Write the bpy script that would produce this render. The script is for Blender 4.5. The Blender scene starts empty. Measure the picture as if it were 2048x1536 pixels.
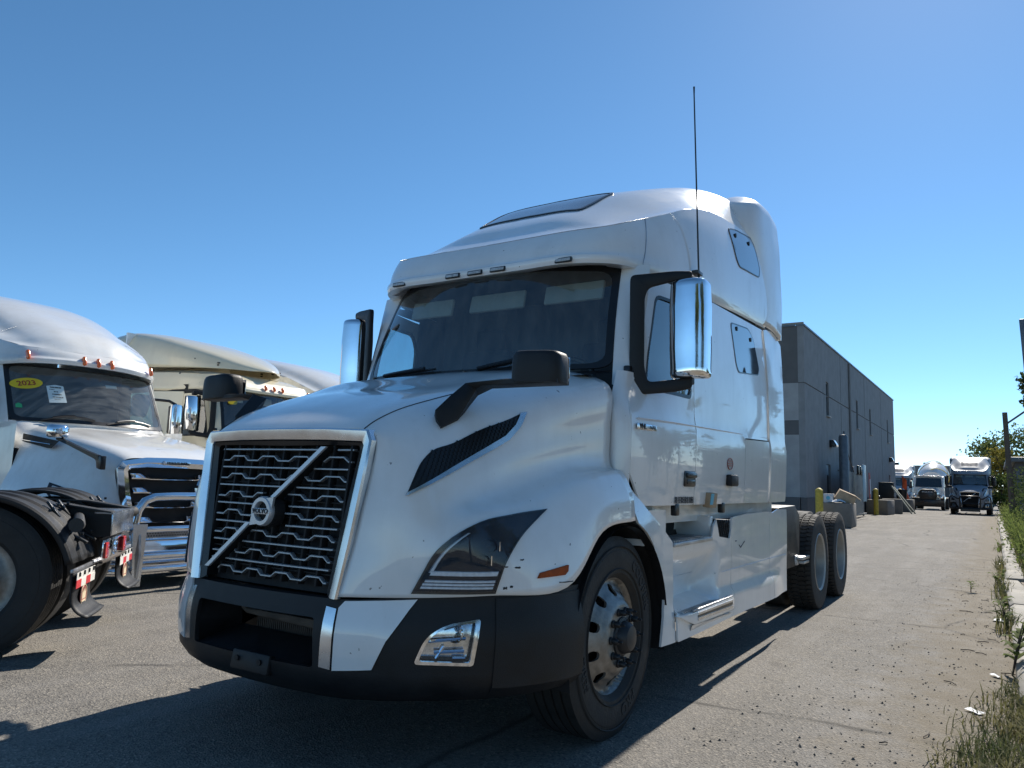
import bpy, bmesh, math, random
import numpy as np
from mathutils import Vector, Matrix
from mathutils.bvhtree import BVHTree
from mathutils.geometry import delaunay_2d_cdt

random.seed(7)
RNG = np.random.default_rng(7)
SC = bpy.context.scene
COL = SC.collection
R_ = math.radians
V = Vector

# ------------------------------------------------------------------ camera, light, exposure
SUN_EL, SUN_AZ = R_(40.0), R_(-1.0)          # azimuth from +Y towards +X


def make_camera():
    yaw, pitch, roll = 0.5713, 0.1278, 0.0315
    loc = V((2.8764, -2.5005, 1.299))
    fwd = V((-math.sin(yaw) * math.cos(pitch), math.cos(yaw) * math.cos(pitch), math.sin(pitch)))
    right = V((math.cos(yaw), math.sin(yaw), 0))
    up = right.cross(fwd)
    c, s = math.cos(roll), math.sin(roll)
    r2, u2 = right * c + up * s, up * c - right * s
    cam = bpy.data.cameras.new('camera')
    cam.sensor_fit = 'HORIZONTAL'
    cam.sensor_width = 36.0
    cam.lens = 1500.0 / 2048.0 * 36.0
    cam.clip_start, cam.clip_end = 0.05, 3000.0
    o = bpy.data.objects.new('camera', cam)
    COL.objects.link(o)
    m = Matrix(((r2.x, u2.x, -fwd.x, loc.x), (r2.y, u2.y, -fwd.y, loc.y), (r2.z, u2.z, -fwd.z, loc.z), (0, 0, 0, 1)))
    o.matrix_world = m
    SC.camera = o


make_camera()
W = bpy.data.worlds.new('World')
SC.world = W
W.use_nodes = True
wn = W.node_tree.nodes
wl = W.node_tree.links
wn.clear()
sky = wn.new('ShaderNodeTexSky')
sky.sky_type = 'NISHITA'
sky.sun_disc = False
sky.sun_elevation = SUN_EL
sky.sun_rotation = SUN_AZ
sky.altitude = 1000.0
sky.air_density = 0.75
sky.dust_density = 0.15
sky.ozone_density = 5.0
bg = wn.new('ShaderNodeBackground')
bg.inputs['Strength'].default_value = 0.11
wo = wn.new('ShaderNodeOutputWorld')
hs = wn.new('ShaderNodeHueSaturation')
hs.inputs['Hue'].default_value = 0.489
hs.inputs['Saturation'].default_value = 1.08
wl.new(sky.outputs[0], hs.inputs['Color'])
wl.new(hs.outputs[0], bg.inputs['Color'])
wl.new(bg.outputs[0], wo.inputs['Surface'])

sl = bpy.data.lights.new('sun', 'SUN')
sl.energy = 4.6
sl.angle = R_(0.53)
sl.color = (1.0, 0.94, 0.85)
so = bpy.data.objects.new('sun', sl)
COL.objects.link(so)
sd = V((math.sin(SUN_AZ) * math.cos(SUN_EL), math.cos(SUN_AZ) * math.cos(SUN_EL), math.sin(SUN_EL)))
so.rotation_euler = sd.to_track_quat('Z', 'Y').to_euler()
so.location = sd * 50

SC.view_settings.view_transform = 'Standard'
SC.view_settings.look = 'None'
SC.view_settings.gamma = 1.0
SC.view_settings.exposure = 0.55
SC.view_settings.use_curve_mapping = False
SC.cycles.max_bounces = 8
SC.cycles.transparent_max_bounces = 16
SC.cycles.caustics_reflective = False
SC.cycles.caustics_refractive = False


# ------------------------------------------------------------------ materials
def mat_base(name):
    m = bpy.data.materials.new(name)
    m.use_nodes = True
    nt = m.node_tree
    b = nt.nodes['Principled BSDF']
    return m, nt, b


def nd(nt, typ, **kw):
    n = nt.nodes.new(typ)
    for k, v in kw.items():
        if hasattr(n, k):
            setattr(n, k, v)
        else:
            n.inputs[k.replace('_', ' ')].default_value = v
    return n


def ramp(nt, src, stops):
    r = nt.nodes.new('ShaderNodeValToRGB')
    el = r.color_ramp.elements
    while len(el) < len(stops):
        el.new(0.5)
    for e, (p, c) in zip(el, stops):
        e.position = p
        e.color = (c, c, c, 1) if isinstance(c, (int, float)) else (*c, 1)
    nt.links.new(src, r.inputs[0])
    return r


def noise(nt, scale, detail=4.0, rough=0.55, coord='Object', stretch=None):
    tc = nt.nodes.new('ShaderNodeTexCoord')
    n = nt.nodes.new('ShaderNodeTexNoise')
    n.inputs['Scale'].default_value = scale
    n.inputs['Detail'].default_value = detail
    n.inputs['Roughness'].default_value = rough
    if stretch:
        mp = nt.nodes.new('ShaderNodeMapping')
        mp.inputs['Scale'].default_value = stretch
        nt.links.new(tc.outputs[coord], mp.inputs[0])
        nt.links.new(mp.outputs[0], n.inputs['Vector'])
    else:
        nt.links.new(tc.outputs[coord], n.inputs['Vector'])
    return n


def mixc(nt, fac, a, b):
    m = nt.nodes.new('ShaderNodeMix')
    m.data_type = 'RGBA'
    for sock, v in ((m.inputs[0], fac), (m.inputs[6], a), (m.inputs[7], b)):
        if isinstance(v, (int, float)):
            sock.default_value = v
        elif isinstance(v, tuple):
            sock.default_value = (*v, 1)
        else:
            nt.links.new(v, sock)
    return m


def bump(nt, b, src, strength, dist):
    bp = nt.nodes.new('ShaderNodeBump')
    bp.inputs['Strength'].default_value = strength
    bp.inputs['Distance'].default_value = dist
    nt.links.new(src, bp.inputs['Height'])
    nt.links.new(bp.outputs[0], b.inputs['Normal'])
    return bp


def paint(name, col, dirt=(0.30, 0.27, 0.23), rough=0.28, metallic=0.0, grime=0.35, coat=0.85):
    """car paint: clear coat over colour, with dust, road film and small bug specks"""
    m, nt, b = mat_base(name)
    n1 = noise(nt, 2.2, 6, 0.62)
    r1 = ramp(nt, n1.outputs[0], [(0.42, 0.0), (0.78, grime)])
    n2 = noise(nt, 9.0, 5, 0.6, stretch=(1, 1, 0.15))
    r2 = ramp(nt, n2.outputs[0], [(0.5, 0.0), (0.85, grime * 0.6)])
    ad = nd(nt, 'ShaderNodeMath', operation='ADD')
    nt.links.new(r1.outputs[0], ad.inputs[0])
    nt.links.new(r2.outputs[0], ad.inputs[1])
    c1 = mixc(nt, ad.outputs[0], col, dirt)
    n3 = noise(nt, 38.0, 2, 0.5)
    r3 = ramp(nt, n3.outputs[0], [(0.745, 0.0), (0.775, 0.75)])
    c2 = mixc(nt, r3.outputs[0], c1.outputs[2], (0.06, 0.055, 0.05))
    nt.links.new(c2.outputs[2], b.inputs['Base Color'])
    rr = ramp(nt, ad.outputs[0], [(0.0, rough), (0.5, min(1, rough + 0.3))])
    nt.links.new(rr.outputs[0], b.inputs['Roughness'])
    b.inputs['Metallic'].default_value = metallic
    b.inputs['Coat Weight'].default_value = coat
    rc = ramp(nt, ad.outputs[0], [(0.0, 0.02), (0.5, 0.15)])
    nt.links.new(rc.outputs[0], b.inputs['Coat Roughness'])
    n4 = noise(nt, 3.0, 2, 0.5)
    bump(nt, b, n4.outputs[0], 0.018, 0.05)
    return m


def simple(name, col, rough=0.5, metallic=0.0, var=0.25, scale=6.0, bumpy=0.0, bscale=80.0, spec=0.5, coat=0.0):
    m, nt, b = mat_base(name)
    n = noise(nt, scale, 5, 0.6)
    lo = tuple(c * (1 - var) for c in col)
    hi = tuple(min(1, c * (1 + var)) for c in col)
    r = ramp(nt, n.outputs[0], [(0.3, lo), (0.7, hi)])
    nt.links.new(r.outputs[0], b.inputs['Base Color'])
    rr = ramp(nt, n.outputs[0], [(0.3, max(0.02, rough * 0.85)), (0.7, min(1, rough * 1.2))])
    nt.links.new(rr.outputs[0], b.inputs['Roughness'])
    b.inputs['Metallic'].default_value = metallic
    b.inputs['Specular IOR Level'].default_value = spec
    b.inputs['Coat Weight'].default_value = coat
    if bumpy:
        n2 = noise(nt, bscale, 3, 0.6)
        bump(nt, b, n2.outputs[0], bumpy, 0.01)
    return m


def glass(name, tint, rough=0.01, refl=1.0, dirt=0.04, dirtcol=(0.5, 0.48, 0.44), f0=0.08, streak=(3, 3, 0.5), scale=3.0):
    """thin window glass: tinted see-through, mirror-like at grazing angles, with a film of dust"""
    m = bpy.data.materials.new(name)
    m.use_nodes = True
    nt = m.node_tree
    nt.nodes.clear()
    out = nt.nodes.new('ShaderNodeOutputMaterial')
    tr = nt.nodes.new('ShaderNodeBsdfTransparent')
    tr.inputs[0].default_value = (*tint, 1)
    gl = nt.nodes.new('ShaderNodeBsdfGlossy')
    gl.inputs['Roughness'].default_value = rough
    gl.inputs['Color'].default_value = (refl, refl, refl, 1)
    # Schlick reflectance from the angle alone, the same from either side of the pane
    ge = nt.nodes.new('ShaderNodeNewGeometry')
    dt = nt.nodes.new('ShaderNodeVectorMath'); dt.operation = 'DOT_PRODUCT'
    nt.links.new(ge.outputs['Normal'], dt.inputs[0]); nt.links.new(ge.outputs['Incoming'], dt.inputs[1])
    ab = nt.nodes.new('ShaderNodeMath'); ab.operation = 'ABSOLUTE'
    nt.links.new(dt.outputs['Value'], ab.inputs[0])
    iv = nt.nodes.new('ShaderNodeMath'); iv.operation = 'SUBTRACT'; iv.inputs[0].default_value = 1.0
    nt.links.new(ab.outputs[0], iv.inputs[1])
    pw = nt.nodes.new('ShaderNodeMath'); pw.operation = 'POWER'; pw.inputs[1].default_value = 5.0
    nt.links.new(iv.outputs[0], pw.inputs[0])
    fr = nt.nodes.new('ShaderNodeMath'); fr.operation = 'MULTIPLY_ADD'; fr.inputs[1].default_value = 0.92; fr.inputs[2].default_value = f0
    nt.links.new(pw.outputs[0], fr.inputs[0])
    mx = nt.nodes.new('ShaderNodeMixShader')
    nt.links.new(fr.outputs[0], mx.inputs[0])
    nt.links.new(tr.outputs[0], mx.inputs[1])
    nt.links.new(gl.outputs[0], mx.inputs[2])
    df = nt.nodes.new('ShaderNodeBsdfDiffuse')
    df.inputs[0].default_value = (*dirtcol, 1)
    n = noise(nt, scale, 6, 0.65, stretch=streak)
    r = ramp(nt, n.outputs[0], [(0.35, dirt * 0.4), (0.75, dirt * 2.2)])
    m2 = nt.nodes.new('ShaderNodeMixShader')
    nt.links.new(r.outputs[0], m2.inputs[0])
    nt.links.new(mx.outputs[0], m2.inputs[1])
    nt.links.new(df.outputs[0], m2.inputs[2])
    nt.links.new(m2.outputs[0], out.inputs[0])
    return m


M = {}
M['white'] = paint('white_paint', (0.80, 0.80, 0.79), grime=0.22)
M['white2'] = paint('white_paint_dusty', (0.76, 0.76, 0.74), dirt=(0.42, 0.38, 0.32), grime=0.4)
M['cream'] = paint('cream_paint', (0.72, 0.65, 0.47), dirt=(0.50, 0.44, 0.33), grime=0.3)
M['silver'] = paint('silver_paint', (0.40, 0.43, 0.46), grime=0.3, coat=0.12, rough=0.42)
M['slate'] = paint('slate_paint', (0.24, 0.27, 0.31), grime=0.3, coat=0.12, rough=0.42)
M['plastic'] = simple('black_plastic', (0.0115, 0.012, 0.0135), 0.5, var=0.4, bumpy=0.15, bscale=220, spec=0.35)
M['trim'] = simple('black_trim', (0.012, 0.012, 0.013), 0.3, var=0.2)
M['dark'] = simple('dark_void', (0.008, 0.008, 0.009), 0.7, var=0.3)
M['under'] = simple('chassis_black', (0.02, 0.019, 0.018), 0.6, var=0.5, bumpy=0.3, bscale=40)
M['rubber'] = simple('tyre_rubber', (0.017, 0.0165, 0.016), 0.7, var=0.35, scale=9, bumpy=0.25, bscale=60)
M['rubber_dusty'] = simple('dusty_tyre_rubber', (0.032, 0.030, 0.028), 0.8, var=0.4, scale=8, bumpy=0.25, bscale=60)
M['chrome'] = simple('chrome', (0.85, 0.86, 0.88), 0.06, 1.0, var=0.06, scale=5)
M['satin'] = simple('satin_aluminium', (0.66, 0.67, 0.69), 0.24, 1.0, var=0.12, scale=7)
M['alu'] = simple('wheel_aluminium', (0.27, 0.258, 0.24), 0.46, 0.85, var=0.4, scale=11, bumpy=0.1, bscale=90)
M['bar'] = simple('grille_bar_grey', (0.40, 0.41, 0.42), 0.45, 0.6, var=0.15, scale=9)
M['sash'] = simple('sash_silver', (0.62, 0.63, 0.65), 0.40, 0.55, var=0.08, scale=9)
M['steelwhite'] = simple('white_steel_wheel', (0.40, 0.38, 0.345), 0.45, 0.35, var=0.2, scale=5)
M['nut'] = simple('lug_nut_black', (0.03, 0.03, 0.032), 0.4, 0.4, var=0.3)
M['amber'] = simple('amber_lens', (0.34, 0.062, 0.008), 0.5, var=0.4, scale=16, spec=0.2)
M['orange'] = simple('orange_marker_lens', (0.75, 0.14, 0.02), 0.2, var=0.2, scale=40, coat=0.8)
M['red'] = simple('red_lens', (0.55, 0.03, 0.03), 0.2, var=0.3, scale=30, coat=0.6)
M['lensgrey'] = simple('marker_lens_grey', (0.42, 0.43, 0.43), 0.2, var=0.35, scale=60, coat=0.7)
M['lightbar'] = simple('lamp_light_guide', (0.90, 0.91, 0.92), 0.25, 0.0, var=0.15, scale=50, coat=0.8)
M['reflector'] = simple('lamp_reflector', (0.80, 0.80, 0.80), 0.12, 0.9, var=0.3, scale=26)
M['lampdark'] = simple('lamp_housing', (0.018, 0.023, 0.034), 0.6, var=0.3, spec=0.2)
M['beige'] = simple('headliner_beige', (0.50, 0.47, 0.40), 0.8, var=0.12)
M['dash'] = simple('dashboard_grey', (0.05, 0.053, 0.06), 0.7, var=0.2)
M['seat'] = simple('seat_fabric', (0.045, 0.047, 0.055), 0.9, var=0.3)
M['cabin'] = simple('cabin_lining', (0.11, 0.115, 0.125), 0.85, var=0.2)
M['glass'] = glass('windscreen_glass', (0.62, 0.74, 0.78), dirt=0.05, f0=0.12, streak=(5, 5, .5))
M['sideglass'] = glass('door_glass', (0.62, 0.84, 0.90), dirt=0.04, f0=0.24)
M['darkglass'] = simple('tinted_glass', (0.012, 0.014, 0.016), 0.03, var=0.2, coat=1.0)
M['skylight'] = simple('skylight_glass', (0.10, 0.085, 0.075), 0.22, var=0.25, coat=0.7)
M['lensglass'] = glass('lamp_cover', (0.92, 0.94, 0.96), dirt=0.015, f0=0.018)
M['dustyglass'] = glass('streaked_windscreen_glass', (0.66, 0.76, 0.76), dirt=0.10, dirtcol=(0.6, 0.6, 0.56), streak=(1, 7, 0.35), scale=4.0)
M['steel'] = simple('step_steel', (0.45, 0.45, 0.46), 0.35, 0.9, var=0.3, bumpy=0.4, bscale=120)
M['rust'] = simple('rusty_core', (0.085, 0.068, 0.056), 0.8, var=0.4, scale=14)
M['yellow'] = simple('sticker_yellow', (0.80, 0.55, 0.02), 0.5, var=0.06)
M['stickred'] = simple('sticker_red', (0.35, 0.02, 0.02), 0.5, var=0.06)
M['paper'] = simple('paper_white', (0.62, 0.70, 0.68), 0.7, var=0.08)
M['ink'] = simple('ink_black', (0.02, 0.02, 0.025), 0.6, var=0.1)
M['green'] = simple('sticker_green', (0.05, 0.40, 0.16), 0.6, var=0.1)
M['bluelabel'] = simple('label_blue', (0.10, 0.45, 0.62), 0.5, var=0.1)
M['card'] = simple('brown_card', (0.42, 0.30, 0.19), 0.8, var=0.2)
M['tapewhite'] = simple('tape_white', (0.80, 0.78, 0.72), 0.35, var=0.12, scale=20)
M['tapered'] = simple('tape_red', (0.62, 0.03, 0.04), 0.35, var=0.15, scale=20)
M['badge_red'] = simple('badge_maroon', (0.38, 0.10, 0.09), 0.5, var=0.15)
M['badge_cream'] = simple('badge_cream', (0.75, 0.62, 0.42), 0.5, var=0.15)


# ------------------------------------------------------------------ geometry helpers
def link(name, me, parent=None, mat=None):
    o = bpy.data.objects.new(name, me)
    COL.objects.link(o)
    if parent is not None:
        o.parent = parent
    if mat is not None:
        for mm in (mat if isinstance(mat, (list, tuple)) else [mat]):
            me.materials.append(mm)
    return o


def tag(o, label=None, cat=None, group=None, kind=None):
    for k, v in (('label', label), ('category', cat), ('group', group), ('kind', kind)):
        if v:
            o[k] = v
    return o


def empty(name, loc=(0, 0, 0), rz=0.0, parent=None):
    o = bpy.data.objects.new(name, None)
    o.empty_display_size = 0.3
    COL.objects.link(o)
    o.location = loc
    o.rotation_euler = (0, 0, rz)
    if parent is not None:
        o.parent = parent
    return o


def mesh_from(name, verts, faces, sharp=35.0, merge=1e-5, recalc=True):
    me = bpy.data.meshes.new(name)
    bm = bmesh.new()
    vs = [bm.verts.new(v) for v in verts]
    for f in faces:
        try:
            bm.faces.new([vs[i] for i in f])
        except ValueError:
            pass
    if merge:
        bmesh.ops.remove_doubles(bm, verts=bm.verts, dist=merge)
    if recalc:
        bmesh.ops.recalc_face_normals(bm, faces=bm.faces)
    bm.to_mesh(me)
    bm.free()
    smooth(me, sharp)
    return me


def smooth(me, sharp=35.0):
    if len(me.polygons):
        me.polygons.foreach_set('use_smooth', [True] * len(me.polygons))
        me.set_sharp_from_angle(angle=R_(sharp))


class MB:
    """collects shapes for ONE mesh object"""

    def __init__(self):
        self.v, self.f = [], []

    def add(self, vs, fs):
        n = len(self.v)
        self.v += [tuple(p) for p in vs]
        self.f += [tuple(i + n for i in f) for f in fs]
        return self

    def box(self, c, s, bev=0.0, rot=None, taper=None):
        """box centred at c with full sizes s, bevelled edges, optional Euler rotation"""
        bm = bmesh.new()
        bmesh.ops.create_cube(bm, size=1.0)
        for v in bm.verts:
            v.co = V((v.co.x * s[0], v.co.y * s[1], v.co.z * s[2]))
            if taper and v.co.z > 0:
                v.co.x *= taper[0]
                v.co.y *= taper[1]
        if bev:
            bmesh.ops.bevel(bm, geom=list(bm.edges), offset=bev, segments=2, profile=0.5, affect='EDGES')
        if rot:
            bmesh.ops.rotate(bm, verts=bm.verts, cent=(0, 0, 0), matrix=Matrix.Rotation(rot[2], 3, 'Z') @ Matrix.Rotation(rot[1], 3, 'Y') @ Matrix.Rotation(rot[0], 3, 'X'))
        bm.verts.index_update()
        self.add([v.co + V(c) for v in bm.verts], [[v.index for v in f.verts] for f in bm.faces])
        bm.free()
        return self

    def tube(self, pts, r, n=10, cap=True, flat=None):
        """round bar along a polyline (r may be a list)"""
        pts = [V(p) for p in pts]
        rs = r if isinstance(r, (list, tuple)) else [r] * len(pts)
        base = len(self.v)
        t0 = (pts[1] - pts[0]).normalized()
        a = V((0, 0, 1)) if abs(t0.z) < 0.9 else V((1, 0, 0))
        nrm = t0.cross(a).normalized()
        vs, fs = [], []
        for i, p in enumerate(pts):
            if i == 0:
                t = t0
            elif i == len(pts) - 1:
                t = (pts[i] - pts[i - 1]).normalized()
            else:
                t = ((pts[i + 1] - p).normalized() + (p - pts[i - 1]).normalized())
                t = t.normalized() if t.length > 1e-6 else t0
            nrm = (nrm - t * nrm.dot(t)).normalized()
            bn = t.cross(nrm)
            for k in range(n):
                ang = 2 * math.pi * k / n
                d = nrm * math.cos(ang) * rs[i] + bn * math.sin(ang) * rs[i]
                if flat:
                    d.x *= flat[0]; d.y *= flat[1]; d.z *= flat[2]
                vs.append(p + d)
        for i in range(len(pts) - 1):
            for k in range(n):
                fs.append((i * n + k, i * n + (k + 1) % n, (i + 1) * n + (k + 1) % n, (i + 1) * n + k))
        if cap:
            fs.append(tuple(range(n))[::-1])
            fs.append(tuple((len(pts) - 1) * n + k for k in range(n)))
        return self.add(vs, fs)

    def lathe(self, prof, axis='x', c=(0, 0, 0), n=48, closed=False, sgn=1.0):
        """profile of (along axis, radius) turned round the axis"""
        vs, fs = [], []
        for (a, r) in prof:
            for k in range(n):
                t = 2 * math.pi * k / n
                p, q = r * math.cos(t), r * math.sin(t)
                if axis == 'x':
                    vs.append((c[0] + sgn * a, c[1] + p, c[2] + q))
                elif axis == 'y':
                    vs.append((c[0] + p, c[1] + sgn * a, c[2] + q))
                else:
                    vs.append((c[0] + p, c[1] + q, c[2] + sgn * a))
        m = len(prof)
        for i in range(m if closed else m - 1):
            j = (i + 1) % m
            for k in range(n):
                l = (k + 1) % n
                fs.append((i * n + k, i * n + l, j * n + l, j * n + k))
        return self.add(vs, fs)

    def prism(self, poly, a0, a1, axis='y', bev=0.0):
        """2-D polygon extruded along an axis: x->(y,z), y->(x,z), z->(x,y)"""
        bm = bmesh.new()

        def P(p, a):
            return {'x': (a, p[0], p[1]), 'y': (p[0], a, p[1]), 'z': (p[0], p[1], a)}[axis]
        lo = [bm.verts.new(P(p, a0)) for p in poly]
        hi = [bm.verts.new(P(p, a1)) for p in poly]
        n = len(poly)
        bm.faces.new(lo[::-1])
        bm.faces.new(hi)
        for i in range(n):
            bm.faces.new((lo[i], lo[(i + 1) % n], hi[(i + 1) % n], hi[i]))
        bmesh.ops.recalc_face_normals(bm, faces=bm.faces)
        if bev:
            bmesh.ops.bevel(bm, geom=list(bm.edges), offset=bev, segments=2, profile=0.5, affect='EDGES')
        bmesh.ops.triangulate(bm, faces=[f for f in bm.faces if len(f.verts) > 4])
        bm.verts.index_update()
        self.add([v.co.copy() for v in bm.verts], [[v.index for v in f.verts] for f in bm.faces])
        bm.free()
        return self

    def grid(self, g, wrap=False):
        g = np.asarray(g, float)
        a, b = g.shape[:2]
        vs = g.reshape(-1, 3)
        fs = []
        for i in range(a - 1):
            for j in range(b - 1 if not wrap else b):
                k = (j + 1) % b
                fs.append((i * b + j, i * b + k, (i + 1) * b + k, (i + 1) * b + j))
        return self.add(vs, fs)

    def xform(self, M4):
        self.v = [tuple(M4 @ V(p)) for p in self.v]
        return self

    def mirror_x(self):
        """add the mirror image of everything so far"""
        n = len(self.v)
        self.v += [(-x, y, z) for x, y, z in self.v]
        self.f += [tuple(i + n for i in f[::-1]) for f in list(self.f)]
        return self

    def build(self, name, mat, parent=None, sharp=35.0, recalc=True):
        return link(name, mesh_from(name, self.v, self.f, sharp, recalc=recalc), parent, mat)


def mirrored(o, name=None, mat=None):
    """a second object mirrored across the truck's centre plane"""
    me = o.data.copy()
    me.transform(Matrix.Scale(-1, 4, (1, 0, 0)))
    me.flip_normals()
    c = o.copy()
    c.data = me
    COL.objects.link(c)
    return c


def copy_tree(o, parent=None, mats=None, skip=()):
    """a copy of a thing with copies of its parts and sub-parts; mats swaps materials by name"""
    c = o.copy()
    if mats and o.type == 'MESH' and any(s.material and s.material.name in mats for s in o.material_slots):
        key = '|'.join(sorted(mats))
        c.data = o.data.copy()
        for i, mm in enumerate(c.data.materials):
            if mm and mm.name in mats:
                c.data.materials[i] = mats[mm.name]
    COL.objects.link(c)
    c.parent = parent
    if o.parent is not None:
        c.matrix_parent_inverse = o.matrix_parent_inverse.copy()
    for ch in list(o.children):
        if ch.name.split('.')[0] in skip:
            continue
        copy_tree(ch, c, mats, skip)
    return c


def spline(P, m):
    """chord-length Catmull-Rom through the rows of P, m samples per span -> array"""
    P = np.asarray(P, float)
    n = len(P)
    if n == 2:
        t = np.linspace(0, 1, m + 1).reshape((-1,) + (1,) * (P.ndim - 1))
        return P[0] * (1 - t) + P[1] * t
    flat = P.reshape(n, -1)
    d = np.maximum(np.linalg.norm(np.diff(flat, axis=0), axis=1), 1e-9)
    if P.ndim > 2:
        d = np.maximum(np.linalg.norm(np.diff(P, axis=0), axis=-1).mean(axis=tuple(range(1, P.ndim - 1))), 1e-9)
    sh = (-1,) + (1,) * (P.ndim - 1)
    sl_ = np.diff(P, axis=0) / d.reshape(sh)
    T = np.zeros_like(P)
    T[0], T[-1] = sl_[0], sl_[-1]
    for i in range(1, n - 1):
        w = d[i] / (d[i - 1] + d[i])
        T[i] = sl_[i - 1] * w + sl_[i] * (1 - w)
    out = []
    for i in range(n - 1):
        for k in range(m):
            t = k / m
            h00, h10 = 2 * t**3 - 3 * t**2 + 1, t**3 - 2 * t**2 + t
            h01, h11 = -2 * t**3 + 3 * t**2, t**3 - t**2
            out.append(h00 * P[i] + h10 * d[i] * T[i] + h01 * P[i + 1] + h11 * d[i] * T[i + 1])
    out.append(P[-1])
    return np.array(out)


def loft(sections, mu=5, mv=5):
    """smooth grid through a table of control points [section][point]"""
    A = spline(np.asarray(sections, float), mu)
    B = spline(np.swapaxes(A, 0, 1), mv)
    return np.swapaxes(B, 0, 1)


def cdt(poly, holes=(), res=0.08, pts_extra=()):
    """triangulate a 2-D polygon with holes over an interior grid; returns pts, tris, boundary loops"""
    vs, es, loops = [], [], []
    for loop in [poly] + list(holes):
        n0 = len(vs)
        L = []
        for i, p in enumerate(loop):
            q = loop[(i + 1) % len(loop)]
            k = max(1, int(math.hypot(q[0] - p[0], q[1] - p[1]) / res))
            for j in range(k):
                L.append((p[0] + (q[0] - p[0]) * j / k, p[1] + (q[1] - p[1]) * j / k))
        vs += L
        es += [(n0 + i, n0 + (i + 1) % len(L)) for i in range(len(L))]
        loops.append(L)
    P = np.array(poly)
    lo, hi = P.min(0), P.max(0)

    def inside(p, loop):
        c = False
        n = len(loop)
        for i in range(n):
            x1, y1 = loop[i]
            x2, y2 = loop[(i + 1) % n]
            if (y1 > p[1]) != (y2 > p[1]) and p[0] < (x2 - x1) * (p[1] - y1) / (y2 - y1) + x1:
                c = not c
        return c

    def near(p):
        for L in loops:
            for q in L:
                if abs(q[0] - p[0]) < res * 0.45 and abs(q[1] - p[1]) < res * 0.45:
                    return True
        return False
    nx, ny = int((hi[0] - lo[0]) / res) + 1, int((hi[1] - lo[1]) / res) + 1
    for i in range(1, nx + 1):
        for j in range(1, ny + 1):
            p = (lo[0] + i * res, lo[1] + j * res)
            if inside(p, poly) and not any(inside(p, h) for h in holes) and not near(p):
                vs.append(p)
    r = delaunay_2d_cdt([V(p) for p in vs], es, [], 0, 1e-6)
    pts = [tuple(p) for p in r[0]]
    tris = []
    for f in r[2]:
        c = (sum(pts[i][0] for i in f) / len(f), sum(pts[i][1] for i in f) / len(f))
        if inside(c, poly) and not any(inside(c, h) for h in holes):
            tris.append(tuple(f))
    return pts, tris


def sheet(pts, tris, fn, thick, back):
    """map 2-D triangulation to 3-D with fn, give it thickness along vector/func back"""
    top = [V(fn(p)) for p in pts]
    fs = [t for t in tris]
    if thick:
        bk = V(back)
        bot = [p + bk * thick for p in top]
        n = len(top)
        cnt = {}
        for t in tris:
            for i in range(len(t)):
                a, b = t[i], t[(i + 1) % len(t)]
                cnt[(min(a, b), max(a, b))] = cnt.get((min(a, b), max(a, b)), 0) + 1
        rim = [e for e, c in cnt.items() if c == 1]
        fs = fs + [tuple(i + n for i in t[::-1]) for t in tris]
        fs += [(a, b, b + n, a + n) for a, b in rim]
        return top + bot, fs
    return top, fs


def rounded(poly, r=0.03, seg=4):
    """round the corners of a 2-D polygon (r may be per corner)"""
    out = []
    n = len(poly)
    for i in range(n):
        p0, p, p1 = V(poly[i - 1]), V(poly[i]), V(poly[(i + 1) % n])
        rr = r[i] if isinstance(r, (list, tuple)) else r
        a, b = (p0 - p), (p1 - p)
        d = min(rr, a.length * 0.45, b.length * 0.45)
        if d < 1e-4:
            out.append(tuple(p))
            continue
        A, B = p + a.normalized() * d, p + b.normalized() * d
        for k in range(seg + 1):
            t = k / seg
            q = A * (1 - t) ** 2 + p * 2 * t * (1 - t) + B * t * t
            out.append((q.x, q.y))
    return out


def on_mesh(bvh, pts3, d, off=0.004, thick=0.012, res=0.05, holes3=(), smooth_poly=0, inset=0.0):
    """a thin shell lying on a curved body: outline given by points near the surface, viewed along d"""
    d = V(d).normalized()
    a = d.cross(V((0, 0, 1))).normalized()
    b = a.cross(d).normalized()
    pl = [(V(p).dot(a), V(p).dot(b)) for p in pts3]
    if smooth_poly:
        pl = [tuple(q) for q in spline(np.array(pl + [pl[0]]), smooth_poly)[:-1]]
    hl = [[(V(p).dot(a), V(p).dot(b)) for p in h] for h in holes3]
    pts, tris = cdt(pl, hl, res)
    far = max(V(p).dot(d) for p in pts3)

    def fn(p):
        o = a * p[0] + b * p[1] + d * (far - 3.0)
        h = bvh.ray_cast(o, d, 6.0)
        if h[0] is None:
            h = bvh.find_nearest(a * p[0] + b * p[1] + d * far)
        nn = h[1] if h[1].dot(d) < 0 else -h[1]
        return h[0] + (nn - d * .3).normalized() * off
    return sheet(pts, tris, fn, thick, d)


def text_mesh(txt, size, depth=0.004, bold=False, spacing=1.0):
    """flat letters as a mesh: returns verts (x right, y up, z out) and faces, centred"""
    cu = bpy.data.curves.new('lettering', 'FONT')
    cu.body = txt
    cu.size = size
    cu.extrude = depth / 2
    cu.align_x = 'CENTER'
    cu.align_y = 'CENTER'
    cu.resolution_u = 3
    cu.space_character = spacing
    if bold:
        cu.offset = size * 0.02
    o = bpy.data.objects.new('lettering', cu)
    COL.objects.link(o)
    dg = bpy.context.evaluated_depsgraph_get()
    dg.update()
    me = bpy.data.meshes.new_from_object(o.evaluated_get(dg))
    vs = [v.co.copy() for v in me.vertices]
    fs = [tuple(p.vertices) for p in me.polygons]
    bpy.data.objects.remove(o)
    bpy.data.curves.remove(cu)
    bpy.data.meshes.remove(me)
    return vs, fs


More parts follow.
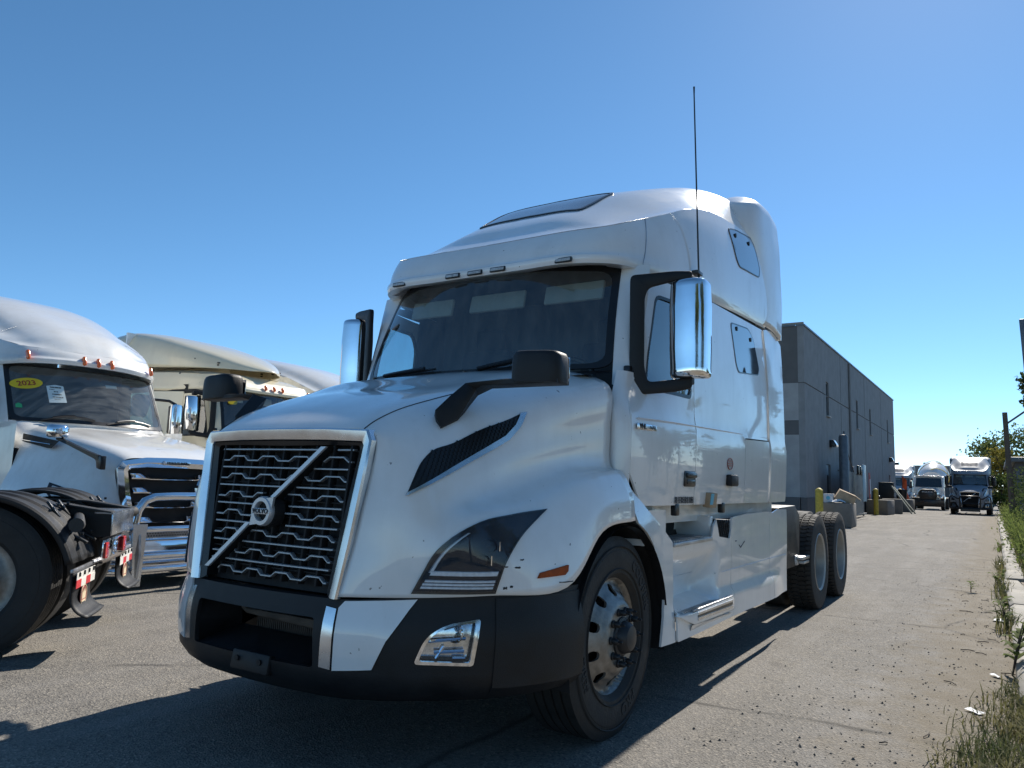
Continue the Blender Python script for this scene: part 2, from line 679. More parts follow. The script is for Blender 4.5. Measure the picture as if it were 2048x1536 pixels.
def text_obj(txt, size, loc, xdir, ydir, mat, parent, name='lettering', depth=0.004, bold=False, sx=1.0, spacing=1.0):
    vs, fs = text_mesh(txt, size, depth, bold, spacing)
    x, y = V(xdir).normalized(), V(ydir).normalized()
    z = x.cross(y)
    pts = [V(loc) + x * (v.x * sx) + y * v.y + z * v.z for v in vs]
    return link(name, mesh_from(name, pts, fs, 30), parent, mat)


def tri_mesh_bvh(grid_mb):
    return BVHTree.FromPolygons([V(p) for p in grid_mb.v], [tuple(f) for f in grid_mb.f], epsilon=0.0)


def smoothstep(a, b, x):
    t = min(1.0, max(0.0, (x - a) / (b - a)))
    return t * t * (3 - 2 * t)


# ================================================================== THE SETTING: ground
def ground_material():
    m, nt, b = mat_base('asphalt')
    tc = nt.nodes.new('ShaderNodeTexCoord')
    sep = nt.nodes.new('ShaderNodeSeparateXYZ')
    nt.links.new(tc.outputs['Object'], sep.inputs[0])
    big = noise(nt, 0.35, 6, 0.6)
    mid = noise(nt, 3.5, 6, 0.65)
    fine = noise(nt, 55.0, 4, 0.7)
    streak = noise(nt, 1.1, 5, 0.6, stretch=(2.2, 0.22, 1))
    c_big = ramp(nt, big.outputs[0], [(0.3, (0.165, 0.156, 0.142)), (0.7, (0.235, 0.219, 0.195))])
    c_mid = ramp(nt, mid.outputs[0], [(0.3, (0.82, 0.82, 0.83)), (0.7, (1.10, 1.09, 1.07))])
    mu = nt.nodes.new('ShaderNodeMix'); mu.data_type = 'RGBA'; mu.blend_type = 'MULTIPLY'; mu.inputs[0].default_value = 1
    nt.links.new(c_big.outputs[0], mu.inputs[6]); nt.links.new(c_mid.outputs[0], mu.inputs[7])
    vc = nt.nodes.new('ShaderNodeTexVoronoi'); vc.inputs['Scale'].default_value = 95
    nt.links.new(tc.outputs['Object'], vc.inputs['Vector'])
    sv = nt.nodes.new('ShaderNodeSeparateColor'); nt.links.new(vc.outputs['Color'], sv.inputs[0])
    c_f = ramp(nt, sv.outputs[0], [(0.0, (0.5, 0.5, 0.51)), (0.25, (0.84, 0.84, 0.84)), (0.7, (1.04, 1.03, 1.01)), (0.93, (1.25, 1.22, 1.18)), (1.0, (1.8, 1.72, 1.6))])
    mu2 = nt.nodes.new('ShaderNodeMix'); mu2.data_type = 'RGBA'; mu2.blend_type = 'MULTIPLY'; mu2.inputs[0].default_value = 1
    nt.links.new(mu.outputs[2], mu2.inputs[6]); nt.links.new(c_f.outputs[0], mu2.inputs[7])
    # pale wheel-track dust down the lane
    st = ramp(nt, streak.outputs[0], [(0.48, 0.0), (0.72, 0.55)])
    c3 = mixc(nt, st.outputs[0], mu2.outputs[2], (0.27, 0.252, 0.228))
    # sandy dirt washed up along the kerb
    ds = nt.nodes.new('ShaderNodeMapRange')
    ds.inputs['From Min'].default_value = 1.55
    ds.inputs['From Max'].default_value = 3.0
    nt.links.new(sep.outputs[0], ds.inputs[0])
    md = nt.nodes.new('ShaderNodeMath'); md.operation = 'MULTIPLY_ADD'
    nt.links.new(mid.outputs[0], md.inputs[0]); md.inputs[1].default_value = 0.9
    ad = nt.nodes.new('ShaderNodeMath'); ad.operation = 'SUBTRACT'
    nt.links.new(ds.outputs[0], ad.inputs[0]); ad.inputs[1].default_value = 0.45
    nt.links.new(ad.outputs[0], md.inputs[2])
    dr = ramp(nt, md.outputs[0], [(0.35, 0.0), (0.7, 0.85)])
    lim = nt.nodes.new('ShaderNodeMath'); lim.operation = 'LESS_THAN'
    nt.links.new(sep.outputs[1], lim.inputs[0]); lim.inputs[1].default_value = 60
    dm = nt.nodes.new('ShaderNodeMath'); dm.operation = 'MULTIPLY'
    nt.links.new(dr.outputs[0], dm.inputs[0]); nt.links.new(lim.outputs[0], dm.inputs[1])
    sand = ramp(nt, fine.outputs[0], [(0.3, (0.145, 0.122, 0.09)), (0.7, (0.225, 0.192, 0.142))])
    c4 = mixc(nt, dm.outputs[0], c3.outputs[2], sand.outputs[0])
    # oil spots
    oil = noise(nt, 0.9, 3, 0.5)
    om = ramp(nt, oil.outputs[0], [(0.66, 0.0), (0.74, 0.5)])
    c5 = mixc(nt, om.outputs[0], c4.outputs[2], (0.05, 0.047, 0.044))
    # long cracks, some sealed with tar
    wob = nt.nodes.new('ShaderNodeMix'); wob.data_type = 'RGBA'; wob.inputs[0].default_value = 0.35
    nt.links.new(tc.outputs['Object'], wob.inputs[6]); nt.links.new(big.outputs['Color'], wob.inputs[7])
    ck = nt.nodes.new('ShaderNodeTexVoronoi'); ck.feature = 'DISTANCE_TO_EDGE'; ck.inputs['Scale'].default_value = 0.42
    nt.links.new(wob.outputs[2], ck.inputs['Vector'])
    cr = ramp(nt, ck.outputs[0], [(0.0, 0.75), (0.0035, 0.55), (0.009, 0.0)])
    cb = ramp(nt, streak.outputs[0], [(0.42, 0.0), (0.55, 1.0)])
    cm_ = nt.nodes.new('ShaderNodeMath'); cm_.operation = 'MULTIPLY'
    nt.links.new(cr.outputs[0], cm_.inputs[0]); nt.links.new(cb.outputs[0], cm_.inputs[1])
    c6 = mixc(nt, cm_.outputs[0], c5.outputs[2], (0.045, 0.043, 0.04))
    nt.links.new(c6.outputs[2], b.inputs['Base Color'])
    rr = ramp(nt, mid.outputs[0], [(0.3, 0.8), (0.7, 1.0)])
    nt.links.new(rr.outputs[0], b.inputs['Roughness'])
    b.inputs['Specular IOR Level'].default_value = 0.25
    bp = bump(nt, b, vc.outputs[0], 0.8, 0.006)
    bp2 = nt.nodes.new('ShaderNodeBump'); bp2.inputs['Strength'].default_value = 0.5; bp2.inputs['Distance'].default_value = 0.006
    nt.links.new(fine.outputs[0], bp2.inputs['Height'])
    nt.links.new(bp2.outputs[0], bp.inputs['Normal'])
    return m


M['asphalt'] = ground_material()
g = MB()
xs = [-900, -60, -12, -6, -3, 0, 2, 3.0, 6, 12, 60, 900]
ys = [-60, -8, -4, -2, 0, 2, 5, 9, 16, 30, 60, 120, 300, 1600]
g.grid([[(x, y, 0.0) for y in ys] for x in xs])
o = g.build('asphalt_yard', M['asphalt'])
tag(o, 'grey dusty asphalt yard running between the parked trucks', 'ground', kind='structure')


# ================================================================== WHEELS
def tyre_profile(r, w, groove=True, deep=0.012, ribs=5):
    """(axial, radius) closed profile of a lorry tyre, outer side at +w/2"""
    h = w / 2
    P = [(h * 0.78, r * 0.575), (h * 0.97, r * 0.63), (h * 1.0, r * 0.72), (h * 1.02, r * 0.80), (h * 1.0, r * 0.86), (h * 0.985, r * 0.865),
         (h * 0.97, r * 0.90), (h * 0.955, r * 0.935), (h * 0.90, r * 0.972)]
    tread = []
    n = ribs
    tw = h * 0.86
    for i in range(n):
        a0 = tw - 2 * tw * i / n
        a1 = tw - 2 * tw * (i + 1) / n
        g = 0.006 if i else 0.0
        tread += [(a0 - g, r), (a1 + (0.006 if i < n - 1 else 0), r)]
        if i < n - 1:
            tread += [(a1 + 0.004, r - deep), (a1 - 0.004, r - deep)]
    inner = [(-a, q) for a, q in P[::-1]]
    return P + tread + inner


def ring_text(txt, rad, size, x, ang0, side, parent, mat, depth=0.004, step=None):
    """raised letters bent round a tyre sidewall, reading clockwise seen from outside"""
    vs, fs = text_mesh(txt, size, depth, True, 1.15)
    out = []
    for v in vs:
        a = ang0 - v.x / rad
        rr = rad + v.y
        # seen from +x outside: right is +y (back), so clockwise = from up towards +y
        out.append((x + v.z, rr * math.cos(a), rr * math.sin(a)))
    o = link('sidewall_lettering', mesh_from('sidewall_lettering', [(p[0], -0 + p[1], p[2]) for p in out], fs, 30), parent, mat)
    return o


def make_front_wheel(parent, loc, name='wheel'):
    w = empty(name, loc, 0, parent)
    r, wd = 0.515, 0.30
    mb = MB()
    mb.lathe(tyre_profile(r, wd), n=88)
    mb.build('tyre', M['rubber'], w, 28)
    # sidewall rings
    rb = MB()
    for rad in (0.345, 0.462):
        rb.lathe([(0.150, rad - 0.004), (0.156, rad), (0.150, rad + 0.004)], n=72)
    rb.build('sidewall_ring', M['rubber'], w, 50)
    for txt, a, rad, s in (('COOPER', 38, 0.402, 0.078), ('PRO', -68, 0.395, 0.085), ('SERIES', 198, 0.398, 0.06)):
        ring_text(txt, rad, s, 0.1535, R_(a), 1, w, M['rubber_dusty'])
    # aluminium disc with ten hand holes
    x_edge, x_disc = 0.118, 0.135

    def disc(rr):
        # profile of the outside face: deep lip, dish, raised centre
        pr = [(0.10, 0.176), (0.160, 0.176), (0.175, 0.168), (0.205, 0.142), (0.245, 0.108), (0.272, 0.088), (0.286, 0.088), (0.298, 0.116), (0.312, 0.122)]
        for (r0, x0), (r1, x1) in zip(pr, pr[1:]):
            if rr <= r1:
                t = (rr - r0) / (r1 - r0)
                t = min(1, max(0, t))
                t = t * t * (3 - 2 * t)
                return x0 + (x1 - x0) * t
        return pr[-1][1]
    vs, fs = [], []
    holes = []
    for k in range(10):
        a = 2 * math.pi * (k + 0.5) / 10
        holes.append([(0.232 * math.cos(a) + (0.031 * math.cos(b)) * math.cos(a) - 0.027 * math.sin(b) * math.sin(a),
                       0.232 * math.sin(a) + (0.031 * math.cos(b)) * math.sin(a) + 0.027 * math.sin(b) * math.cos(a)) for b in np.linspace(0, 2 * math.pi, 15)[:-1]])
    outer = [(0.312 * math.cos(t), 0.312 * math.sin(t)) for t in np.linspace(0, 2 * math.pi, 73)[:-1]]
    pts, tris = cdt(outer, holes, 0.0125)
    top, fs = sheet(pts, tris, lambda p: (disc(math.hypot(*p)), p[0], p[1]), 0.014, (-1, 0, 0))
    rim = link('rim', mesh_from('rim', top, fs, 40), w, M['alu'])
    ins = MB()
    ins.lathe([(0.10, 0.306), (-0.12, 0.29), (-0.13, 0.02)], n=48)
    ins.lathe([(0.06, 0.19), (0.05, 0.02)], n=32)
    ins.build('brake_drum', M['dark'], w)
    hub = MB()
    hub.lathe([(0.17, 0.105), (0.185, 0.100), (0.19, 0.085), (0.215, 0.078), (0.235, 0.062), (0.242, 0.03), (0.242, 0.001)], n=32)
    hub.build('hub', M['nut'], w)
    for k in range(10):
        a = 2 * math.pi * k / 10
        n = MB()
        n.lathe([(0.174, 0.0205), (0.184, 0.0205), (0.188, 0.0165), (0.215, 0.0145), (0.222, 0.010), (0.223, 0.001)], n=10)
        n.lathe([(0.215, 0.0075), (0.243, 0.006), (0.246, 0.001)], n=8)
        o = n.build('lug_nut', M['nut'], w)
        o.location = (0, 0.135 * math.cos(a), 0.135 * math.sin(a))
    return w


def make_drive_wheel(parent, loc, blocks=True):
    """outer wheel of a dual pair: deep dish, block tread"""
    w = empty('wheel', loc, 0, parent)
    r, wd = 0.515, 0.285
    mb = MB()
    h = wd / 2
    P = [(h * 0.75, r * 0.575), (h * 0.97, r * 0.63), (h * 1.01, r * 0.74), (h * 1.0, r * 0.84), (h * 0.985, r * 0.9), (h * 0.96, r * 0.955), (h * 0.95, r * 0.965)]
    base = P + [(h * 0.93, r - 0.014), (-h * 0.93, r - 0.014)] + [(-a, q) for a, q in P[::-1]]
    mb.lathe(base, n=72)
    mb.build('tyre', M['rubber_dusty'], w, 28)
    tb = MB()
    n = 62
    rows = [(-h * 0.93, -h * 0.56), (-h * 0.51, -h * 0.05), (h * 0.05, h * 0.51), (h * 0.56, h * 0.955)]
    for ri, (a0, a1) in enumerate(rows):
        for k in range(n):
            t0 = 2 * math.pi * (k + 0.5 * (ri % 2)) / n
            dt = 2 * math.pi / n * 0.455
            sk = 0.15 * 2 * math.pi / n * (1 if ri % 2 else -1)
            hexa = [(a0, -dt * 0.6), (a0, dt * 0.6), ((a0 + a1) / 2, dt), (a1, dt * 0.6), (a1, -dt * 0.6), ((a0 + a1) / 2, -dt)]
            lo = [(a, (r - 0.016) * math.cos(t0 + q + sk), (r - 0.016) * math.sin(t0 + q + sk)) for a, q in hexa]
            hi = [(a * 0.985, (r - (0.012 if abs(a) > h * 0.92 else 0.0)) * math.cos(t0 + q * 0.9 + sk), (r - (0.012 if abs(a) > h * 0.92 else 0.0)) * math.sin(t0 + q * 0.9 + sk)) for a, q in hexa]
            tb.add(lo + hi, [tuple(range(6, 12))] + [(i, (i + 1) % 6, 6 + (i + 1) % 6, 6 + i) for i in range(6)])
    o = tb.build('tread', M['rubber_dusty'], w, 20)
    o['kind'] = 'stuff'
    rim = MB()
    rim.lathe([(0.125, 0.300), (0.135, 0.312), (0.142, 0.306), (0.128, 0.288), (0.02, 0.272), (-0.055, 0.262), (-0.075, 0.235), (-0.065, 0.18), (-0.06, 0.02)], n=64)
    rim.build('rim', M['steelwhite'], w)
    hb = MB()
    hb.lathe([(-0.06, 0.115), (0.05, 0.105), (0.075, 0.085), (0.085, 0.05), (0.085, 0.001)], n=28)
    hb.build('hub', M['nut'], w)
    nb = MB()
    for k in range(10):
        a = 2 * math.pi * k / 10
        nb.lathe([(-0.062, 0.022), (-0.03, 0.02), (-0.005, 0.012), (-0.004, 0.001)], c=(0, 0.143 * math.cos(a), 0.143 * math.sin(a)), n=8)
    nb.build('lug_nuts', M['nut'], w)
    return w


# ================================================================== MAIN TRUCK
TRUCK = empty('semi_truck', (0, 0, 0))
tag(TRUCK, 'large white sleeper semi truck in front with black bumper and slanted grille bar', 'truck')

# ---- hood -----------------------------------------------------------------
HOOD = [
    # front edge against the grille surround
    [(0, -.075, 1.505), (.3, -.06, 1.505), (.52, -.03, 1.503), (.575, -.018, 1.465), (.566, -.035, 1.30), (.552, -.062, 1.15), (.535, -.085, 1.0), (.518, -.108, .88), (.503, -.126, .785)],
    [(0, -.01, 1.555), (.3, .00, 1.552), (.53, .03, 1.542), (.625, .03, 1.465), (.665, .0, 1.29), (.675, -.02, 1.15), (.675, -.03, 1.0), (.67, -.04, .89), (.665, -.045, .79)],
    [(0, .12, 1.630), (.31, .13, 1.624), (.56, .15, 1.602), (.70, .16, 1.50), (.775, .10, 1.29), (.80, .08, 1.16), (.82, .07, 1.02), (.83, .07, .91), (.835, .07, .795)],
    [(0, .35, 1.718), (.33, .36, 1.712), (.61, .37, 1.678), (.775, .36, 1.575), (.852, .30, 1.35), (.878, .24, 1.20), (.963, .205, 1.118), (1.01, .22, .96), (1.03, .25, .805)],
    [(0, .68, 1.806), (.36, .68, 1.80), (.69, .66, 1.766), (.89, .64, 1.655), (.93, .60, 1.44), (.945, .575, 1.275), (1.075, .58, 1.198), (1.155, .58, 1.02), (1.205, .62, .82)],
    [(0, .98, 1.905), (.39, .98, 1.90), (.77, .97, 1.865), (.99, .95, 1.755), (1.008, .93, 1.52), (1.018, .92, 1.365), (1.135, .925, 1.322), (1.207, .93, 1.185), (1.225, .95, 1.06)],
    [(0, 1.24, 1.965), (.42, 1.27, 1.96), (.84, 1.32, 1.935), (1.06, 1.34, 1.85), (1.072, 1.34, 1.60), (1.078, 1.34, 1.40), (1.152, 1.34, 1.362), (1.215, 1.34, 1.235), (1.23, 1.34, 1.105)],
]
hg = loft(HOOD, 7, 6)
hb = MB().grid(hg)
HOODBVH = tri_mesh_bvh(hb)
hb.mirror_x()
hood = hb.build('hood', M['white'], TRUCK, 50)
sol = hood.modifiers.new('thickness', 'SOLIDIFY')
sol.thickness = 0.012
sol.offset = -1

# hood centre seam: two thin grooves from grille corner to cowl
def hood_pt(u, v):
    i, j = u * 7, v * 6
    i0, j0 = min(int(i), hg.shape[0] - 2), min(int(j), hg.shape[1] - 2)
    a, c = i - i0, j - j0
    return hg[i0, j0] * (1 - a) * (1 - c) + hg[i0 + 1, j0] * a * (1 - c) + hg[i0, j0 + 1] * (1 - a) * c + hg[i0 + 1, j0 + 1] * a * c


for s in (1, -1):
    sm = MB()
    sm.tube([V((s * p[0], p[1] - 0.0005, p[2] + 0.0006)) for p in (hood_pt(u, 1.93) for u in np.linspace(0.05, 4.6, 30))], 0.0028, 6)
    sm.build('hood_seam', M['dark'], TRUCK)

# ---- grille ---------------------------------------------------------------
def gy(x, z):
    return -0.046 - 0.067 * (1.446 - z) / 0.62 - 0.022 * (1 - (x / 0.55) ** 2)


def gplane(x, z, d=0.0):
    return (x, gy(x, z) + d, z)


outer = [(-.503, .785), (-.575, 1.465), (-.545, 1.505), (.545, 1.505), (.575, 1.465), (.503, .785)]
sur = MB()
prof_o = [(-.503, .775), (-.535, 1.0), (-.566, 1.30), (-.577, 1.455), (-.553, 1.503), (-.3, 1.512), (0, 1.514), (.3, 1.512), (.553, 1.503), (.577, 1.455), (.566, 1.30), (.535, 1.0), (.503, .775)]
prof_i = [(-.447, .775), (-.475, 1.0), (-.505, 1.25), (-.527, 1.43), (-.515, 1.446), (-.3, 1.452), (0, 1.454), (.3, 1.452), (.515, 1.446), (.527, 1.43), (.505, 1.25), (.475, 1.0), (.447, .775)]
rows = []
for a, b_ in zip(prof_o, prof_i):
    o_, i_ = V(a), V(b_)
    q = o_.lerp(i_, 0.5)
    rows.append([gplane(o_.x, o_.y, 0.03), gplane(o_.x, o_.y, -0.006), gplane(*o_.lerp(i_, .12), -0.016), gplane(q.x, q.y, -0.012), gplane(*o_.lerp(i_, .9), -0.002), gplane(i_.x, i_.y, 0.012), gplane(i_.x, i_.y, 0.05)])
sur.grid(rows)
sur.build('grille_surround', M['satin'], TRUCK, 30)
bk = MB()
pts, tris = cdt(prof_i, (), 0.15)
vs, fs = sheet(pts, tris, lambda p: gplane(p[0], p[1], 0.085), 0, (0, 1, 0))
bk.add(vs, fs)
bk.build('grille_backing', M['dark'], TRUCK)
gi = MB()
for k in range(9):                                     # vertical ribs and cross ribs behind the bars
    x = -0.42 + 0.105 * k
    xt = x * 1.12
    gi.box(((x + xt) / 2, gy(0, 1.13) + 0.055, 1.12), (0.012, 0.04, 0.63), 0.002, (R_(-6.2), 0, 0))
for k in range(8):
    z = 0.86 + 0.078 * k
    gi.box((0, gy(0, z) + 0.068, z), (0.9 + 0.15 * (z - .8), 0.02, 0.006))
gi.build('grille_mesh', M['dark'], TRUCK)
fr = MB()                                              # black moulding round the opening
ri = []
for a in prof_i:
    c = V((0, 1.1))
    i_ = V(a)
    d = (c - i_).normalized() * 0.03
    j_ = i_ + V((d.x * 1.2, d.y * 0.8))
    ri.append([gplane(i_.x, i_.y, 0.012), gplane(i_.x * .99, i_.y, 0.006), gplane(j_.x, j_.y, 0.02), gplane(j_.x, j_.y, 0.08)])
fr.grid(ri)
fr.build('grille_frame', M['trim'], TRUCK)


def sash_x(z):
    return -0.375 + (z - 0.842) * (0.315 + 0.375) / (1.425 - 0.842)


NB = 14
for i in range(NB):
    z = 1.412 - i * (1.412 - 0.838) / (NB - 1)
    hw = 0.458 - 0.058 * (1.412 - z) / 0.574
    xs_ = []
    if i % 2 == 0:
        path = [(-hw, 0), (hw, 0)]
    else:
        # stepped wave
        path = []
        n = 4
        pw = 2 * hw / n
        amp = 0.0105
        path.append((-hw, -amp))
        for k in range(n):
            x0 = -hw + pw * k
            path += [(x0 + pw * .26, -amp), (x0 + pw * .40, amp), (x0 + pw * .78, amp), (x0 + pw * .92, -amp)]
        path.append((hw, -amp))
    sx = sash_x(z)
    badge = abs(z - 1.121) < 0.085
    gapL, gapR = (sx - 0.026, sx + 0.034)
    if badge:
        gapL, gapR = min(gapL, -0.075), max(gapR, 0.085)
    for side in (0, 1):
        lim = gapL if side == 0 else gapR
        seg = []
        for (xa, za), (xb, zb) in zip(path, path[1:]):
            for t in np.linspace(0, 1, 30 if len(path) == 2 else 5)[:-1]:
                xx, zz = xa + (xb - xa) * t, za + (zb - za) * t
                if (side == 0 and xx < lim) or (side == 1 and xx > lim):
                    seg.append((xx, zz))
        if side == 1:
            seg.append(path[-1])
        if len(seg) < 2 or abs(seg[0][0] - seg[-1][0]) < 0.02:
            continue
        mb = MB()
        g3 = []
        for xx, zz in seg:
            b0 = z + zz
            g3.append([gplane(xx, b0 + .0046, .045), gplane(xx, b0 + .0046, .027), gplane(xx, b0 + .0026, 0.023), gplane(xx, b0 - .0026, 0.023), gplane(xx, b0 - .0046, .027), gplane(xx, b0 - .0046, .045)])
        mb.grid(g3)
        n6 = len(g3) - 1
        mb.f.append((0, 1, 2, 3, 4, 5))
        mb.f.append(tuple(n6 * 6 + k for k in range(6)))
        mb.build('grille_bar', M['bar'], TRUCK, 25)

# diagonal sash and round badge
for (z0, z1) in ((0.842, 1.065), (1.176, 1.425)):
    x0, x1 = sash_x(z0), sash_x(z1)
    for w, d0, d1, nm, mt in ((.0185, -.020, -.008, 'diagonal_bar', 'sash'), (.014, -.006, .045, 'diagonal_bar_backing', 'dark')):
        ring = []
        for x, z in ((x0, z0), (x1, z1)):
            ring.append([gplane(x - w, z, d1), gplane(x - w, z, d0 + .003), gplane(x - w * .82, z, d0), gplane(x + w * .82, z, d0), gplane(x + w, z, d0 + .003), gplane(x + w, z, d1)])
        sb = MB().grid(ring)
        sb.f += [tuple(range(6)), tuple(range(6, 12))]
        sb.build(nm, M[mt], TRUCK, 25)
bd = MB()
BK = 0.80
cz, cx = 1.121, -0.005
cy = gy(0, cz) - 0.022
prof = [(0.004, .086), (-0.012, .086), (-0.022, .079), (-0.022, .058), (-0.012, .053), (0.004, .053)]
bd.lathe(prof, 'y', (cx, cy, cz), 40)
arrow = [(0.035, 0.075), (0.085, 0.02), (0.098, 0.085)]
bd.prism([(cx + a, cz + b_) for a, b_ in arrow], cy - 0.016, cy - 0.004, 'y')
bd.prism([(cx - a, cz - b_) for a, b_ in arrow][::-1], cy - 0.016, cy - 0.004, 'y')
bd.box((cx, cy - 0.012, cz), (0.15, 0.02, 0.034), 0.003)
bd.v = [(cx + (x - cx) * BK, y, cz + (z - cz) * BK) for x, y, z in bd.v]
badge = bd.build('badge', M['sash'], TRUCK)
bk = MB()
bk.lathe([(0.03, .074), (-0.024, .070), (-0.022, .001)], 'y', (cx + .006, cy + 0.028, cz + .0), 32)
bk.build('badge_backing', M['dark'], TRUCK)
t = text_obj('VOLVO', 0.029, (cx, cy - 0.0235, cz), (1, 0, 0), (0, 0, 1), M['ink'], badge, 'badge_lettering', 0.003, True, 1.0, 1.12)

# ---- bumper ---------------------------------------------------------------
BC = spline(np.array([(-1.225, .74), (-1.20, .58), (-1.12, .38), (-1.0, .22), (-.85, .085), (-.68, -.04), (-.5, -.125), (-.25, -.16), (0, -.17),
                      (.25, -.16), (.5, -.125), (.68, -.04), (.85, .085), (1.0, .22), (1.12, .38), (1.20, .58), (1.225, .74)]), 8)
BS = np.concatenate([[0], np.cumsum(np.linalg.norm(np.diff(BC, axis=0), axis=1))])
BS -= BS[-1] / 2
BL = BS[-1]


def s_of(x):
    return float(np.interp(x, BC[:, 0], BS))


def bump_pt(s, z, d=0.0):
    """point on the bumper face, d pushes outwards"""
    x, y = float(np.interp(s, BS, BC[:, 0])), float(np.interp(s, BS, BC[:, 1]))
    e = 0.02
    tx = float(np.interp(s + e, BS, BC[:, 0]) - np.interp(s - e, BS, BC[:, 0]))
    ty = float(np.interp(s + e, BS, BC[:, 1]) - np.interp(s - e, BS, BC[:, 1]))
    L = math.hypot(tx, ty) or 1
    nx, ny = ty / L, -tx / L
    prof = -0.028 * smoothstep(0.62, 0.80, z) - 0.10 * smoothstep(0.43, 0.32, z) + 0.012 * math.sin((z - .4) * 7)
    return (x + nx * (d + prof), y + ny * (d + prof), z)


zb = lambda s: 0.345 + 0.03 * (abs(s) / BL) ** 2
zt = lambda s: 0.772 + 0.05 * smoothstep(0.5, 1.15, abs(s))


def bpoly(name, poly, mat, d=0.0, thick=0.012, holes=(), res=0.05, parent=None, sharp=40):
    pts, tris = cdt(poly, holes, res)
    vs, fs = sheet(pts, tris, lambda p: bump_pt(p[0], p[1], d), 0, (0, 0, 0))
    if thick:
        bot = [V(bump_pt(p[0], p[1], d - thick)) for p in pts]
        n = len(vs)
        cnt = {}
        for tr in tris:
            for i in range(3):
                a, c = tr[i], tr[(i + 1) % 3]
                cnt[(min(a, c), max(a, c))] = cnt.get((min(a, c), max(a, c)), 0) + 1
        fs = fs + [tuple(i + n for i in tr[::-1]) for tr in tris] + [(a, c, c + n, a + n) for (a, c), k in cnt.items() if k == 1]
        vs = vs + bot
    return link(name, mesh_from(name, vs, fs, sharp), parent or TRUCK, mat)


ss = np.linspace(-BL, BL, 41)
body = [(s, zb(s)) for s in ss] + [(s, zt(s)) for s in ss[::-1]]
s36 = s_of(.405)
intake = rounded([(-s36, .485), (s36, .485), (s36 - .01, .69), (-s36 + .01, .69)], 0.02)
fog = rounded([(s_of(.795), .525), (s_of(.985), .517), (s_of(1.005), .708), (s_of(.90), .688), (s_of(.83), .635)], [.02, .015, .015, .06, .05])
fogm = [(-a, b_) for a, b_ in fog[::-1]]
bumper = bpoly('bumper', body, M['plastic'], 0, 0.02, [intake, fog, fogm], 0.045)
tp = MB()                                              # flat ledge on top and below, closing the bumper
tp.grid([[bump_pt(s, zt(s) - .001, 0), bump_pt(s, zt(s), -.03), bump_pt(s, zt(s) - .01, -.12)] for s in ss])
tp.grid([[bump_pt(s, zb(s) + .001, 0), bump_pt(s, zb(s) + .01, -.06), bump_pt(s, zb(s) + .07, -.3)] for s in ss])
tp.build('bumper_return', M['plastic'], TRUCK)
for sg in (1, -1):
    f = lambda L: [(sg * a, b_) for a, b_ in (L if sg > 0 else L[::-1])]
    bpoly('chrome_strip', f([(s_of(.440), .495), (s_of(.492), .488), (s_of(.497), .735), (s_of(.448), .742)]), M['satin'], 0.008, 0.012)
    bpoly('bumper_panel', f([(s_of(.502), .486), (s_of(.655), .500), (s_of(.70), .615), (s_of(.775), .745), (s_of(.80), .785), (s_of(.53), .768), (s_of(.507), .74)]), M['white'], 0.010, 0.014)
    # shallow seam and corner panel
    bpoly('bumper_corner', f([(s_of(1.04), .372), (BL - .004, .375), (BL - .004, .80), (s_of(1.05), .79)]), M['plastic'], 0.006, 0.01)
    lens = f(fog)
    c = V((sum(p[0] for p in lens) / len(lens), sum(p[1] for p in lens) / len(lens)))
    inner = [tuple(c + (V(p) - c) * .86) for p in lens]
    fl = bpoly('fog_lamp', lens, M['reflector'], 0.004, 0.02, [inner])
    bpoly('reflector_bowl', lens, M['reflector'], -0.055, 0, (), 0.025, fl)
    bpoly('lamp_lens', [tuple(c + (V(p) - c) * .93) for p in lens], M['lensglass'], 0.0, 0.003, (), 0.04, fl)
    rb = MB()
    for (u0, v0, u1, v1) in ((-.085, .0, .075, .012), (-.06, -.045, .07, -.04), (-.02, .05, .07, .075), (.02, -.07, .075, -.07), (-.05, -.07, -.02, -.02)):
        p0 = bump_pt(c.x + sg * u0, c.y + v0, -.03)
        p1 = bump_pt(c.x + sg * u1, c.y + v1, -.03)
        rb.tube([p0, p1], 0.007, 6)
    rb.lathe([(-0.02, .042), (-.012, .045), (.0, .03), (.008, .001)], 'y', bump_pt(c.x + sg * .035, c.y + .035, -.045), 20)
    rb.build('lamp_bulb', M['chrome'], fl)
# recess, plate holder, core seen through the intake
rc = MB()
rc.grid([[bump_pt(s, .485, -.02), bump_pt(s * .96, .545, -.24)] for s in np.linspace(-s36, s36, 9)])
rc.grid([[bump_pt(s, .69, -.02), bump_pt(s * .96, .675, -.24)] for s in np.linspace(-s36, s36, 9)])
for s in (-s36, s36):
    rc.grid([[bump_pt(s, z, -.02), bump_pt(s * .96, z, -.24)] for z in (.485, .59, .69)])
rc.build('intake_duct', M['plastic'], TRUCK)
co = MB()
co.box((.06, .12, .60), (.62, .06, .17))
for k in range(44):
    co.box((-.24 + .0138 * k, .086, .575), (.005, .012, .10))
co.build('radiator_core', M['rust'], TRUCK)
pipe = MB()
pipe.tube([(-.30, .04, .68), (-.30, .04, .635), (-.27, .04, .62), (.28, .04, .61), (.34, .04, .605)], [.014, .014, .014, .022, .022], 10)
pipe.box((.06, .04, .62), (.5, .03, .028), .006)
pipe.build('oil_pipe', M['rust'], TRUCK)
ph = MB()
ph.box((.04, -.168, .458), (.25, .035, .085), .008, (R_(-10), 0, 0))
for dx in (-.08, .07):
    ph.lathe([(0.0, .013), (-.006, .013), (-.006, .001)], 'y', (.04 + dx, -.187, .468), 10)
ph.build('plate_holder', M['plastic'], TRUCK)

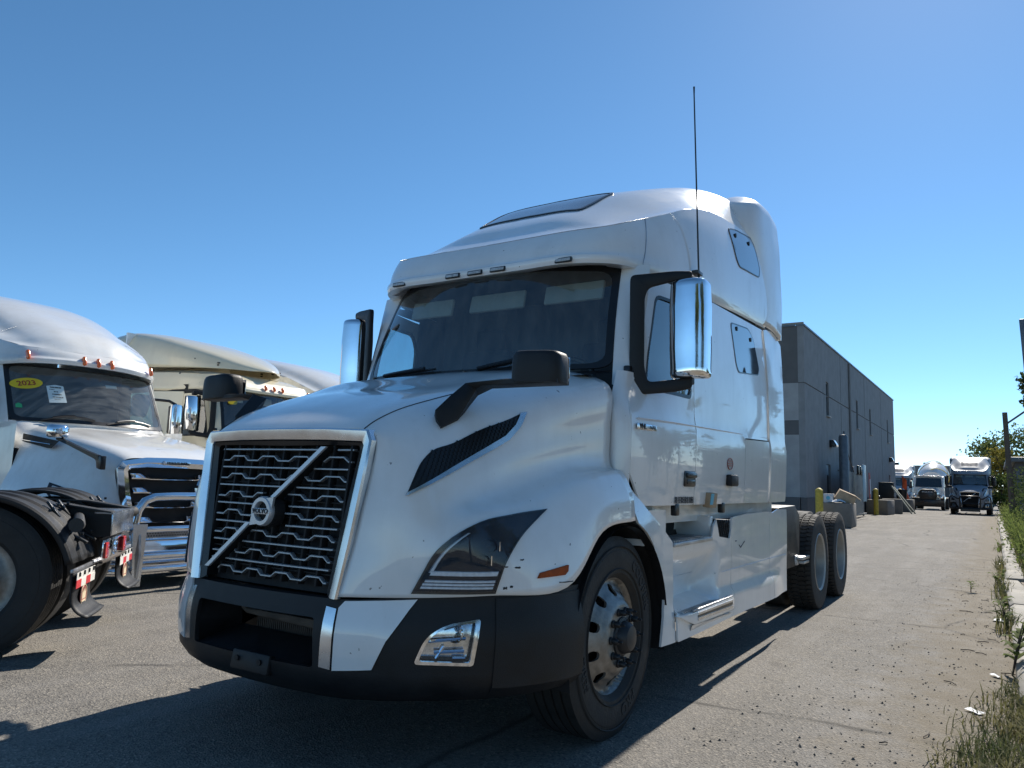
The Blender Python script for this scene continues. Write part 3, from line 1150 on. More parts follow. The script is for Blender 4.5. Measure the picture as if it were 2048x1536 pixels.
# ---- headlights, vents, side markers ---------------------------------------
HD = (-0.62, 0.78, 0.05)
HEAD = [(.777, .027, .811), (.808, .053, .889), (.846, .084, .977), (.905, .132, 1.048), (.979, .229, 1.113), (1.031, .389, 1.144), (1.089, .611, 1.17), (1.085, .519, 1.121), (1.081, .398, 1.047), (1.068, .309, .944), (1.043, .268, .814)]
VENT = [(.728, .031, 1.233), (.736, .06, 1.298), (.742, .099, 1.365), (.757, .154, 1.419), (.791, .255, 1.458), (.835, .408, 1.531), (.893, .576, 1.597), (.911, .64, 1.627), (.913, .593, 1.568), (.90, .526, 1.51), (.875, .438, 1.462), (.817, .21, 1.343)]
STRIP = [(.726, .025, 1.218), (.728, .031, 1.233), (.817, .21, 1.343), (.875, .438, 1.462), (.90, .526, 1.51), (.913, .593, 1.568), (.911, .64, 1.627), (.923, .676, 1.637), (.926, .618, 1.558), (.912, .545, 1.492), (.886, .445, 1.439), (.827, .217, 1.326)]
HEAD = [tuple(p) for p in spline(np.array(HEAD[:7]), 4)[:-1]] + [tuple(p) for p in spline(np.array(HEAD[6:]), 4)]
VENT = [tuple(p) for p in spline(np.array(VENT[:8]), 4)[:-1]] + [tuple(p) for p in spline(np.array(VENT[7:] + VENT[:1]), 4)[:-1]]
SIDEM = [(1.141, .459, .869), (1.145, .475, .892), (1.195, .639, .919), (1.197, .632, .892), (1.193, .611, .876)]


def shrink(pts, k):
    c = sum((V(p) for p in pts), V()) / len(pts)
    return [c + (V(p) - c) * k for p in pts]


def shell(name, pts, d, off, thick, mat, parent, res=.03, smooth_poly=0, holes=()):
    vs, fs = on_mesh(HOODBVH, pts, d, off, thick, res, holes, smooth_poly)
    return link(name, mesh_from(name, vs, fs, 35), parent, mat)


hl = shell('headlight', HEAD, HD, 0.002, 0.01, M['lampdark'], TRUCK)
# seal round the lamp, light guides, projector eyes, clear cover
seal_in = shrink(HEAD, .95)
shell('lamp_seal', HEAD, HD, 0.010, 0.012, M['trim'], hl, .03, 0, [seal_in])


def on_lamp(u, v, lift=0.006):
    """point on the lamp face: u across at height v (metres)"""
    L = sorted([(p[2], p) for p in HEAD[:25]])
    Rr = sorted([(p[2], p) for p in HEAD[24:]])
    l_ = np.array([np.interp(v, [a for a, _ in L], [p[i] for _, p in L]) for i in range(2)])
    r_ = np.array([np.interp(v, [a for a, _ in Rr], [p[i] for _, p in Rr]) for i in range(2)])
    q = l_ * (1 - u) + r_ * u
    dd = V(HD).normalized()
    o = V((q[0], q[1], v)) - dd * 1.0
    h = HOODBVH.ray_cast(o, dd, 3)
    return (h[0] if h[0] else V((q[0], q[1], v))) - dd * lift


def lamp_strip(name, z0, z1, u0, u1, mat, n=9, lift=.006):
    gdat = [[on_lamp(u, z, lift if 0 < j < 2 else 0.0) for j, z in enumerate((z0, z0 + (z1 - z0) * .25, z1 - (z1 - z0) * .25, z1))] for u in np.linspace(u0, u1, n)]
    gdat = [[on_lamp(u, z0, 0), on_lamp(u, z0 + .003, lift), on_lamp(u, z1 - .003, lift), on_lamp(u, z1, 0)] for u in np.linspace(u0, u1, n)]
    return MB().grid(gdat).build(name, mat, hl, 30)


lamp_strip('light_guide', .831, .8435, .07, .95, M['lightbar'], lift=.009)
lamp_strip('light_guide', .8445, .857, .07, .95, M['lightbar'], lift=.009)
lamp_strip('light_guide', .858, .8705, .08, .95, M['lightbar'], lift=.009)
lamp_strip('light_guide', .886, .908, .10, .95, M['lightbar'], lift=.009)
ag = [[on_lamp(.06 + .05 * t, .90 + .17 * t, 0), on_lamp(.08 + .05 * t, .90 + .17 * t, .006), on_lamp(.12 + .03 * t, .90 + .17 * t, .006), on_lamp(.13 + .03 * t, .90 + .17 * t, 0)] for t in np.linspace(0, 1, 10)]
MB().grid(ag).build('light_guide', M['sash'], hl, 30)
dd = V(HD).normalized()
Q = V((0, 0, 1)).cross(dd).normalized()
for (u, z, r) in ((.62, 1.015, .042), (.66, .955, .036)):
    c = on_lamp(u, z, -.004)
    mb = MB()
    mb.lathe([(0, r), (-.01, r * .96), (-.012, r * .85), (-.006, r * .8), (-.010, r * .5), (-.014, .001)], 'y', (0, 0, 0), 24)
    rot = V((0, 1, 0)).rotation_difference(dd).to_matrix().to_4x4()
    mb.xform(Matrix.Translation(c) @ rot @ Matrix.Scale(.72, 4, (0, 0, 1)))
    mb.build('projector_lens', M['lampdark'], hl, 40)
    mb = MB()
    for s in (-1, 1):
        mb.tube([c + Q * (s * r * 1.15) + V((0, 0, k)) - dd * .008 for k in (-.02, 0.0, .02)], .0025, 6)
    mb.build('lamp_rim', M['chrome'], hl)
shell('lamp_lens', shrink(HEAD, .985), HD, 0.013, 0.002, M['lensglass'], hl, .03)
vn = shell('hood_vent', VENT, (-1, .35, -.1), 0.003, 0.006, M['trim'], TRUCK, .025)
hx = MB()
rows = 0
for r in range(26):
    z = 1.22 + r * .0165
    for k in range(40):
        y = .02 + k * .019 + (r % 2) * .0095
        p2 = (y, z)
        poly = [(p[1], p[2]) for p in VENT]
        inside = False
        for i in range(len(poly)):
            (x1, y1), (x2, y2) = poly[i], poly[(i + 1) % len(poly)]
            if (y1 > z) != (y2 > z) and y < (x2 - x1) * (z - y1) / (y2 - y1) + x1:
                inside = not inside
        if not inside:
            continue
        h = HOODBVH.ray_cast(V((2, y, z)), V((-1, 0, 0)), 4)
        if h[0]:
            c = h[0] + V((.006, 0, 0))
            hx.add([c + V((0, .0085 * math.cos(a), .0085 * math.sin(a))) for a in [math.pi / 6 + math.pi / 3 * q for q in range(6)]] + [c + V((-.006, .004 * math.cos(a), .004 * math.sin(a))) for a in [math.pi / 6 + math.pi / 3 * q for q in range(6)]],
                   [(i, (i + 1) % 6, 6 + (i + 1) % 6, 6 + i) for i in range(6)])
o = hx.build('vent_mesh', M['plastic'], vn, 20, recalc=False)
o['kind'] = 'stuff'
st = shell('vent_trim', STRIP, (-1, .35, -.1), 0.010, 0.014, M['satin'], TRUCK, .03)
mk = shell('side_marker', SIDEM, (-1, .15, 0), 0.010, 0.012, M['amber'], TRUCK, .02)
for o_ in (hl, vn, st, mk):
    c = mirrored(o_)
    for ch in list(o_.children):
        cc = mirrored(ch)
        cc.parent = c
# scuffs where the paint is chipped
for (p, L, w) in (((1.075, .30, .925), .03, .004), ((1.12, .38, .955), .02, .004), ((1.10, .36, .92), .03, .005), ((1.08, .30, .835), .02, .006), ((1.09, .33, .84), .015, .005), ((1.20, .62, .845), .09, .003)):
    h = HOODBVH.find_nearest(V(p))
    n_ = h[1] if h[1].x > 0 else -h[1]
    t_ = n_.cross(V((0, 0, 1))).normalized()
    u_ = n_.cross(t_)
    c = h[0] + n_ * .0015
    k = 7
    up = [c + t_ * (L * (i / (k - 1) - .5)) + u_ * (w * (.4 + random.random() * .8)) for i in range(k)]
    dn = [c + t_ * (L * (i / (k - 1) - .5)) - u_ * (w * (.4 + random.random() * .8)) for i in range(k)]
    MB().grid([up, dn]).build('paint_scuff', M['ink'], hood)

# ---- cab and sleeper body --------------------------------------------------
def xcab(y, z):
    x = float(np.interp(z, [1.15, 1.20, 1.45, 1.685, 1.70, 1.72, 2.2, 2.5, 2.68], [1.195, 1.208, 1.222, 1.226, 1.222, 1.212, 1.205, 1.195, 1.185]))
    lo = 0.052 * (max(0.0, 1.95 - y) / .55) ** 2
    hi = 0.115 * (max(0.0, 2.35 - y) / .70) ** 2 + 0.02 * max(0.0, (z - 1.9) / .8) * smoothstep(2.6, 1.6, y)
    k = smoothstep(1.68, 1.96, z)
    x -= lo * (1 - k) + hi * k
    return x


def side_panel(name, poly, mat, off=0.0, thick=0.012, holes=(), res=.09, parent=None, r=0.015, sharp=40):
    poly = rounded(poly, r, 3) if r else poly
    pts, tris = cdt(poly, holes, res)
    vs, fs = sheet(pts, tris, lambda p: (xcab(p[0], p[1]) + off, p[0], p[1]), thick, (-1, 0, 0))
    return link(name, mesh_from(name, vs, fs, sharp), parent or TRUCK, mat)


ZB = 1.178
door_win = rounded([(1.735, 1.89), (2.28, 1.89), (2.30, 2.36), (2.24, 2.47), (1.87, 2.47), (1.77, 2.10)], .05)


def ydoor(z):
    return 1.405 + .255 * smoothstep(1.70, 1.98, z) + .16 * max(0.0, z - 1.98) / .64


door = side_panel('door', [(1.405, 1.36), (1.545, ZB), (2.343, ZB), (2.343, 2.585), (1.83, 2.60)] + [(ydoor(z), z) for z in (2.55, 2.3, 2.1, 1.98, 1.9, 1.84, 1.78, 1.70)], M['white'], 0, .014, [door_win])
side_panel('sleeper_side', [(2.352, ZB), (3.518, ZB), (3.518, 1.69), (4.292, 1.715), (4.30, 2.20), (4.23, 2.70), (3.4, 2.665), (2.8, 2.64), (2.352, 2.62)], M['white'])
side_panel('sleeper_locker', [(3.525, ZB), (4.292, ZB), (4.292, 1.705), (3.525, 1.68)], M['white'])
side_panel('lower_side_extender', [(4.30, ZB), (4.875, ZB + .004), (4.865, 2.66), (4.70, 2.72), (4.50, 2.735), (4.30, 2.715), (4.24, 2.695), (4.308, 2.20)], M['white'], 0.012, .014)
side_panel('roof_side_joint', [(2.352, 2.60), (2.8, 2.632), (3.4, 2.655), (4.24, 2.69), (4.24, 2.72), (3.4, 2.70), (2.8, 2.67), (2.1, 2.66), (1.90, 2.63), (1.90, 2.60)], M['dark'], -.012, .01, r=0)
lowin = rounded([(3.25, 2.57), (3.76, 2.615), (3.90, 2.55), (4.04, 2.32), (4.0, 2.265), (3.42, 2.21), (3.36, 2.26)], .06)
sw = side_panel('sleeper_window', lowin, M['darkglass'], .004, .012, r=0)
c_ = [sum(p[i] for p in lowin) / len(lowin) for i in (0, 1)]
gas = [(c_[0] + (p[0] - c_[0]) * 1.035, c_[1] + (p[1] - c_[1]) * 1.06) for p in lowin]
side_panel('window_seal', gas, M['trim'], .003, .01, [lowin], r=0, parent=sw)
for (y, z) in ((3.40, 2.555), (3.80, 2.535)):
    b_ = MB()
    b_.lathe([(0, .018), (.008, .018), (.010, .001)], 'x', (xcab(y, z) + .004, y, z), 12)
    b_.build('window_catch', M['trim'], sw)
# bright crease along the belt line
bl = MB()
bl.tube([(xcab(y, 1.675 + .022 * (y - 1.45)) + .002, y, 1.675 + .022 * (y - 1.45)) for y in np.linspace(1.46, 4.28, 24)], [.004] * 24, 6)
bl.build('belt_moulding', M['white'], TRUCK)
# door handle, locker latch, decals
hd = MB()
hd.box((xcab(2.24, 1.345) + .002, 2.235, 1.345), (.02, .205, .10), .012)
hd.box((xcab(2.24, 1.345) + .016, 2.235, 1.368), (.022, .175, .030), .008)
hd.box((xcab(2.24, 1.345) + .012, 2.235, 1.325), (.012, .15, .03), .004)
hd.build('handle', M['trim'], door)
lk = MB()
lk.box((xcab(3.12, 1.35) + .02, 3.12, 1.35), (.05, .18, .085), .014)
lk.build('locker_latch', M['plastic'], TRUCK)
ov = MB()
pts, tris = cdt([(3.105 + .07 * math.cos(a), 1.472 + .045 * math.sin(a)) for a in np.linspace(0, 2 * math.pi, 25)[:-1]], (), .03)
vs, fs = sheet(pts, tris, lambda p: (xcab(p[0], p[1]) + .003, p[0], p[1]), 0, 0)
ov.add(vs, fs)
dec = ov.build('oval_decal', M['lensgrey'], TRUCK)
ov = MB()
ov.tube([(xcab(3.1, 1.47) + .004, 3.105 + .066 * math.cos(a), 1.472 + .042 * math.sin(a)) for a in np.linspace(0, 2 * math.pi, 25)], .003, 5)
for z, w in ((1.492, .07), (1.474, .09), (1.458, .08)):
    ov.box((xcab(3.1, 1.47) + .004, 3.105, z), (.002, w, .008))
ov.build('decal_print', M['badge_red'], dec)
text_obj('FIRE EXTINGUISHER INSIDE', .03, (xcab(2.2, 1.205) + .001, 2.165, 1.218), (0, 1, 0), (0, 0, 1), M['ink'], TRUCK, 'door_lettering', .001, True, .95)
text_obj('FIRE EXTINGUISHER INSIDE', .03, (xcab(2.2, 1.205) + .001, 2.165, 1.198), (0, 1, 0), (0, 0, 1), M['ink'], TRUCK, 'door_lettering', .001, True, .95)
bp_ = MB()
bp_.box((xcab(1.55, 1.63) + .004, 1.56, 1.628), (.008, .235, .034), .004, (0, 0, R_(-5)))
bp_.build('name_badge', M['satin'], TRUCK)
text_obj('VNL', .042, (xcab(1.5, 1.63) + .012, 1.505, 1.628), (.06, 1, 0), (0, 0, 1), M['ink'], TRUCK, 'badge_lettering', .002, True, 1.05)
text_obj('760', .030, (xcab(1.62, 1.63) + .012, 1.625, 1.628), (.06, 1, 0), (0, 0, 1), M['ink'], TRUCK, 'badge_lettering', .002, True, 1.0)
ins = MB()
ins.box((xcab(2.65, 1.2) + .01, 2.66, 1.208), (.05, .14, .10), .004, (0, R_(8), 0))
i_ = ins.build('card_tag', M['card'], TRUCK)
l_ = MB()
l_.box((xcab(2.65, 1.2) + .036, 2.62, 1.214), (.003, .06, .075), 0, (0, R_(8), 0))
l_.build('blue_label', M['bluelabel'], i_)

# ---- windscreen and pillars -------------------------------------------------
def wsp(x, t, d=0.0):
    """windscreen surface: x across, t from bottom to top"""
    a = min(1.0, abs(x))
    yb_ = 1.30 + .245 * (a / .985) ** 2.3
    zb_ = 1.955 + .03 * (a / .985) ** 2
    yt = 1.53 + .235 * (a / .93) ** 2.3
    zt_ = 2.70 - .02 * (a / .93) ** 2
    bulge = -.018 * math.sin(math.pi * t)
    k = 1 - .065 * t
    return V((x * k, yb_ * (1 - t) + yt * t + bulge + d, zb_ * (1 - t) + zt_ * t))


wo_ = rounded([(-.985, 0), (.985, 0), (.985, 1), (-.985, 1)], .10, 6)
wi_ = rounded([(-.943, .045), (.943, .045), (.943, .94), (-.943, .94)], .10, 6)
pts, tris = cdt(wo_, [wi_], .06)
vs, fs = sheet(pts, tris, lambda p: wsp(p[0], p[1], -.002), .01, (0, 1, -.3))
fr = link('windscreen', mesh_from('windscreen', vs, fs, 40), TRUCK, M['trim'])
pts, tris = cdt(wi_, (), .07)
vs, fs = sheet(pts, tris, lambda p: wsp(p[0], p[1], .001), 0, 0)
link('pane', mesh_from('pane', vs, fs, 60), fr, M['glass'])
pl = MB()
rows = []
for t in np.linspace(-.15, 1.0, 14):
    a = wsp(.985, t, .004)
    zz = a.z
    yd = ydoor(zz) - .006
    e = V((xcab(yd, zz), yd, zz))
    m1 = a.lerp(e, .35) + V((.012, -.010, 0))
    m2 = a.lerp(e, .75) + V((.010, -.008, 0))
    rows.append([a + V((0, .03, 0)), a, m1, m2, e + V((0, .0, 0)), e + V((-.02, .03, 0))])
pl.grid(rows)
# lower cowl side between hood and door
rows = []
for z in np.linspace(1.30, 1.96, 9):
    yd = ydoor(z) - .004
    e = V((xcab(yd, z), yd, z))
    b0 = V((min(1.06, e.x - .05), 1.36 + .12 * smoothstep(1.75, 1.96, z), z))
    rows.append([b0, b0.lerp(e, .3) + V((.012, -.02, 0)), b0.lerp(e, .65) + V((.012, -.016, 0)), e + V((-.004, -.012, 0)), e, e + V((-.03, .02, 0))])
pl.grid(rows)
pillar = pl.build('windscreen_pillar', M['white'], TRUCK, 60)
cw = MB()
cw.grid([[(x, 1.20 + .02 * abs(x), 1.90), (x, 1.28 + .23 * abs(x) ** 2.3, 1.945), wsp(x, -.02, .02)] for x in np.linspace(-.98, .98, 15)])
cw.build('cowl', M['plastic'], TRUCK)
# wipers
for (x0, x1, t1) in ((-.80, -.15, .06), (.10, .55, .10)):
    wpr = MB()
    P0 = wsp(x0, -.02, -.03)
    pts_ = [wsp(x0 + (x1 - x0) * k, -.02 + t1 * k + .02, -.03) for k in np.linspace(0, 1, 7)]
    wpr.tube(pts_, .008, 6)
    wpr.tube([p + V((.02, -.012, .015)) for p in pts_[1:6]], .012, 6)
    wpr.tube([P0 + V((0, 0, -.03)), P0 + V((.01, -.01, .03))], .016, 8)
    wpr.build('wiper', M['trim'], TRUCK)
dg_ = MB()
vs = [V((xcab(p[0], p[1]) - .008, p[0], p[1])) for p in door_win]
pts, tris = cdt(door_win, (), .09)
vs, fs = sheet(pts, tris, lambda p: (xcab(p[0], p[1]) - .008, p[0], p[1]), 0, 0)
dg = link('door_window', mesh_from('door_window', vs, fs, 60), door, M['sideglass'])
cc = [sum(p[i] for p in door_win) / len(door_win) for i in (0, 1)]
dwo = [(cc[0] + (p[0] - cc[0]) * 1.06, cc[1] + (p[1] - cc[1]) * 1.08) for p in door_win]
side_panel('window_seal', dwo, M['trim'], .002, .02, [door_win], r=0, parent=door)

# inner shell so panel gaps read dark, cabin floor, back curtain, dash, seats, bins
for s in (1, -1):
    ih = MB()
    for (y0, y1, z0, z1) in ((1.47, 1.70, 1.30, 1.86), (2.30, 4.85, 1.2, 2.75), (1.55, 2.30, 1.2, 1.87)):
        ih.grid([[(s * (xcab(y, z) - .03), y, z) for y in np.linspace(y0, y1, 8)] for z in np.linspace(z0, z1, 8)])
    ih.build('cab_liner', M['dark'], TRUCK)
ci = MB()
ci.box((0, 3.15, 1.25), (2.1, 3.2, .06))
ci.box((0, 2.62, 2.1), (2.24, .04, 1.75))
ci.box((0, 2.25, 2.74), (1.7, .9, .05))
ci.build('cabin_lining', M['cabin'], TRUCK)
da = MB()
da.box((0, 1.56, 1.80), (1.9, .34, .20), .05, (R_(-8), 0, 0))
da.box((.45, 1.62, 1.92), (.42, .2, .08), .03)
da.build('dashboard', M['dash'], TRUCK)
for s in (-.55, .55):
    se = MB()
    se.box((s, 2.2, 1.60), (.5, .5, .16), .05)
    se.box((s, 2.44, 1.98), (.48, .14, .72), .05, (R_(-8), 0, 0))
    se.box((s, 2.5, 2.42), (.26, .10, .2), .04)
    se.build('seat', M['seat'], TRUCK)
wh = MB()
ring = [(.5 + .22 * math.cos(a), 1.84 + .05 * math.sin(a), 1.93 + .19 * math.sin(a)) for a in np.linspace(0, 2 * math.pi, 25)]
wh.tube(ring, .016, 8)
wh.build('steering_wheel', M['trim'], TRUCK)
for (x0, x1) in ((-.80, -.42), (-.26, .20), (.36, .80)):
    vb = MB()
    vb.box(((x0 + x1) / 2, 1.80, 2.545), (x1 - x0, .03, .135), .012, (R_(-14), 0, 0))
    vb.build('sun_visor', M['beige'], TRUCK)

# ---- roof ------------------------------------------------------------------
T_ = [(0, 1.61, 2.90), (.42, 1.615, 2.905), (.70, 1.63, 2.91), (.87, 1.70, 2.93), (.96, 1.83, 2.985), (1.0, 1.98, 3.045), (1.06, 2.18, 3.13), (1.11, 2.52, 3.27), (1.14, 2.92, 3.375), (1.165, 3.5, 3.44), (1.178, 4.06, 3.50)]
L_ = [(0, 1.479, 2.648), (.35, 1.479, 2.648), (.68, 1.49, 2.65), (.86, 1.575, 2.655), (.97, 1.70, 2.66), (1.04, 1.85, 2.655), (1.10, 2.05, 2.645), (1.15, 2.4, 2.645), (1.178, 2.85, 2.655), (1.188, 3.5, 2.69), (1.192, 4.22, 2.725)]
rows = []
for k, (l_, t_) in enumerate(zip(L_, T_)):
    l_, t_ = V(l_), V(t_)
    # outward direction in plan
    a, b_ = V(L_[max(0, k - 1)]), V(L_[min(len(L_) - 1, k + 1)])
    tn = (b_ - a)
    n_ = V((tn.y, -tn.x, 0)).normalized()
    sideness = smoothstep(4, 8, k)
    hgt = t_.z - l_.z
    row = [l_ - n_ * .004, l_ + V((0, 0, .02)) + n_ * .004, l_ + V((0, 0, .045 + .02 * sideness)) + n_ * (.006 + .010 * sideness)]
    row.append(l_.lerp(t_, .26) + n_ * (.012 + .022 * sideness))
    row.append(l_.lerp(t_, .55) + n_ * (.018 + .020 * sideness))
    row.append(l_.lerp(t_, .85) + n_ * (.010 + .012 * sideness))
    row.append(t_)
    rows.append(row)
BAND = rows
bg_ = loft(BAND, 5, 4)
ROOF = [
    [(0, 1.61, 2.90), (.42, 1.615, 2.905), (.70, 1.63, 2.91), (.80, 1.655, 2.918), (.87, 1.70, 2.93)],
    [(0, 1.74, 2.985), (.42, 1.745, 2.985), (.70, 1.765, 2.96), (.85, 1.78, 2.955), (.945, 1.81, 2.975)],
    [(0, 1.88, 3.105), (.42, 1.885, 3.10), (.66, 1.905, 3.055), (.86, 1.93, 3.01), (.995, 1.96, 3.037)],
    [(0, 2.15, 3.285), (.42, 2.16, 3.272), (.62, 2.18, 3.235), (.88, 2.2, 3.15), (1.06, 2.18, 3.13)],
    [(0, 2.55, 3.525), (.46, 2.56, 3.513), (.645, 2.57, 3.475), (.92, 2.57, 3.355), (1.11, 2.52, 3.27)],
    [(0, 3.0, 3.70), (.50, 3.0, 3.695), (.73, 3.0, 3.66), (.97, 2.97, 3.525), (1.14, 2.92, 3.375)],
    [(0, 3.5, 3.85), (.55, 3.5, 3.845), (.85, 3.5, 3.815), (1.03, 3.5, 3.66), (1.165, 3.5, 3.44)],
    [(0, 3.95, 3.915), (.60, 3.95, 3.91), (.93, 3.96, 3.875), (1.075, 4.0, 3.745), (1.178, 4.06, 3.50)],
    [(0, 4.25, 3.93), (.62, 4.25, 3.925), (.96, 4.22, 3.885), (1.09, 4.18, 3.755), (1.185, 4.14, 3.52)],
]
rg = loft(ROOF, 5, 6)
ROOFBVH = tri_mesh_bvh(MB().grid(rg))
BANDBVH = tri_mesh_bvh(MB().grid(bg_))
rf = MB().grid(rg).grid(bg_)
ext_tail = loft([[BAND[-1][k] for k in range(7)], [V(BAND[-1][k]) + V((.0, .09, .004)) for k in range(7)]], 2, 4)
rf.grid(ext_tail)
# underside of the visor
rf.grid([[V(l_) + V((0, 0, .0)), V(l_) + V((-.05 if l_[0] > .9 else 0, .06, .0)), V((l_[0] * .93, l_[1] + .14, 2.69))] for l_ in [tuple(p) for p in spline(np.array(L_[:7]), 4)]])
rf.mirror_x()
roof = rf.build('roof', M['white'], TRUCK, 28)
# seams on the roof
sm = MB()
jl = [bg_[int(5 * 5), j] for j in range(0, bg_.shape[1])]
for s in (1, -1):
    sm.tube([(s * (p[0] + .001), p[1], p[2]) for p in jl], .003, 6)
    sm.tube([(s * p[0], p[1], p[2] + .001) for p in bg_[0:27, -1]], .0022, 5)
sm.build('roof_seam', M['steel'], TRUCK)
# skylight
def roof_patch(name, pts, mat, off, thick, res=.05, holes=(), parent=None):
    vs, fs = on_mesh(ROOFBVH2, [V((p[0], p[1], 3.5)) for p in pts], (0, .0001, -1), off, thick, res, holes)
    return link(name, mesh_from(name, vs, fs, 40), parent or TRUCK, mat)


ROOFBVH2 = tri_mesh_bvh(MB().grid(rg).mirror_x())
skp = rounded([(-.43, 2.13), (.43, 2.13), (.46, 2.32), (.47, 2.60), (-.47, 2.60), (-.46, 2.32)], .05)
skb = [(p[0] * 1.045, 2.365 + (p[1] - 2.365) * 1.09) for p in skp]
sk = roof_patch('skylight', skp, M['skylight'], .006, .01)
roof_patch('skylight_frame', skb, M['trim'], .010, .016, .05, [[V((p[0], p[1], 3.5)) for p in skp]], sk)
# five clearance lamps on the visor
for x in (-.67, -.185, 0, .185, .67):
    lm = MB()
    yy = 1.479 if abs(x) < .5 else 1.487
    o_ = V((x, 1.2, 2.668))
    h = BANDBVH.ray_cast(V((abs(x), 1.2, 2.672)), V((0, 1, 0)), 2)
    yy = h[0].y if h[0] else yy
    lm.box((x, yy - .004, 2.672), (.118, .016, .032), .004, (R_(-14), 0, 0))
    c_l = lm.build('clearance_lamp', M['trim'], TRUCK)
    ln = MB()
    ln.box((x, yy - .011, 2.672), (.104, .010, .020), .003, (R_(-14), 0, 0))
    ln.build('lens', M['lensgrey'], c_l)
# upper sleeper window
uw = rounded([(3.25, 3.335), (3.46, 3.385), (3.90, 3.44), (4.02, 3.20), (3.99, 3.125), (3.43, 3.075), (3.36, 3.13)], .05)


def bandpt(y, z):
    h = BANDBVH.ray_cast(V((2.5, y, z)), V((-1, 0, 0)), 3)
    return h[0] if h[0] else V((1.15, y, z))


pts, tris = cdt(uw, (), .06)
vs, fs = sheet(pts, tris, lambda p: bandpt(*p) + V((.005, 0, 0)), .01, (-1, 0, 0))
uwo = link('upper_window', mesh_from('upper_window', vs, fs, 60), TRUCK, M['darkglass'])
cu_ = [sum(p[i] for p in uw) / len(uw) for i in (0, 1)]
uo = [(cu_[0] + (p[0] - cu_[0]) * 1.04, cu_[1] + (p[1] - cu_[1]) * 1.07) for p in uw]
pts, tris = cdt(uo, [uw], .06)
vs, fs = sheet(pts, tris, lambda p: bandpt(*p) + V((.006, 0, 0)), .012, (-1, 0, 0))
link('window_seal', mesh_from('window_seal', vs, fs, 60), uwo, M['trim'])
for (y, z) in ((3.40, 3.325), (3.76, 3.36)):
    b_ = MB()
    p = bandpt(y, z)
    b_.lathe([(0, .018), (.010, .018), (.012, .001)], 'x', (p.x + .004, y, z), 12)
    b_.build('window_catch', M['trim'], uwo)
# upper side extender / rear roof fairing
EX = [
    [(1.168, 4.12, 2.735), (1.165, 4.02, 3.0), (1.158, 3.90, 3.30), (1.12, 3.74, 3.58), (1.05, 3.76, 3.76), (.94, 3.86, 3.83), (.6, 3.98, 3.88), (0, 4.02, 3.89)],
    [(1.200, 4.24, 2.742), (1.208, 4.15, 3.0), (1.212, 4.04, 3.30), (1.208, 3.88, 3.61), (1.175, 3.90, 3.82), (1.06, 3.99, 3.925), (.62, 4.1, 3.955), (0, 4.12, 3.96)],
    [(1.222, 4.52, 2.738), (1.240, 4.46, 3.0), (1.246, 4.38, 3.30), (1.247, 4.27, 3.66), (1.228, 4.25, 3.87), (1.11, 4.30, 3.955), (.64, 4.36, 3.97), (0, 4.37, 3.975)],
    [(1.222, 4.80, 2.70), (1.238, 4.77, 3.0), (1.243, 4.71, 3.30), (1.243, 4.64, 3.64), (1.225, 4.58, 3.85), (1.11, 4.57, 3.94), (.64, 4.6, 3.94), (0, 4.6, 3.945)],
]
EX = [[(x, y, z - .05 * smoothstep(3.5, 3.85, z)) for x, y, z in r_] for r_ in EX]
EX = [[(p[0] - .05, p[1] + .05, p[2] - (.02 if k < 3 else .13)) for k, p in enumerate(EX[0])]] + EX
eg = loft(EX, 5, 5)
em = MB().grid(eg)
rear = eg[-1]
em.grid([[p, (p[0] - .03 if p[0] > .9 else p[0], p[1] + .002, p[2] - (.0 if p[0] > .9 else .03))] for p in rear])
em.mirror_x()
ext = em.build('roof_extender', M['white'], TRUCK, 50)
so_ = ext.modifiers.new('thickness', 'SOLIDIFY')
so_.thickness = .02
so_.offset = -1
# back wall of the sleeper
bw = MB()
bw.box((0, 4.30, 2.5), (2.3, .05, 2.6))
bw.build('sleeper_back', M['white2'], TRUCK)

# ---- skirts and steps --------------------------------------------------------
def xskirt(y, z):
    x = 1.212
    sh = .545 + .012 * (4.6 - y)                       # ledge line
    x += .030 * (1 - smoothstep(sh - .025, sh + .02, z)) * smoothstep(4.85, 4.3, y)
    # scoop above the lower step
    wy = smoothstep(1.93, 2.03, y) * (1 - smoothstep(2.66 + .25 * (z - .6), 2.80 + .25 * (z - .6), y))
    wz = smoothstep(.535, .56, z) * (1 - smoothstep(.62, .92, z))
    x -= .15 * wy * wz
    # gentle dents that bend the reflections
    x += .006 * math.sin(3.1 * y + 2 * z) * math.sin(5 * z)
    return x


def skirt(name, poly, mat=None, off=0.0, thick=.012, holes=(), res=.035, parent=None, r=.01):
    poly = rounded(poly, r, 3) if r else poly
    pts, tris = cdt(poly, holes, res)
    vs, fs = sheet(pts, tris, lambda p: (xskirt(*p) + off, p[0], p[1]), thick, (-1, 0, 0))
    return link(name, mesh_from(name, vs, fs, 50), parent or TRUCK, mat or M['white'])


arc = [(1.25 + .585 * math.cos(a), .50 + .60 * math.sin(a)) for a in np.linspace(R_(62), R_(13), 9)]
frp = [(1.355, 1.345)] + [(1.43, 1.285), (1.60, 1.155), (1.955, .955), (1.965, .66), (1.94, .53), (1.955, .372), (1.765, .372)] + [(p[0], p[1]) for p in arc[::-1]] + [(1.40, 1.09)]


def xfend(y, z):
    t = smoothstep(1.34, 1.8, y)
    e = 1.235 * (1 - t) + 1.212 * t
    return e - .085 * smoothstep(1.02, 1.34, z) * (1 - .55 * smoothstep(1.4, 1.9, y)) + .02 * (1 - smoothstep(.5, .62, z)) * smoothstep(1.7, 1.95, y)


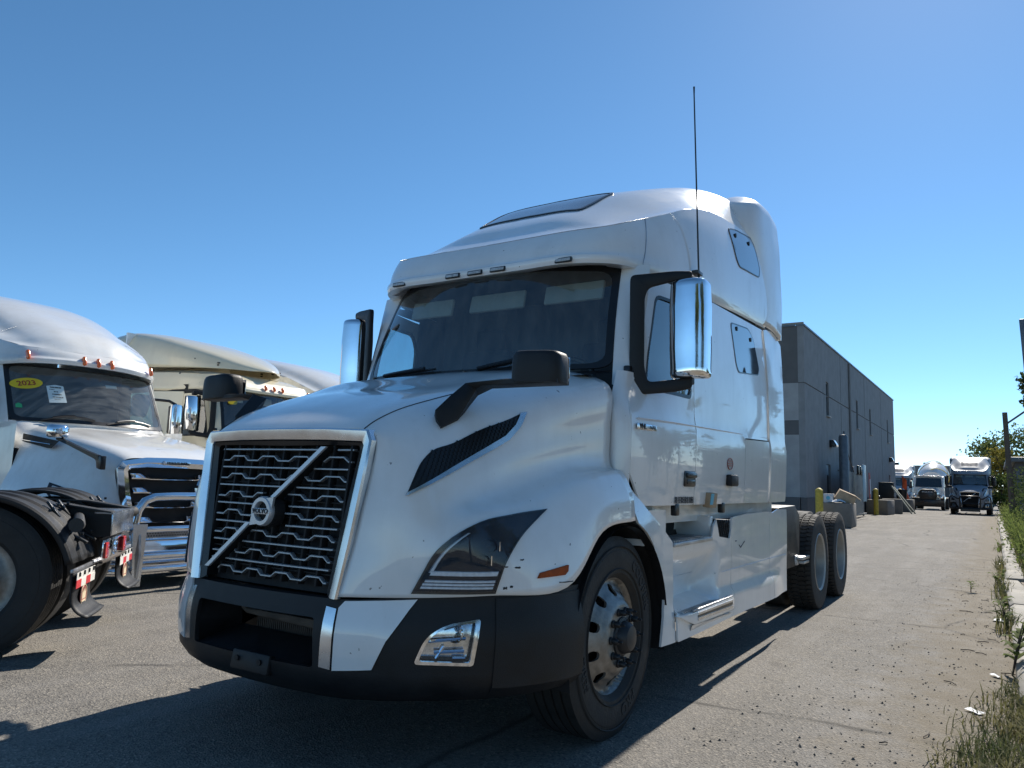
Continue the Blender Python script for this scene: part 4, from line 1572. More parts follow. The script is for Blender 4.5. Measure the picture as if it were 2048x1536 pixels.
pts, tris = cdt(frp, (), .045)
vs, fs = sheet(pts, tris, lambda p: (xfend(*p), p[0], p[1]), .014, (-1, 0, 0))
fender = link('fender_rear', mesh_from('fender_rear', vs, fs, 60), TRUCK, M['white'])
skirt('side_skirt', [(1.972, .945), (2.70, .955), (2.735, 1.03), (2.80, 1.072), (2.86, .95), (3.11, .925), (3.148, .985), (3.142, .42), (3.10, .372), (1.962, .372), (1.95, .53), (1.972, .66)])
skirt('side_skirt', [(3.152, .985), (3.17, 1.075), (3.6, 1.095), (4.305, 1.10), (4.290, .66), (4.30, .368), (3.11, .372), (3.15, .42)])
skirt('side_skirt', [(4.313, 1.10), (4.40, 1.085), (4.60, 1.115), (4.93, 1.11), (4.925, .366), (4.308, .368), (4.298, .66)])
sg = MB()
for (z, y0, y1) in ((.715, 1.96, 2.62), (.70, 2.80, 4.88)):
    sg.tube([(xskirt(y, z + .02 * (y - 2) * .0) + .0005, y, z) for y in np.linspace(y0, y1, 14)], .0028, 5)
sg.build('skirt_groove', M['steel'], TRUCK)
# strap hole and net
nt_ = MB()
nt_.prism([(2.80, 1.075), (3.03, 1.055), (3.12, 1.02), (3.15, .93), (2.87, .945)], 1.16, 1.195, 'x')
mv = nt_.build('skirt_opening', M['dark'], TRUCK)
ntb = MB()
for k in range(6):
    ntb.tube([(1.20, 2.84 + .05 * k, 1.06), (1.203, 2.90 + .05 * k, .95)], .004, 5)
    ntb.tube([(1.20, 2.90 + .05 * k, 1.06), (1.203, 2.84 + .05 * k, .95)], .004, 5)
ntb.build('strap_net', M['plastic'], TRUCK)
# upper step
us = MB()
us.prism([(1.97, .925), (2.70, .932), (2.70, .957), (1.97, .95)], .93, 1.222, 'x', .004)
us.build('step_tread', M['steel'], TRUCK)
tt = MB()
for k in range(26):
    for j in range(4):
        tt.box((1.19 - j * .06, 1.985 + k * .028, .957), (.045, .012, .012))
o = tt.build('tread_teeth', M['steel'], TRUCK)
o['kind'] = 'stuff'
sp = MB()
sp.box((.925, 2.45, 1.04), (.02, 1.3, .25))
sp.prism([(1.945, .95), (1.945, 1.15), (1.60, 1.15), (1.60, .95)], .93, 1.17, 'x')
sp.box((1.06, 2.765, 1.02), (.27, .05, .15), .01)
sp.build('step_well', M['white'], TRUCK)
bh = MB()
bh.prism(rounded([(2.33, .975), (2.66, .985), (2.68, 1.075), (2.37, 1.085)], .03), .935, .955, 'x')
bh.build('step_pocket', M['dark'], TRUCK)
# lower step: projecting box with a slotted face
ls = MB()
ls.prism([(1.93, .522), (2.20, .518), (3.02, .525), (3.05, .505), (3.04, .428), (2.20, .442), (2.10, .47)], 1.10, 1.268, 'x', .006)
ls.grid([[(1.262, y0, .442 - .012 * k), (1.250, y0 + .01, .41), (1.222, y0 + .03, .378)] for k, y0 in enumerate((2.16, 2.5, 3.03))])
lst = ls.build('lower_step', M['white'], TRUCK)
lt = MB()
for k in range(30):
    lt.box((1.19, 2.06 + .031 * k, .527), (.11, .016, .010))
lt.box((1.258, 2.6, .527), (.016, .84, .010), .003)
lt.build('step_grip', M['steel'], lst)
lf = MB()
lf.prism([(2.25, .462), (3.0, .450), (3.0, .468), (2.25, .480)], 1.268, 1.274, 'x')
lf.prism([(2.25, .496), (3.0, .493), (3.0, .508), (2.25, .510)], 1.268, 1.274, 'x')
lf.build('step_rail', M['satin'], lst)
MB().prism([(2.25, .482), (3.0, .470), (3.0, .491), (2.25, .494)], 1.266, 1.270, 'x').build('step_slot', M['trim'], lst)
for p0, p1 in (((3.36, .865), (3.40, .845)), ((3.40, .845), (3.52, .885)), ((3.25, .90), (3.29, .90))):
    MB().tube([(xskirt(*p) + .001, p[0], p[1]) for p in (p0, p1)], .0035, 5).build('paint_scuff', M['ink'], TRUCK)
# beige sub-frame behind the gap under the cab, hinges
gp = MB()
gp.box((1.08, 3.2, 1.13), (.04, 3.3, .14))
gp.build('cab_sill', M['white2'], TRUCK)
for y in (2.05, 3.0):
    b_ = MB()
    b_.box((1.19, y, 1.15), (.04, .06, .075), .008)
    b_.build('skirt_hinge', M['trim'], TRUCK)
# wheel arch liner
for s in (1, -1):
    al = MB()
    al.grid([[(s * x, 1.25 + .60 * math.cos(a), .50 + .60 * math.sin(a)) for x in (.60, .8, 1.0, 1.205)] for a in np.linspace(R_(-15), R_(195), 25)])
    al.box((s * .58, 1.25, .75), (.03, 1.2, .75))
    al.build('wheel_arch', M['dark'], TRUCK)
    MB().grid([[(s * 1.224, 1.25 + q * math.cos(a), .50 + .985 * q * math.sin(a)), (s * 1.17, 1.25 + q * math.cos(a), .50 + .985 * q * math.sin(a))] for q, a in [(.585, R_(t)) for t in np.linspace(10, 170, 24)]]).build('arch_lip', M['trim'], TRUCK)

# ---- wheels, chassis ---------------------------------------------------------
fw = make_front_wheel(TRUCK, (1.02, 1.25, .505))
f2 = copy_tree(fw, TRUCK)
f2.location = (-1.02, 1.25, .505)
f2.rotation_euler = (0, 0, math.pi)
YR = (6.53, 7.85)
dw = make_drive_wheel(TRUCK, (1.075, YR[0], .512))
for y, s in ((YR[1], 1), (YR[0], -1), (YR[1], -1)):
    c = copy_tree(dw, TRUCK)
    c.location = (s * 1.075, y, .512)
    c.rotation_euler = (0 if s > 0 else 0, 0, 0 if s > 0 else math.pi)
    if y > 7:
        for ch in c.children:
            ch.rotation_euler = (R_(31), 0, 0)
for y in YR:                                            # inner tyres of the dual pairs
    for s in (1, -1):
        mb = MB()
        mb.lathe([(-.13, .30), (-.14, .40), (-.125, .49), (-.11, .512), (.11, .512), (.125, .49), (.14, .40), (.13, .30)], c=(s * .75, y, .512), n=48)
        mb.build('inner_tyre', M['rubber_dusty'], TRUCK)
ch = MB()
for s in (1, -1):
    ch.box((s * .43, 4.6, .93), (.09, 8.4, .28), .01)
for y in YR:
    ch.tube([(-.9, y, .51), (.9, y, .51)], .10, 12)
    ch.box((0, y, .53), (.4, .42, .4), .08)
ch.box((0, 1.25, .40), (1.6, .14, .16), .02)
ch.box((0, .9, .9), (.9, 1.3, .5), .04)
ch.box((0, 3.2, .75), (1.9, 2.9, .5), .04)
ch.build('chassis', M['under'], TRUCK)
fifth = MB()
fifth.prism([(-.45, 6.5), (.45, 6.5), (.45, 7.3), (.15, 7.75), (.1, 7.2), (-.1, 7.2), (-.15, 7.75), (-.45, 7.3)], 1.12, 1.18, 'z')
fifth.build('fifth_wheel', M['under'], TRUCK)
rb = MB()
rb.prism(rounded([(4.98, .52), (4.98, 1.12), (5.70, 1.135), (5.92, 1.03), (5.86, .52)], .04), .72, 1.13, 'x', .01)
rb.build('frame_fairing', M['plastic'], TRUCK)
bt = MB()
bt.box((1.15, 5.88, .60), (.10, .42, .035), .006)
bt.box((1.15, 5.88, .555), (.10, .25, .03), .006)
bt.box((1.0, 5.7, .58), (.3, .1, .1), .01)
bt.build('step_bracket', M['steel'], TRUCK)
tk = MB()
tk.tube([(.90, 3.4, .66), (.90, 4.8, .66)], .24, 20)
tk.build('fuel_tank', M['under'], TRUCK)

# ---- door mirrors, hood mirrors, aerial --------------------------------------
P0, P1 = V((1.075, 1.635, 0)), V((1.385, 1.80, 0))
e_ = (P1 - P0).normalized()
n_ = V((e_.y, -e_.x, 0))
Lm = (P1 - P0).length
fo = rounded([(-.02, 1.825), (.25, 1.85), (Lm, 1.875), (Lm, 1.94), (.09, 1.905), (.068, 2.0), (.068, 2.42), (.09, 2.485), (.25, 2.53), (Lm, 2.545), (Lm, 2.59), (.25, 2.59), (-.02, 2.56)], [.04, .02, .02, .02, .03, .02, .02, .03, .03, .02, .03, .04, .03])
mb = MB()
mb.prism(fo, -.014, .020, 'y', .008)
mb.v = [tuple(P0 + e_ * x + n_ * y + V((0, 0, z))) for x, y, z in mb.v]
mir = mb.build('door_mirror', M['plastic'], TRUCK)
hb_ = MB()
hb_.box((1.062, 1.60, 1.93), (.04, .06, .14), .01)
hb_.tube([(1.07, 1.60, 1.87), (1.065, 1.59, 1.82), (1.09, 1.60, 1.78)], .01, 6)
hb_.build('mirror_hinge', M['trim'], mir)
# head: black shell and chrome front
sec = []
for z, k in ((1.935, .86), (1.945, .97), (1.99, 1.0), (2.24, 1.03), (2.48, 1.0), (2.52, .95), (2.528, .85)):
    q = []
    for (x, y) in ((.0, .03), (.0, -.07), (.012, -.095), (.06, -.125), (.12, -.135), (.175, -.12), (.21, -.085), (.218, -.03), (.215, .03)):
        q.append((1.268 + .109 + (x - .109) * k, 1.83 + (y * k), z + .02 * (x - .1)))
    sec.append(q)
hg2 = loft(sec, 2, 3)
mh = MB()
mh.grid(hg2[:, 4:])
c1 = hg2[0, 4:]
c2 = hg2[-1, 4:]
for L in (c1, c2):
    mh.add([tuple(p) for p in L], [tuple(range(len(L)))])
head = mh.build('mirror_cover', M['chrome'], mir, 50)
bs = MB()
bs.grid([[(p[0] - .004, p[1], p[2]) for p in row[:6]] for row in hg2])
bs.box((1.375, 1.868, 2.23), (.20, .012, .54), .01)
bs.box((1.35, 1.81, 2.545), (.08, .06, .05), .01)
bs.box((1.35, 1.81, 1.925), (.08, .06, .05), .01)
bs.build('mirror_housing', M['plastic'], mir, 50)
mg = MB()
mg.box((1.377, 1.878, 2.23), (.17, .006, .50), .002)
mg.build('mirror_glass', M['chrome'], mir)
c = mirrored(mir)
for chd in list(mir.children):
    cc = mirrored(chd)
    cc.parent = c

hm = MB()
sec = []
for z, k in ((1.742, .98), (1.755, 1.0), (1.82, 1.0), (1.865, .97), (1.882, .90), (1.888, .80)):
    q = []
    for a in np.linspace(0, 2 * math.pi, 25)[:-1]:
        ca, sa = math.cos(a), math.sin(a)
        ex = 4.0
        rr = (abs(ca) ** ex + abs(sa) ** ex) ** (-1 / ex)
        q.append((1.143 + .130 * k * rr * ca, .43 + .075 * k * rr * sa, z - .006 * ca))
    sec.append(q)
hm.grid(sec, wrap=True)
n0 = len(hm.v)
hm.f.append(tuple(range(n0 - 24, n0)))
hm.f.append(tuple(range(24))[::-1])
hmo = hm.build('hood_mirror', M['plastic'], TRUCK, 40)
arm = MB()
rows = []
for T0, B0, n_ in (((1.265, .43, 1.754), (1.265, .43, 1.735), (0, -.055, 0)), ((1.0, .42, 1.765), (.985, .42, 1.735), (0, -.055, 0)), ((.86, .41, 1.757), (.865, .41, 1.735), (.004, -.05, .002)),
                   ((.752, .40, 1.745), (.80, .42, 1.712), (.018, -.036, .010)), ((.722, .31, 1.672), (.778, .375, 1.64), (.020, -.026, .012)), ((.700, .230, 1.600), (.757, .335, 1.570), (.018, -.020, .012)), ((.708, .232, 1.565), (.738, .232, 1.527), (.008, -.008, .004))):
    T0, B0, n_ = V(T0), V(B0), V(n_)
    rows.append([T0 - n_, T0 + n_ * .85, T0.lerp(B0, .15) + n_, T0.lerp(B0, .85) + n_, B0 + n_ * .85, B0 - n_])
arm.grid(rows, wrap=True)
arm.f.append((0, 1, 2, 3, 4, 5))
arm.f.append(tuple(len(arm.v) - 6 + k for k in range(6)))
arm.build('mirror_arm', M['plastic'], hmo, 40)
gl = MB()
gl.box((1.143, .512, 1.82), (.22, .004, .10), .002)
gl.build('mirror_glass', M['chrome'], hmo)
c = mirrored(hmo)
for chd in list(hmo.children):
    cc = mirrored(chd)
    cc.parent = c
an = MB()
an.tube([(1.205, 2.46, 2.72), (1.205, 2.455, 2.80), (1.205, 2.36, 4.04), (1.205, 2.358, 4.10)], [.011, .0065, .005, .007], 8)
an.box((1.20, 2.44, 2.765), (.05, .10, .025), .005)
an.build('aerial', M['trim'], TRUCK)

# everything modelled on the driver's side only gets its twin
for o_ in [x for x in TRUCK.children if x.name.split('.')[0] in ('door', 'sleeper_side', 'sleeper_locker', 'lower_side_extender', 'roof_side_joint', 'sleeper_window', 'windscreen_pillar', 'upper_window', 'fender_rear', 'side_skirt', 'step_tread', 'step_well', 'lower_step', 'cab_sill', 'belt_moulding', 'frame_fairing', 'fuel_tank', 'locker_latch')]:
    c = mirrored(o_)
    for chd in list(o_.children):
        cc = mirrored(chd)
        cc.parent = c


# ================================================================== LEFT ROW: tractor with chrome bull bar
def band_roof(T, L, dome, name, mat, parent, nb=4, bulge=.015):
    """roof made of a brow band (lower edge L, upper edge T) and a dome behind it"""
    rows = []
    for k, (l_, t_) in enumerate(zip(L, T)):
        l_, t_ = V(l_), V(t_)
        a, b_ = V(L[max(0, k - 1)]), V(L[min(len(L) - 1, k + 1)])
        tn = b_ - a
        n_ = V((tn.y, -tn.x, 0)).normalized()
        rows.append([l_ + V((0, 0, .0)) - n_ * .004, l_ + V((0, 0, .025)) + n_ * .004, l_.lerp(t_, .45) + n_ * bulge, l_.lerp(t_, .8) + n_ * bulge * .8, t_])
    mb = MB().grid(loft(rows, 5, nb)).grid(loft(dome, 5, 6))
    ls = [tuple(p) for p in spline(np.array(L), 4)]
    mb.grid([[p, (p[0] * .97, p[1] + .05, p[2]), (p[0] * .9, p[1] + .16, p[2] + .05)] for p in ls])
    mb.mirror_x()
    o = mb.build(name, mat, parent, 30)
    return o


def make_freight(name, loc, rz, label, group, full=True):
    t = empty(name, loc, R_(rz))
    tag(t, label, 'truck', group)
    W_ = M['white2']
    H = [
        [(0, -.03, 1.425), (.35, -.02, 1.42), (.60, .0, 1.375), (.655, .02, 1.30), (.62, -.02, 1.0), (.55, -.03, .80), (.50, -.03, .62)],
        [(0, .12, 1.50), (.36, .13, 1.495), (.67, .15, 1.455), (.745, .16, 1.36), (.79, .02, 1.02), (.80, -.02, .8), (.78, -.02, .6)],
        [(0, .5, 1.60), (.4, .5, 1.595), (.79, .48, 1.545), (.865, .48, 1.42), (.97, .42, 1.12), (1.03, .3, .85), (1.05, .28, .6)],
        [(0, 1.0, 1.70), (.42, 1.0, 1.69), (.86, 1.0, 1.62), (.93, 1.0, 1.47), (1.03, .95, 1.2), (1.12, .9, 1.02), (1.15, .85, .9)],
        [(0, 1.48, 1.78), (.44, 1.5, 1.77), (.91, 1.52, 1.68), (.98, 1.52, 1.5), (1.06, 1.5, 1.25), (1.14, 1.5, 1.05), (1.16, 1.5, .92)],
    ]
    hgrid = loft(H, 6, 6)
    hb_ = MB().grid(hgrid)
    bvh = tri_mesh_bvh(hb_)
    hb_.mirror_x().build('hood', W_, t, 50)
    sc_ = MB()                                               # small scoop mark on the hood nose
    sc_.prism([(-.10, .20), (.18, .20), (.05, .30), (-.05, .30)], 1.515, 1.53, 'z', .003)
    sc_.build('hood_scoop', W_, t)

    # chrome grille surround, bars, black backing
    so_ = [(-.49, .62), (-.56, .80), (-.63, 1.02), (-.665, 1.30), (-.61, 1.38), (-.35, 1.425), (0, 1.432), (.35, 1.425), (.61, 1.38), (.665, 1.30), (.63, 1.02), (.56, .80), (.49, .62)]
    si_ = [(-.40, .66), (-.44, .80), (-.50, 1.02), (-.55, 1.27), (-.52, 1.30), (-.33, 1.315), (0, 1.32), (.33, 1.315), (.52, 1.30), (.55, 1.27), (.50, 1.02), (.44, .80), (.40, .66)]
    rows = []
    for a, b_ in zip(so_, si_):
        o_, i_ = V(a), V(b_)
        q = o_.lerp(i_, .5)
        rows.append([(o_.x, .0, o_.y), (o_.x, -.03, o_.y), (q.x, -.05, q.y), (i_.x, -.03, i_.y), (i_.x, .04, i_.y)])
    MB().grid(rows).build('grille_surround', M['chrome'], t, 30)
    pts, tris = cdt(si_, (), .2)
    vs, fs = sheet(pts, tris, lambda p: (p[0], .06, p[1]), 0, 0)
    link('grille_backing', mesh_from('grille_backing', vs, fs), t, M['dark'])
    for i, z in enumerate((1.215, 1.06, .90, .735)):
        w = .50 - (1.215 - z) * .22
        bar = MB()
        rr = []
        for x, hh, dz in ((-w, .030, .0), (-w + .16, .030, .0), (-w + .22, .017, -.018), (0, .017, -.02), (w - .22, .017, -.018), (w - .16, .030, .0), (w, .030, .0)):
            rr.append([(x, .05, z + dz + hh * 1.1), (x, .01, z + dz + hh), (x, -.035, z + dz - hh * .5), (x, -.03, z + dz - hh), (x, .05, z + dz - hh)])
        bar.grid(rr).build('grille_bar', M['chrome'], t, 30)
    bd_ = MB()
    bd_.prism(rounded([(-.17, 1.345), (.17, 1.345), (.17, 1.395), (-.17, 1.395)], .025, 5), -.075, -.05, 'y', .004)
    b_ = bd_.build('name_plate', M['chrome'], t)
    text_obj('FREIGHTLINER', .043, (0, -.077, 1.369), (1, 0, 0), (0, 0, 1), M['ink'], b_, 'badge_lettering', .004, True, .92)
    # bumper and lower mesh
    bm_ = MB()
    sec = []
    for x, y in ((-1.15, .55), (-1.1, .22), (-.95, -.02), (-.6, -.12), (0, -.15), (.6, -.12), (.95, -.02), (1.1, .22), (1.15, .55)):
        sec.append([(x, y + .10, .60), (x, y + .03, .56), (x, y, .48), (x, y - .01, .36), (x, y + .01, .16), (x, y + .06, .12)])
    bm_.grid(loft(sec, 4, 2)).build('bumper', M['chrome'], t, 40)
    MB().box((0, -.10, .555), (.78, .05, .12), .01).build('lower_mesh', M['trim'], t)
    hx_ = MB()
    for r in range(4):
        for k in range(24):
            c = V((-.37 + .032 * k + .016 * (r % 2), -.128, .512 + .028 * r))
            hx_.add([c + V((.017 * math.cos(a), -.004, .017 * math.sin(a))) for a in [math.pi / 6 + math.pi / 3 * q for q in range(6)]] + [c + V((.012 * math.cos(a), -.004, .012 * math.sin(a))) for a in [math.pi / 6 + math.pi / 3 * q for q in range(6)]],
                    [(i, (i + 1) % 6, 6 + (i + 1) % 6, 6 + i) for i in range(6)])
    hx_.build('mesh_cells', M['steel'], t, recalc=False)['kind'] = 'stuff'
    # bull bar: two plates, top loop, four cross tubes
    bb = MB()
    bb.tube([(-.60, -.34, .70), (-.58, -.35, .86), (-.52, -.36, .96), (-.42, -.37, 1.0), (-.2, -.38, 1.01), (.2, -.38, 1.01), (.42, -.37, 1.0), (.52, -.36, .96), (.58, -.35, .86), (.60, -.34, .70)], .045, 14)
    bull = bb.build('bull_bar', M['chrome'], t)
    for s in (-1, 1):
        MB().prism([(-.25, .72), (-.40, .72), (-.46, .40), (-.42, .08), (-.30, .06), (-.30, .40)], s * .58 - .012, s * .58 + .012, 'x').build('bull_bar_plate', M['steel'], bull)
        MB().prism([(s * .50, .72), (s * .66, .72), (s * .62, .08), (s * .53, .08)], -.42, -.405, 'y').build('bull_bar_plate', M['satin'], bull)
    for z, w, yy in ((.655, .95, -.33), (.375, .95, -.34), (.235, .95, -.34)):
        MB().tube([(-w, yy + .22, z - .01), (-w + .1, yy + .06, z), (-w + .25, yy, z), (w - .25, yy, z), (w - .1, yy + .06, z), (w, yy + .22, z - .01)], .036, 12).build('bull_bar_tube', M['chrome'], bull)
    # headlights, hood vents and mirrors
    for s in (-1, 1):
        hp = [(s * .78, -.02, .80), (s * .84, .05, .93), (s * .92, .25, 1.03), (s * .985, .55, 1.10), (s * 1.0, .66, 1.12), (s * 1.02, .66, 1.02), (s * 1.02, .45, .90), (s * .95, .16, .80)]
        hp_ = [(abs(p[0]), p[1], p[2]) for p in hp]
        vs, fs = on_mesh(bvh, hp_, (-.7, .7, 0), .008, .012, .04)
        if s < 0:
            vs = [V((-p[0], p[1], p[2])) for p in vs]
        h_ = link('headlight', mesh_from('headlight', vs, fs), t, M['lampdark'])
        inn = shrink(hp_, .8)
        vs, fs = on_mesh(bvh, inn, (-.7, .7, 0), .012, .004, .04)
        if s < 0:
            vs = [V((-p[0], p[1], p[2])) for p in vs]
        link('lamp_lens', mesh_from('lamp_lens', vs, fs), h_, M['lensgrey'])
        vp = [(.93, .74, 1.60), (.93, 1.85, 1.705), (.96, 1.85, 1.59), (.95, 1.0, 1.50), (.94, .88, 1.50)]
        mb = MB()
        mb.add([V((s * (.945 + .035 * (p[1] - .74)), p[1], p[2])) for p in [(0, .70, 1.575), (0, 1.49, 1.665), (0, 1.49, 1.575), (0, .92, 1.495), (0, .84, 1.495)]], [(0, 1, 2, 3, 4)])
        v_ = mb.build('hood_vent', M['dark'], t)
        MB().tube([(s * (.95 + .035 * (y - .74) + .004), y, 1.54 + .085 * (y - .9)) for y in (.86, 1.2, 1.49)], .006, 6).build('vent_strip', M['chrome'], v_)
        if s < 0 or full:
            mm = MB()
            sec = []
            for z, k in ((1.60, .75), (1.615, .93), (1.66, 1.0), (1.71, .98), (1.735, .82), (1.742, .6)):
                sec.append([(s * (1.08 + .115 * k * math.cos(a)), .47 + .07 * k * math.sin(a), z) for a in np.linspace(0, 2 * math.pi, 17)[:-1]])
            mm.grid(sec, wrap=True)
            mm.f += [tuple(range(16)), tuple(range(len(mm.v) - 16, len(mm.v)))]
            m_ = mm.build('hood_mirror', M['chrome'], t, 50)
            rr = []
            for (c, hw, hv) in (((1.06, .50, 1.60), .05, .02), ((.99, .42, 1.555), .05, .02), ((.92, .12, 1.45), .045, .022), ((.885, -.06, 1.395), .05, .03)):
                x, y, z = c
                rr.append([(s * (x - .012), y - hw * .4, z - hv), (s * (x + .02), y - hw * .3, z - hv), (s * (x + .025), y, z + hv), (s * (x - .012), y, z + hv)])
            arm_ = MB().grid(rr, wrap=True)
            arm_.prism([(-.12, 1.42), (.06, 1.42), (-.02, 1.36), (-.04, 1.29), (-.12, 1.275)], s * .845, s * .905, 'x', .008)
            arm_.build('mirror_arm', M['trim'], m_, 30)
    # windscreen, pillars, cab side, roof
    def ws(x, k, d=0.0):
        a = min(1, abs(x))
        y0 = 1.56 + .30 * a ** 2.2
        y1 = 1.97 + .30 * a ** 2.2
        return V((x * (.98 + (.955 - .98) * k), y0 + (y1 - y0) * k + d, 1.83 + (2.545 - 1.83) * k))
    po = rounded([(-1, 0), (1, 0), (1, 1), (-1, 1)], .08, 5)
    pi_ = rounded([(-.95, .06), (.95, .06), (.95, .97), (-.95, .97)], .10, 5)
    pts, tris = cdt(po, [pi_], .1)
    vs, fs = sheet(pts, tris, lambda p: ws(*p), .012, (0, 1, -.3))
    w_ = link('windscreen', mesh_from('windscreen', vs, fs), t, M['trim'])
    pts, tris = cdt(pi_, (), .1)
    vs, fs = sheet(pts, tris, lambda p: ws(p[0], p[1], .003), 0, 0)
    link('pane', mesh_from('pane', vs, fs), w_, M['dustyglass'])
    for x0, x1 in ((-.72, -.12), (.02, .72)):
        p = [ws(x0 + (x1 - x0) * k, .02 + .10 * math.sin(k * 2.6) , -.02) for k in np.linspace(0, 1, 6)]
        MB().tube(p, .010, 6).tube([q + V((0, -.01, .01)) for q in p[1:4]], .012, 6).build('wiper', M['trim'], t)
    cb = MB()
    for s in (-1, 1):
        cb.grid([[(s * x, y, z) for x, y in ((.985 - .03 * k, 1.87 + .40 * k), (1.04 - .03 * k, 1.96 + .36 * k), (1.08 - .02 * k, 2.12 + .3 * k))] for z, k in ((1.5, -.4), (1.83, 0), (2.2, .5), (2.545, 1.0))])
        cb.grid([[(s * (1.05 + .06 * smoothstep(1.5, 2.4, y)), y, z) for y in (1.5, 1.7, 2.0, 2.12)] for z in (.9, 1.3, 1.55, 1.8)])
        cp_, ct_ = cdt([(2.12, .55), (5.3, .55), (5.3, 2.62), (2.40, 2.62), (2.12, 1.85)], [[(2.26, 1.84), (2.95, 1.84), (2.95, 2.42), (2.48, 2.42)]], .3)
        vs_, fs_ = sheet(cp_, ct_, lambda p: (s * (1.08 + .04 * smoothstep(2.1, 2.6, p[0]) - .03 * smoothstep(1.9, 2.6, p[1])), p[0], p[1]), 0, 0)
        cb.add(vs_, fs_)
    # cowl between the hood's rear edge and the windscreen
    for s in (-1, 1):
        cb.grid([[V((s * p[0], p[1] - .01, p[2] - .012)), V((s * p[0] * 1.02, p[1] + .12, p[2] - .0)), ws(s * min(1, p[0] * 1.06), 0, .02)] for p in hgrid[-1][:19]])
    cb.box((0, 5.3, 2.2), (2.2, .04, 3.0))
    cb.build('cab', W_, t, 50)
    if full:
        for s in (-1, 1):
            MB().prism([(2.24, 1.82), (2.97, 1.82), (2.97, 2.44), (2.46, 2.44)], s * 1.10 - .004, s * 1.10 + .004, 'x').build('door_window', M['sideglass'], t)
    ib = MB()
    ib.box((0, 3.1, 2.0), (2.0, .04, 1.3)).box((0, 2.05, 1.80), (1.85, .5, .08), .03)
    ib.build('cabin_lining', M['cabin'], t)
    Tt = [(0, 1.96, 2.76), (.35, 1.98, 2.765), (.62, 2.05, 2.77), (.82, 2.17, 2.785), (.94, 2.36, 2.84), (1.01, 2.6, 2.95), (1.06, 3.0, 3.12), (1.09, 3.6, 3.35), (1.10, 4.5, 3.55), (1.10, 5.3, 3.62)]
    Ll = [(0, 1.86, 2.585), (.35, 1.875, 2.58), (.66, 1.95, 2.565), (.86, 2.06, 2.545), (.98, 2.22, 2.525), (1.05, 2.5, 2.52), (1.09, 3.0, 2.56), (1.11, 3.6, 2.6), (1.12, 4.5, 2.62), (1.12, 5.3, 2.62)]
    dome = [
        [(0, 1.96, 2.76), (.35, 1.98, 2.765), (.62, 2.05, 2.77), (.74, 2.11, 2.775), (.82, 2.17, 2.785)],
        [(0, 2.05, 2.89), (.36, 2.07, 2.88), (.60, 2.13, 2.84), (.76, 2.20, 2.815), (.88, 2.25, 2.81)],
        [(0, 2.18, 3.01), (.38, 2.2, 2.99), (.62, 2.24, 2.93), (.80, 2.30, 2.87), (.94, 2.36, 2.84)],
        [(0, 2.5, 3.175), (.42, 2.52, 3.15), (.70, 2.55, 3.06), (.88, 2.58, 2.97), (1.01, 2.6, 2.95)],
        [(0, 3.0, 3.38), (.45, 3.0, 3.36), (.76, 3.0, 3.27), (.95, 3.0, 3.15), (1.06, 3.0, 3.12)],
        [(0, 3.6, 3.60), (.50, 3.6, 3.58), (.82, 3.6, 3.50), (1.0, 3.6, 3.39), (1.09, 3.6, 3.35)],
        [(0, 4.4, 3.79), (.55, 4.4, 3.77), (.86, 4.4, 3.70), (1.02, 4.45, 3.60), (1.10, 4.5, 3.55)],
        [(0, 5.3, 3.95), (.58, 5.3, 3.93), (.88, 5.3, 3.83), (1.03, 5.3, 3.70), (1.10, 5.3, 3.62)],
    ]
    rf_ = band_roof(Tt, Ll, dome, 'roof', W_, t)
    sm_ = MB()
    for s in (-1, 1):
        sm_.tube([(s * (1.052), 2.46, 2.54), (s * 1.03, 2.50, 2.75), (s * .97, 2.52, 2.94), (s * .70, 2.60, 3.085)], .003, 5)
    sm_.build('roof_seam', M['steel'], t)
    for x, y, z in ((-.80, 1.992, 2.655), (-.18, 1.868, 2.655), (0, 1.862, 2.655), (.18, 1.868, 2.655), (.80, 1.992, 2.655)):
        l_ = MB()
        l_.box((x, y - .004, z), (.042, .055, .125), .018, (R_(-26), 0, 0))
        l_.build('clearance_lamp', M['orange'], t)
    # door mirrors: chrome, upright
    for s in (-1, 1):
        sec = []
        for z, k in ((1.80, .7), (1.82, .95), (2.0, 1.0), (2.2, .98), (2.235, .9), (2.245, .6)):
            sec.append([(s * 1.29 + .095 * k * math.cos(a), 2.06 + .06 * k * math.sin(a), z) for a in np.linspace(0, 2 * math.pi, 17)[:-1]])
        mm = MB().grid(sec, wrap=True)
        mm.f += [tuple(range(16)), tuple(range(len(mm.v) - 16, len(mm.v)))]
        d_ = mm.build('door_mirror', M['chrome'], t, 50)
        MB().tube([(s * 1.05, 2.12, 1.80), (s * 1.2, 2.08, 1.76), (s * 1.29, 2.07, 1.80)], .03, 8).tube([(s * 1.04, 2.25, 2.3), (s * 1.2, 2.12, 2.29), (s * 1.29, 2.07, 2.24)], .02, 8).box((s * 1.29, 2.10, 2.02), (.19, .06, .40), .02).build('mirror_arm', M['trim'], d_)
    # wheels
    for s in (-1, 1):
        w = MB()
        w.lathe([(a + s * .95, r) for a, r in ((-.13, .30), (-.14, .42), (-.11, .51), (.11, .51), (.14, .42), (.13, .30), (.05, .28), (-.05, .02), (.05, .02))], c=(0, 1.15, .51), n=40)
        w.build('wheel', M['rubber'], t)
    MB().box((0, 1.6, .55), (1.6, 3.0, .5), .03).box((0, 4.0, .9), (.9, 5, .3)).build('chassis', M['under'], t)
    return t, ws, w_


FT, FWS, FW = make_freight('semi_truck', (-5.109, 2.745, 0), 89.3, 'white semi truck with chrome bull bar and yellow 2023 sticker on its windscreen', 'trucks parked along the left row')


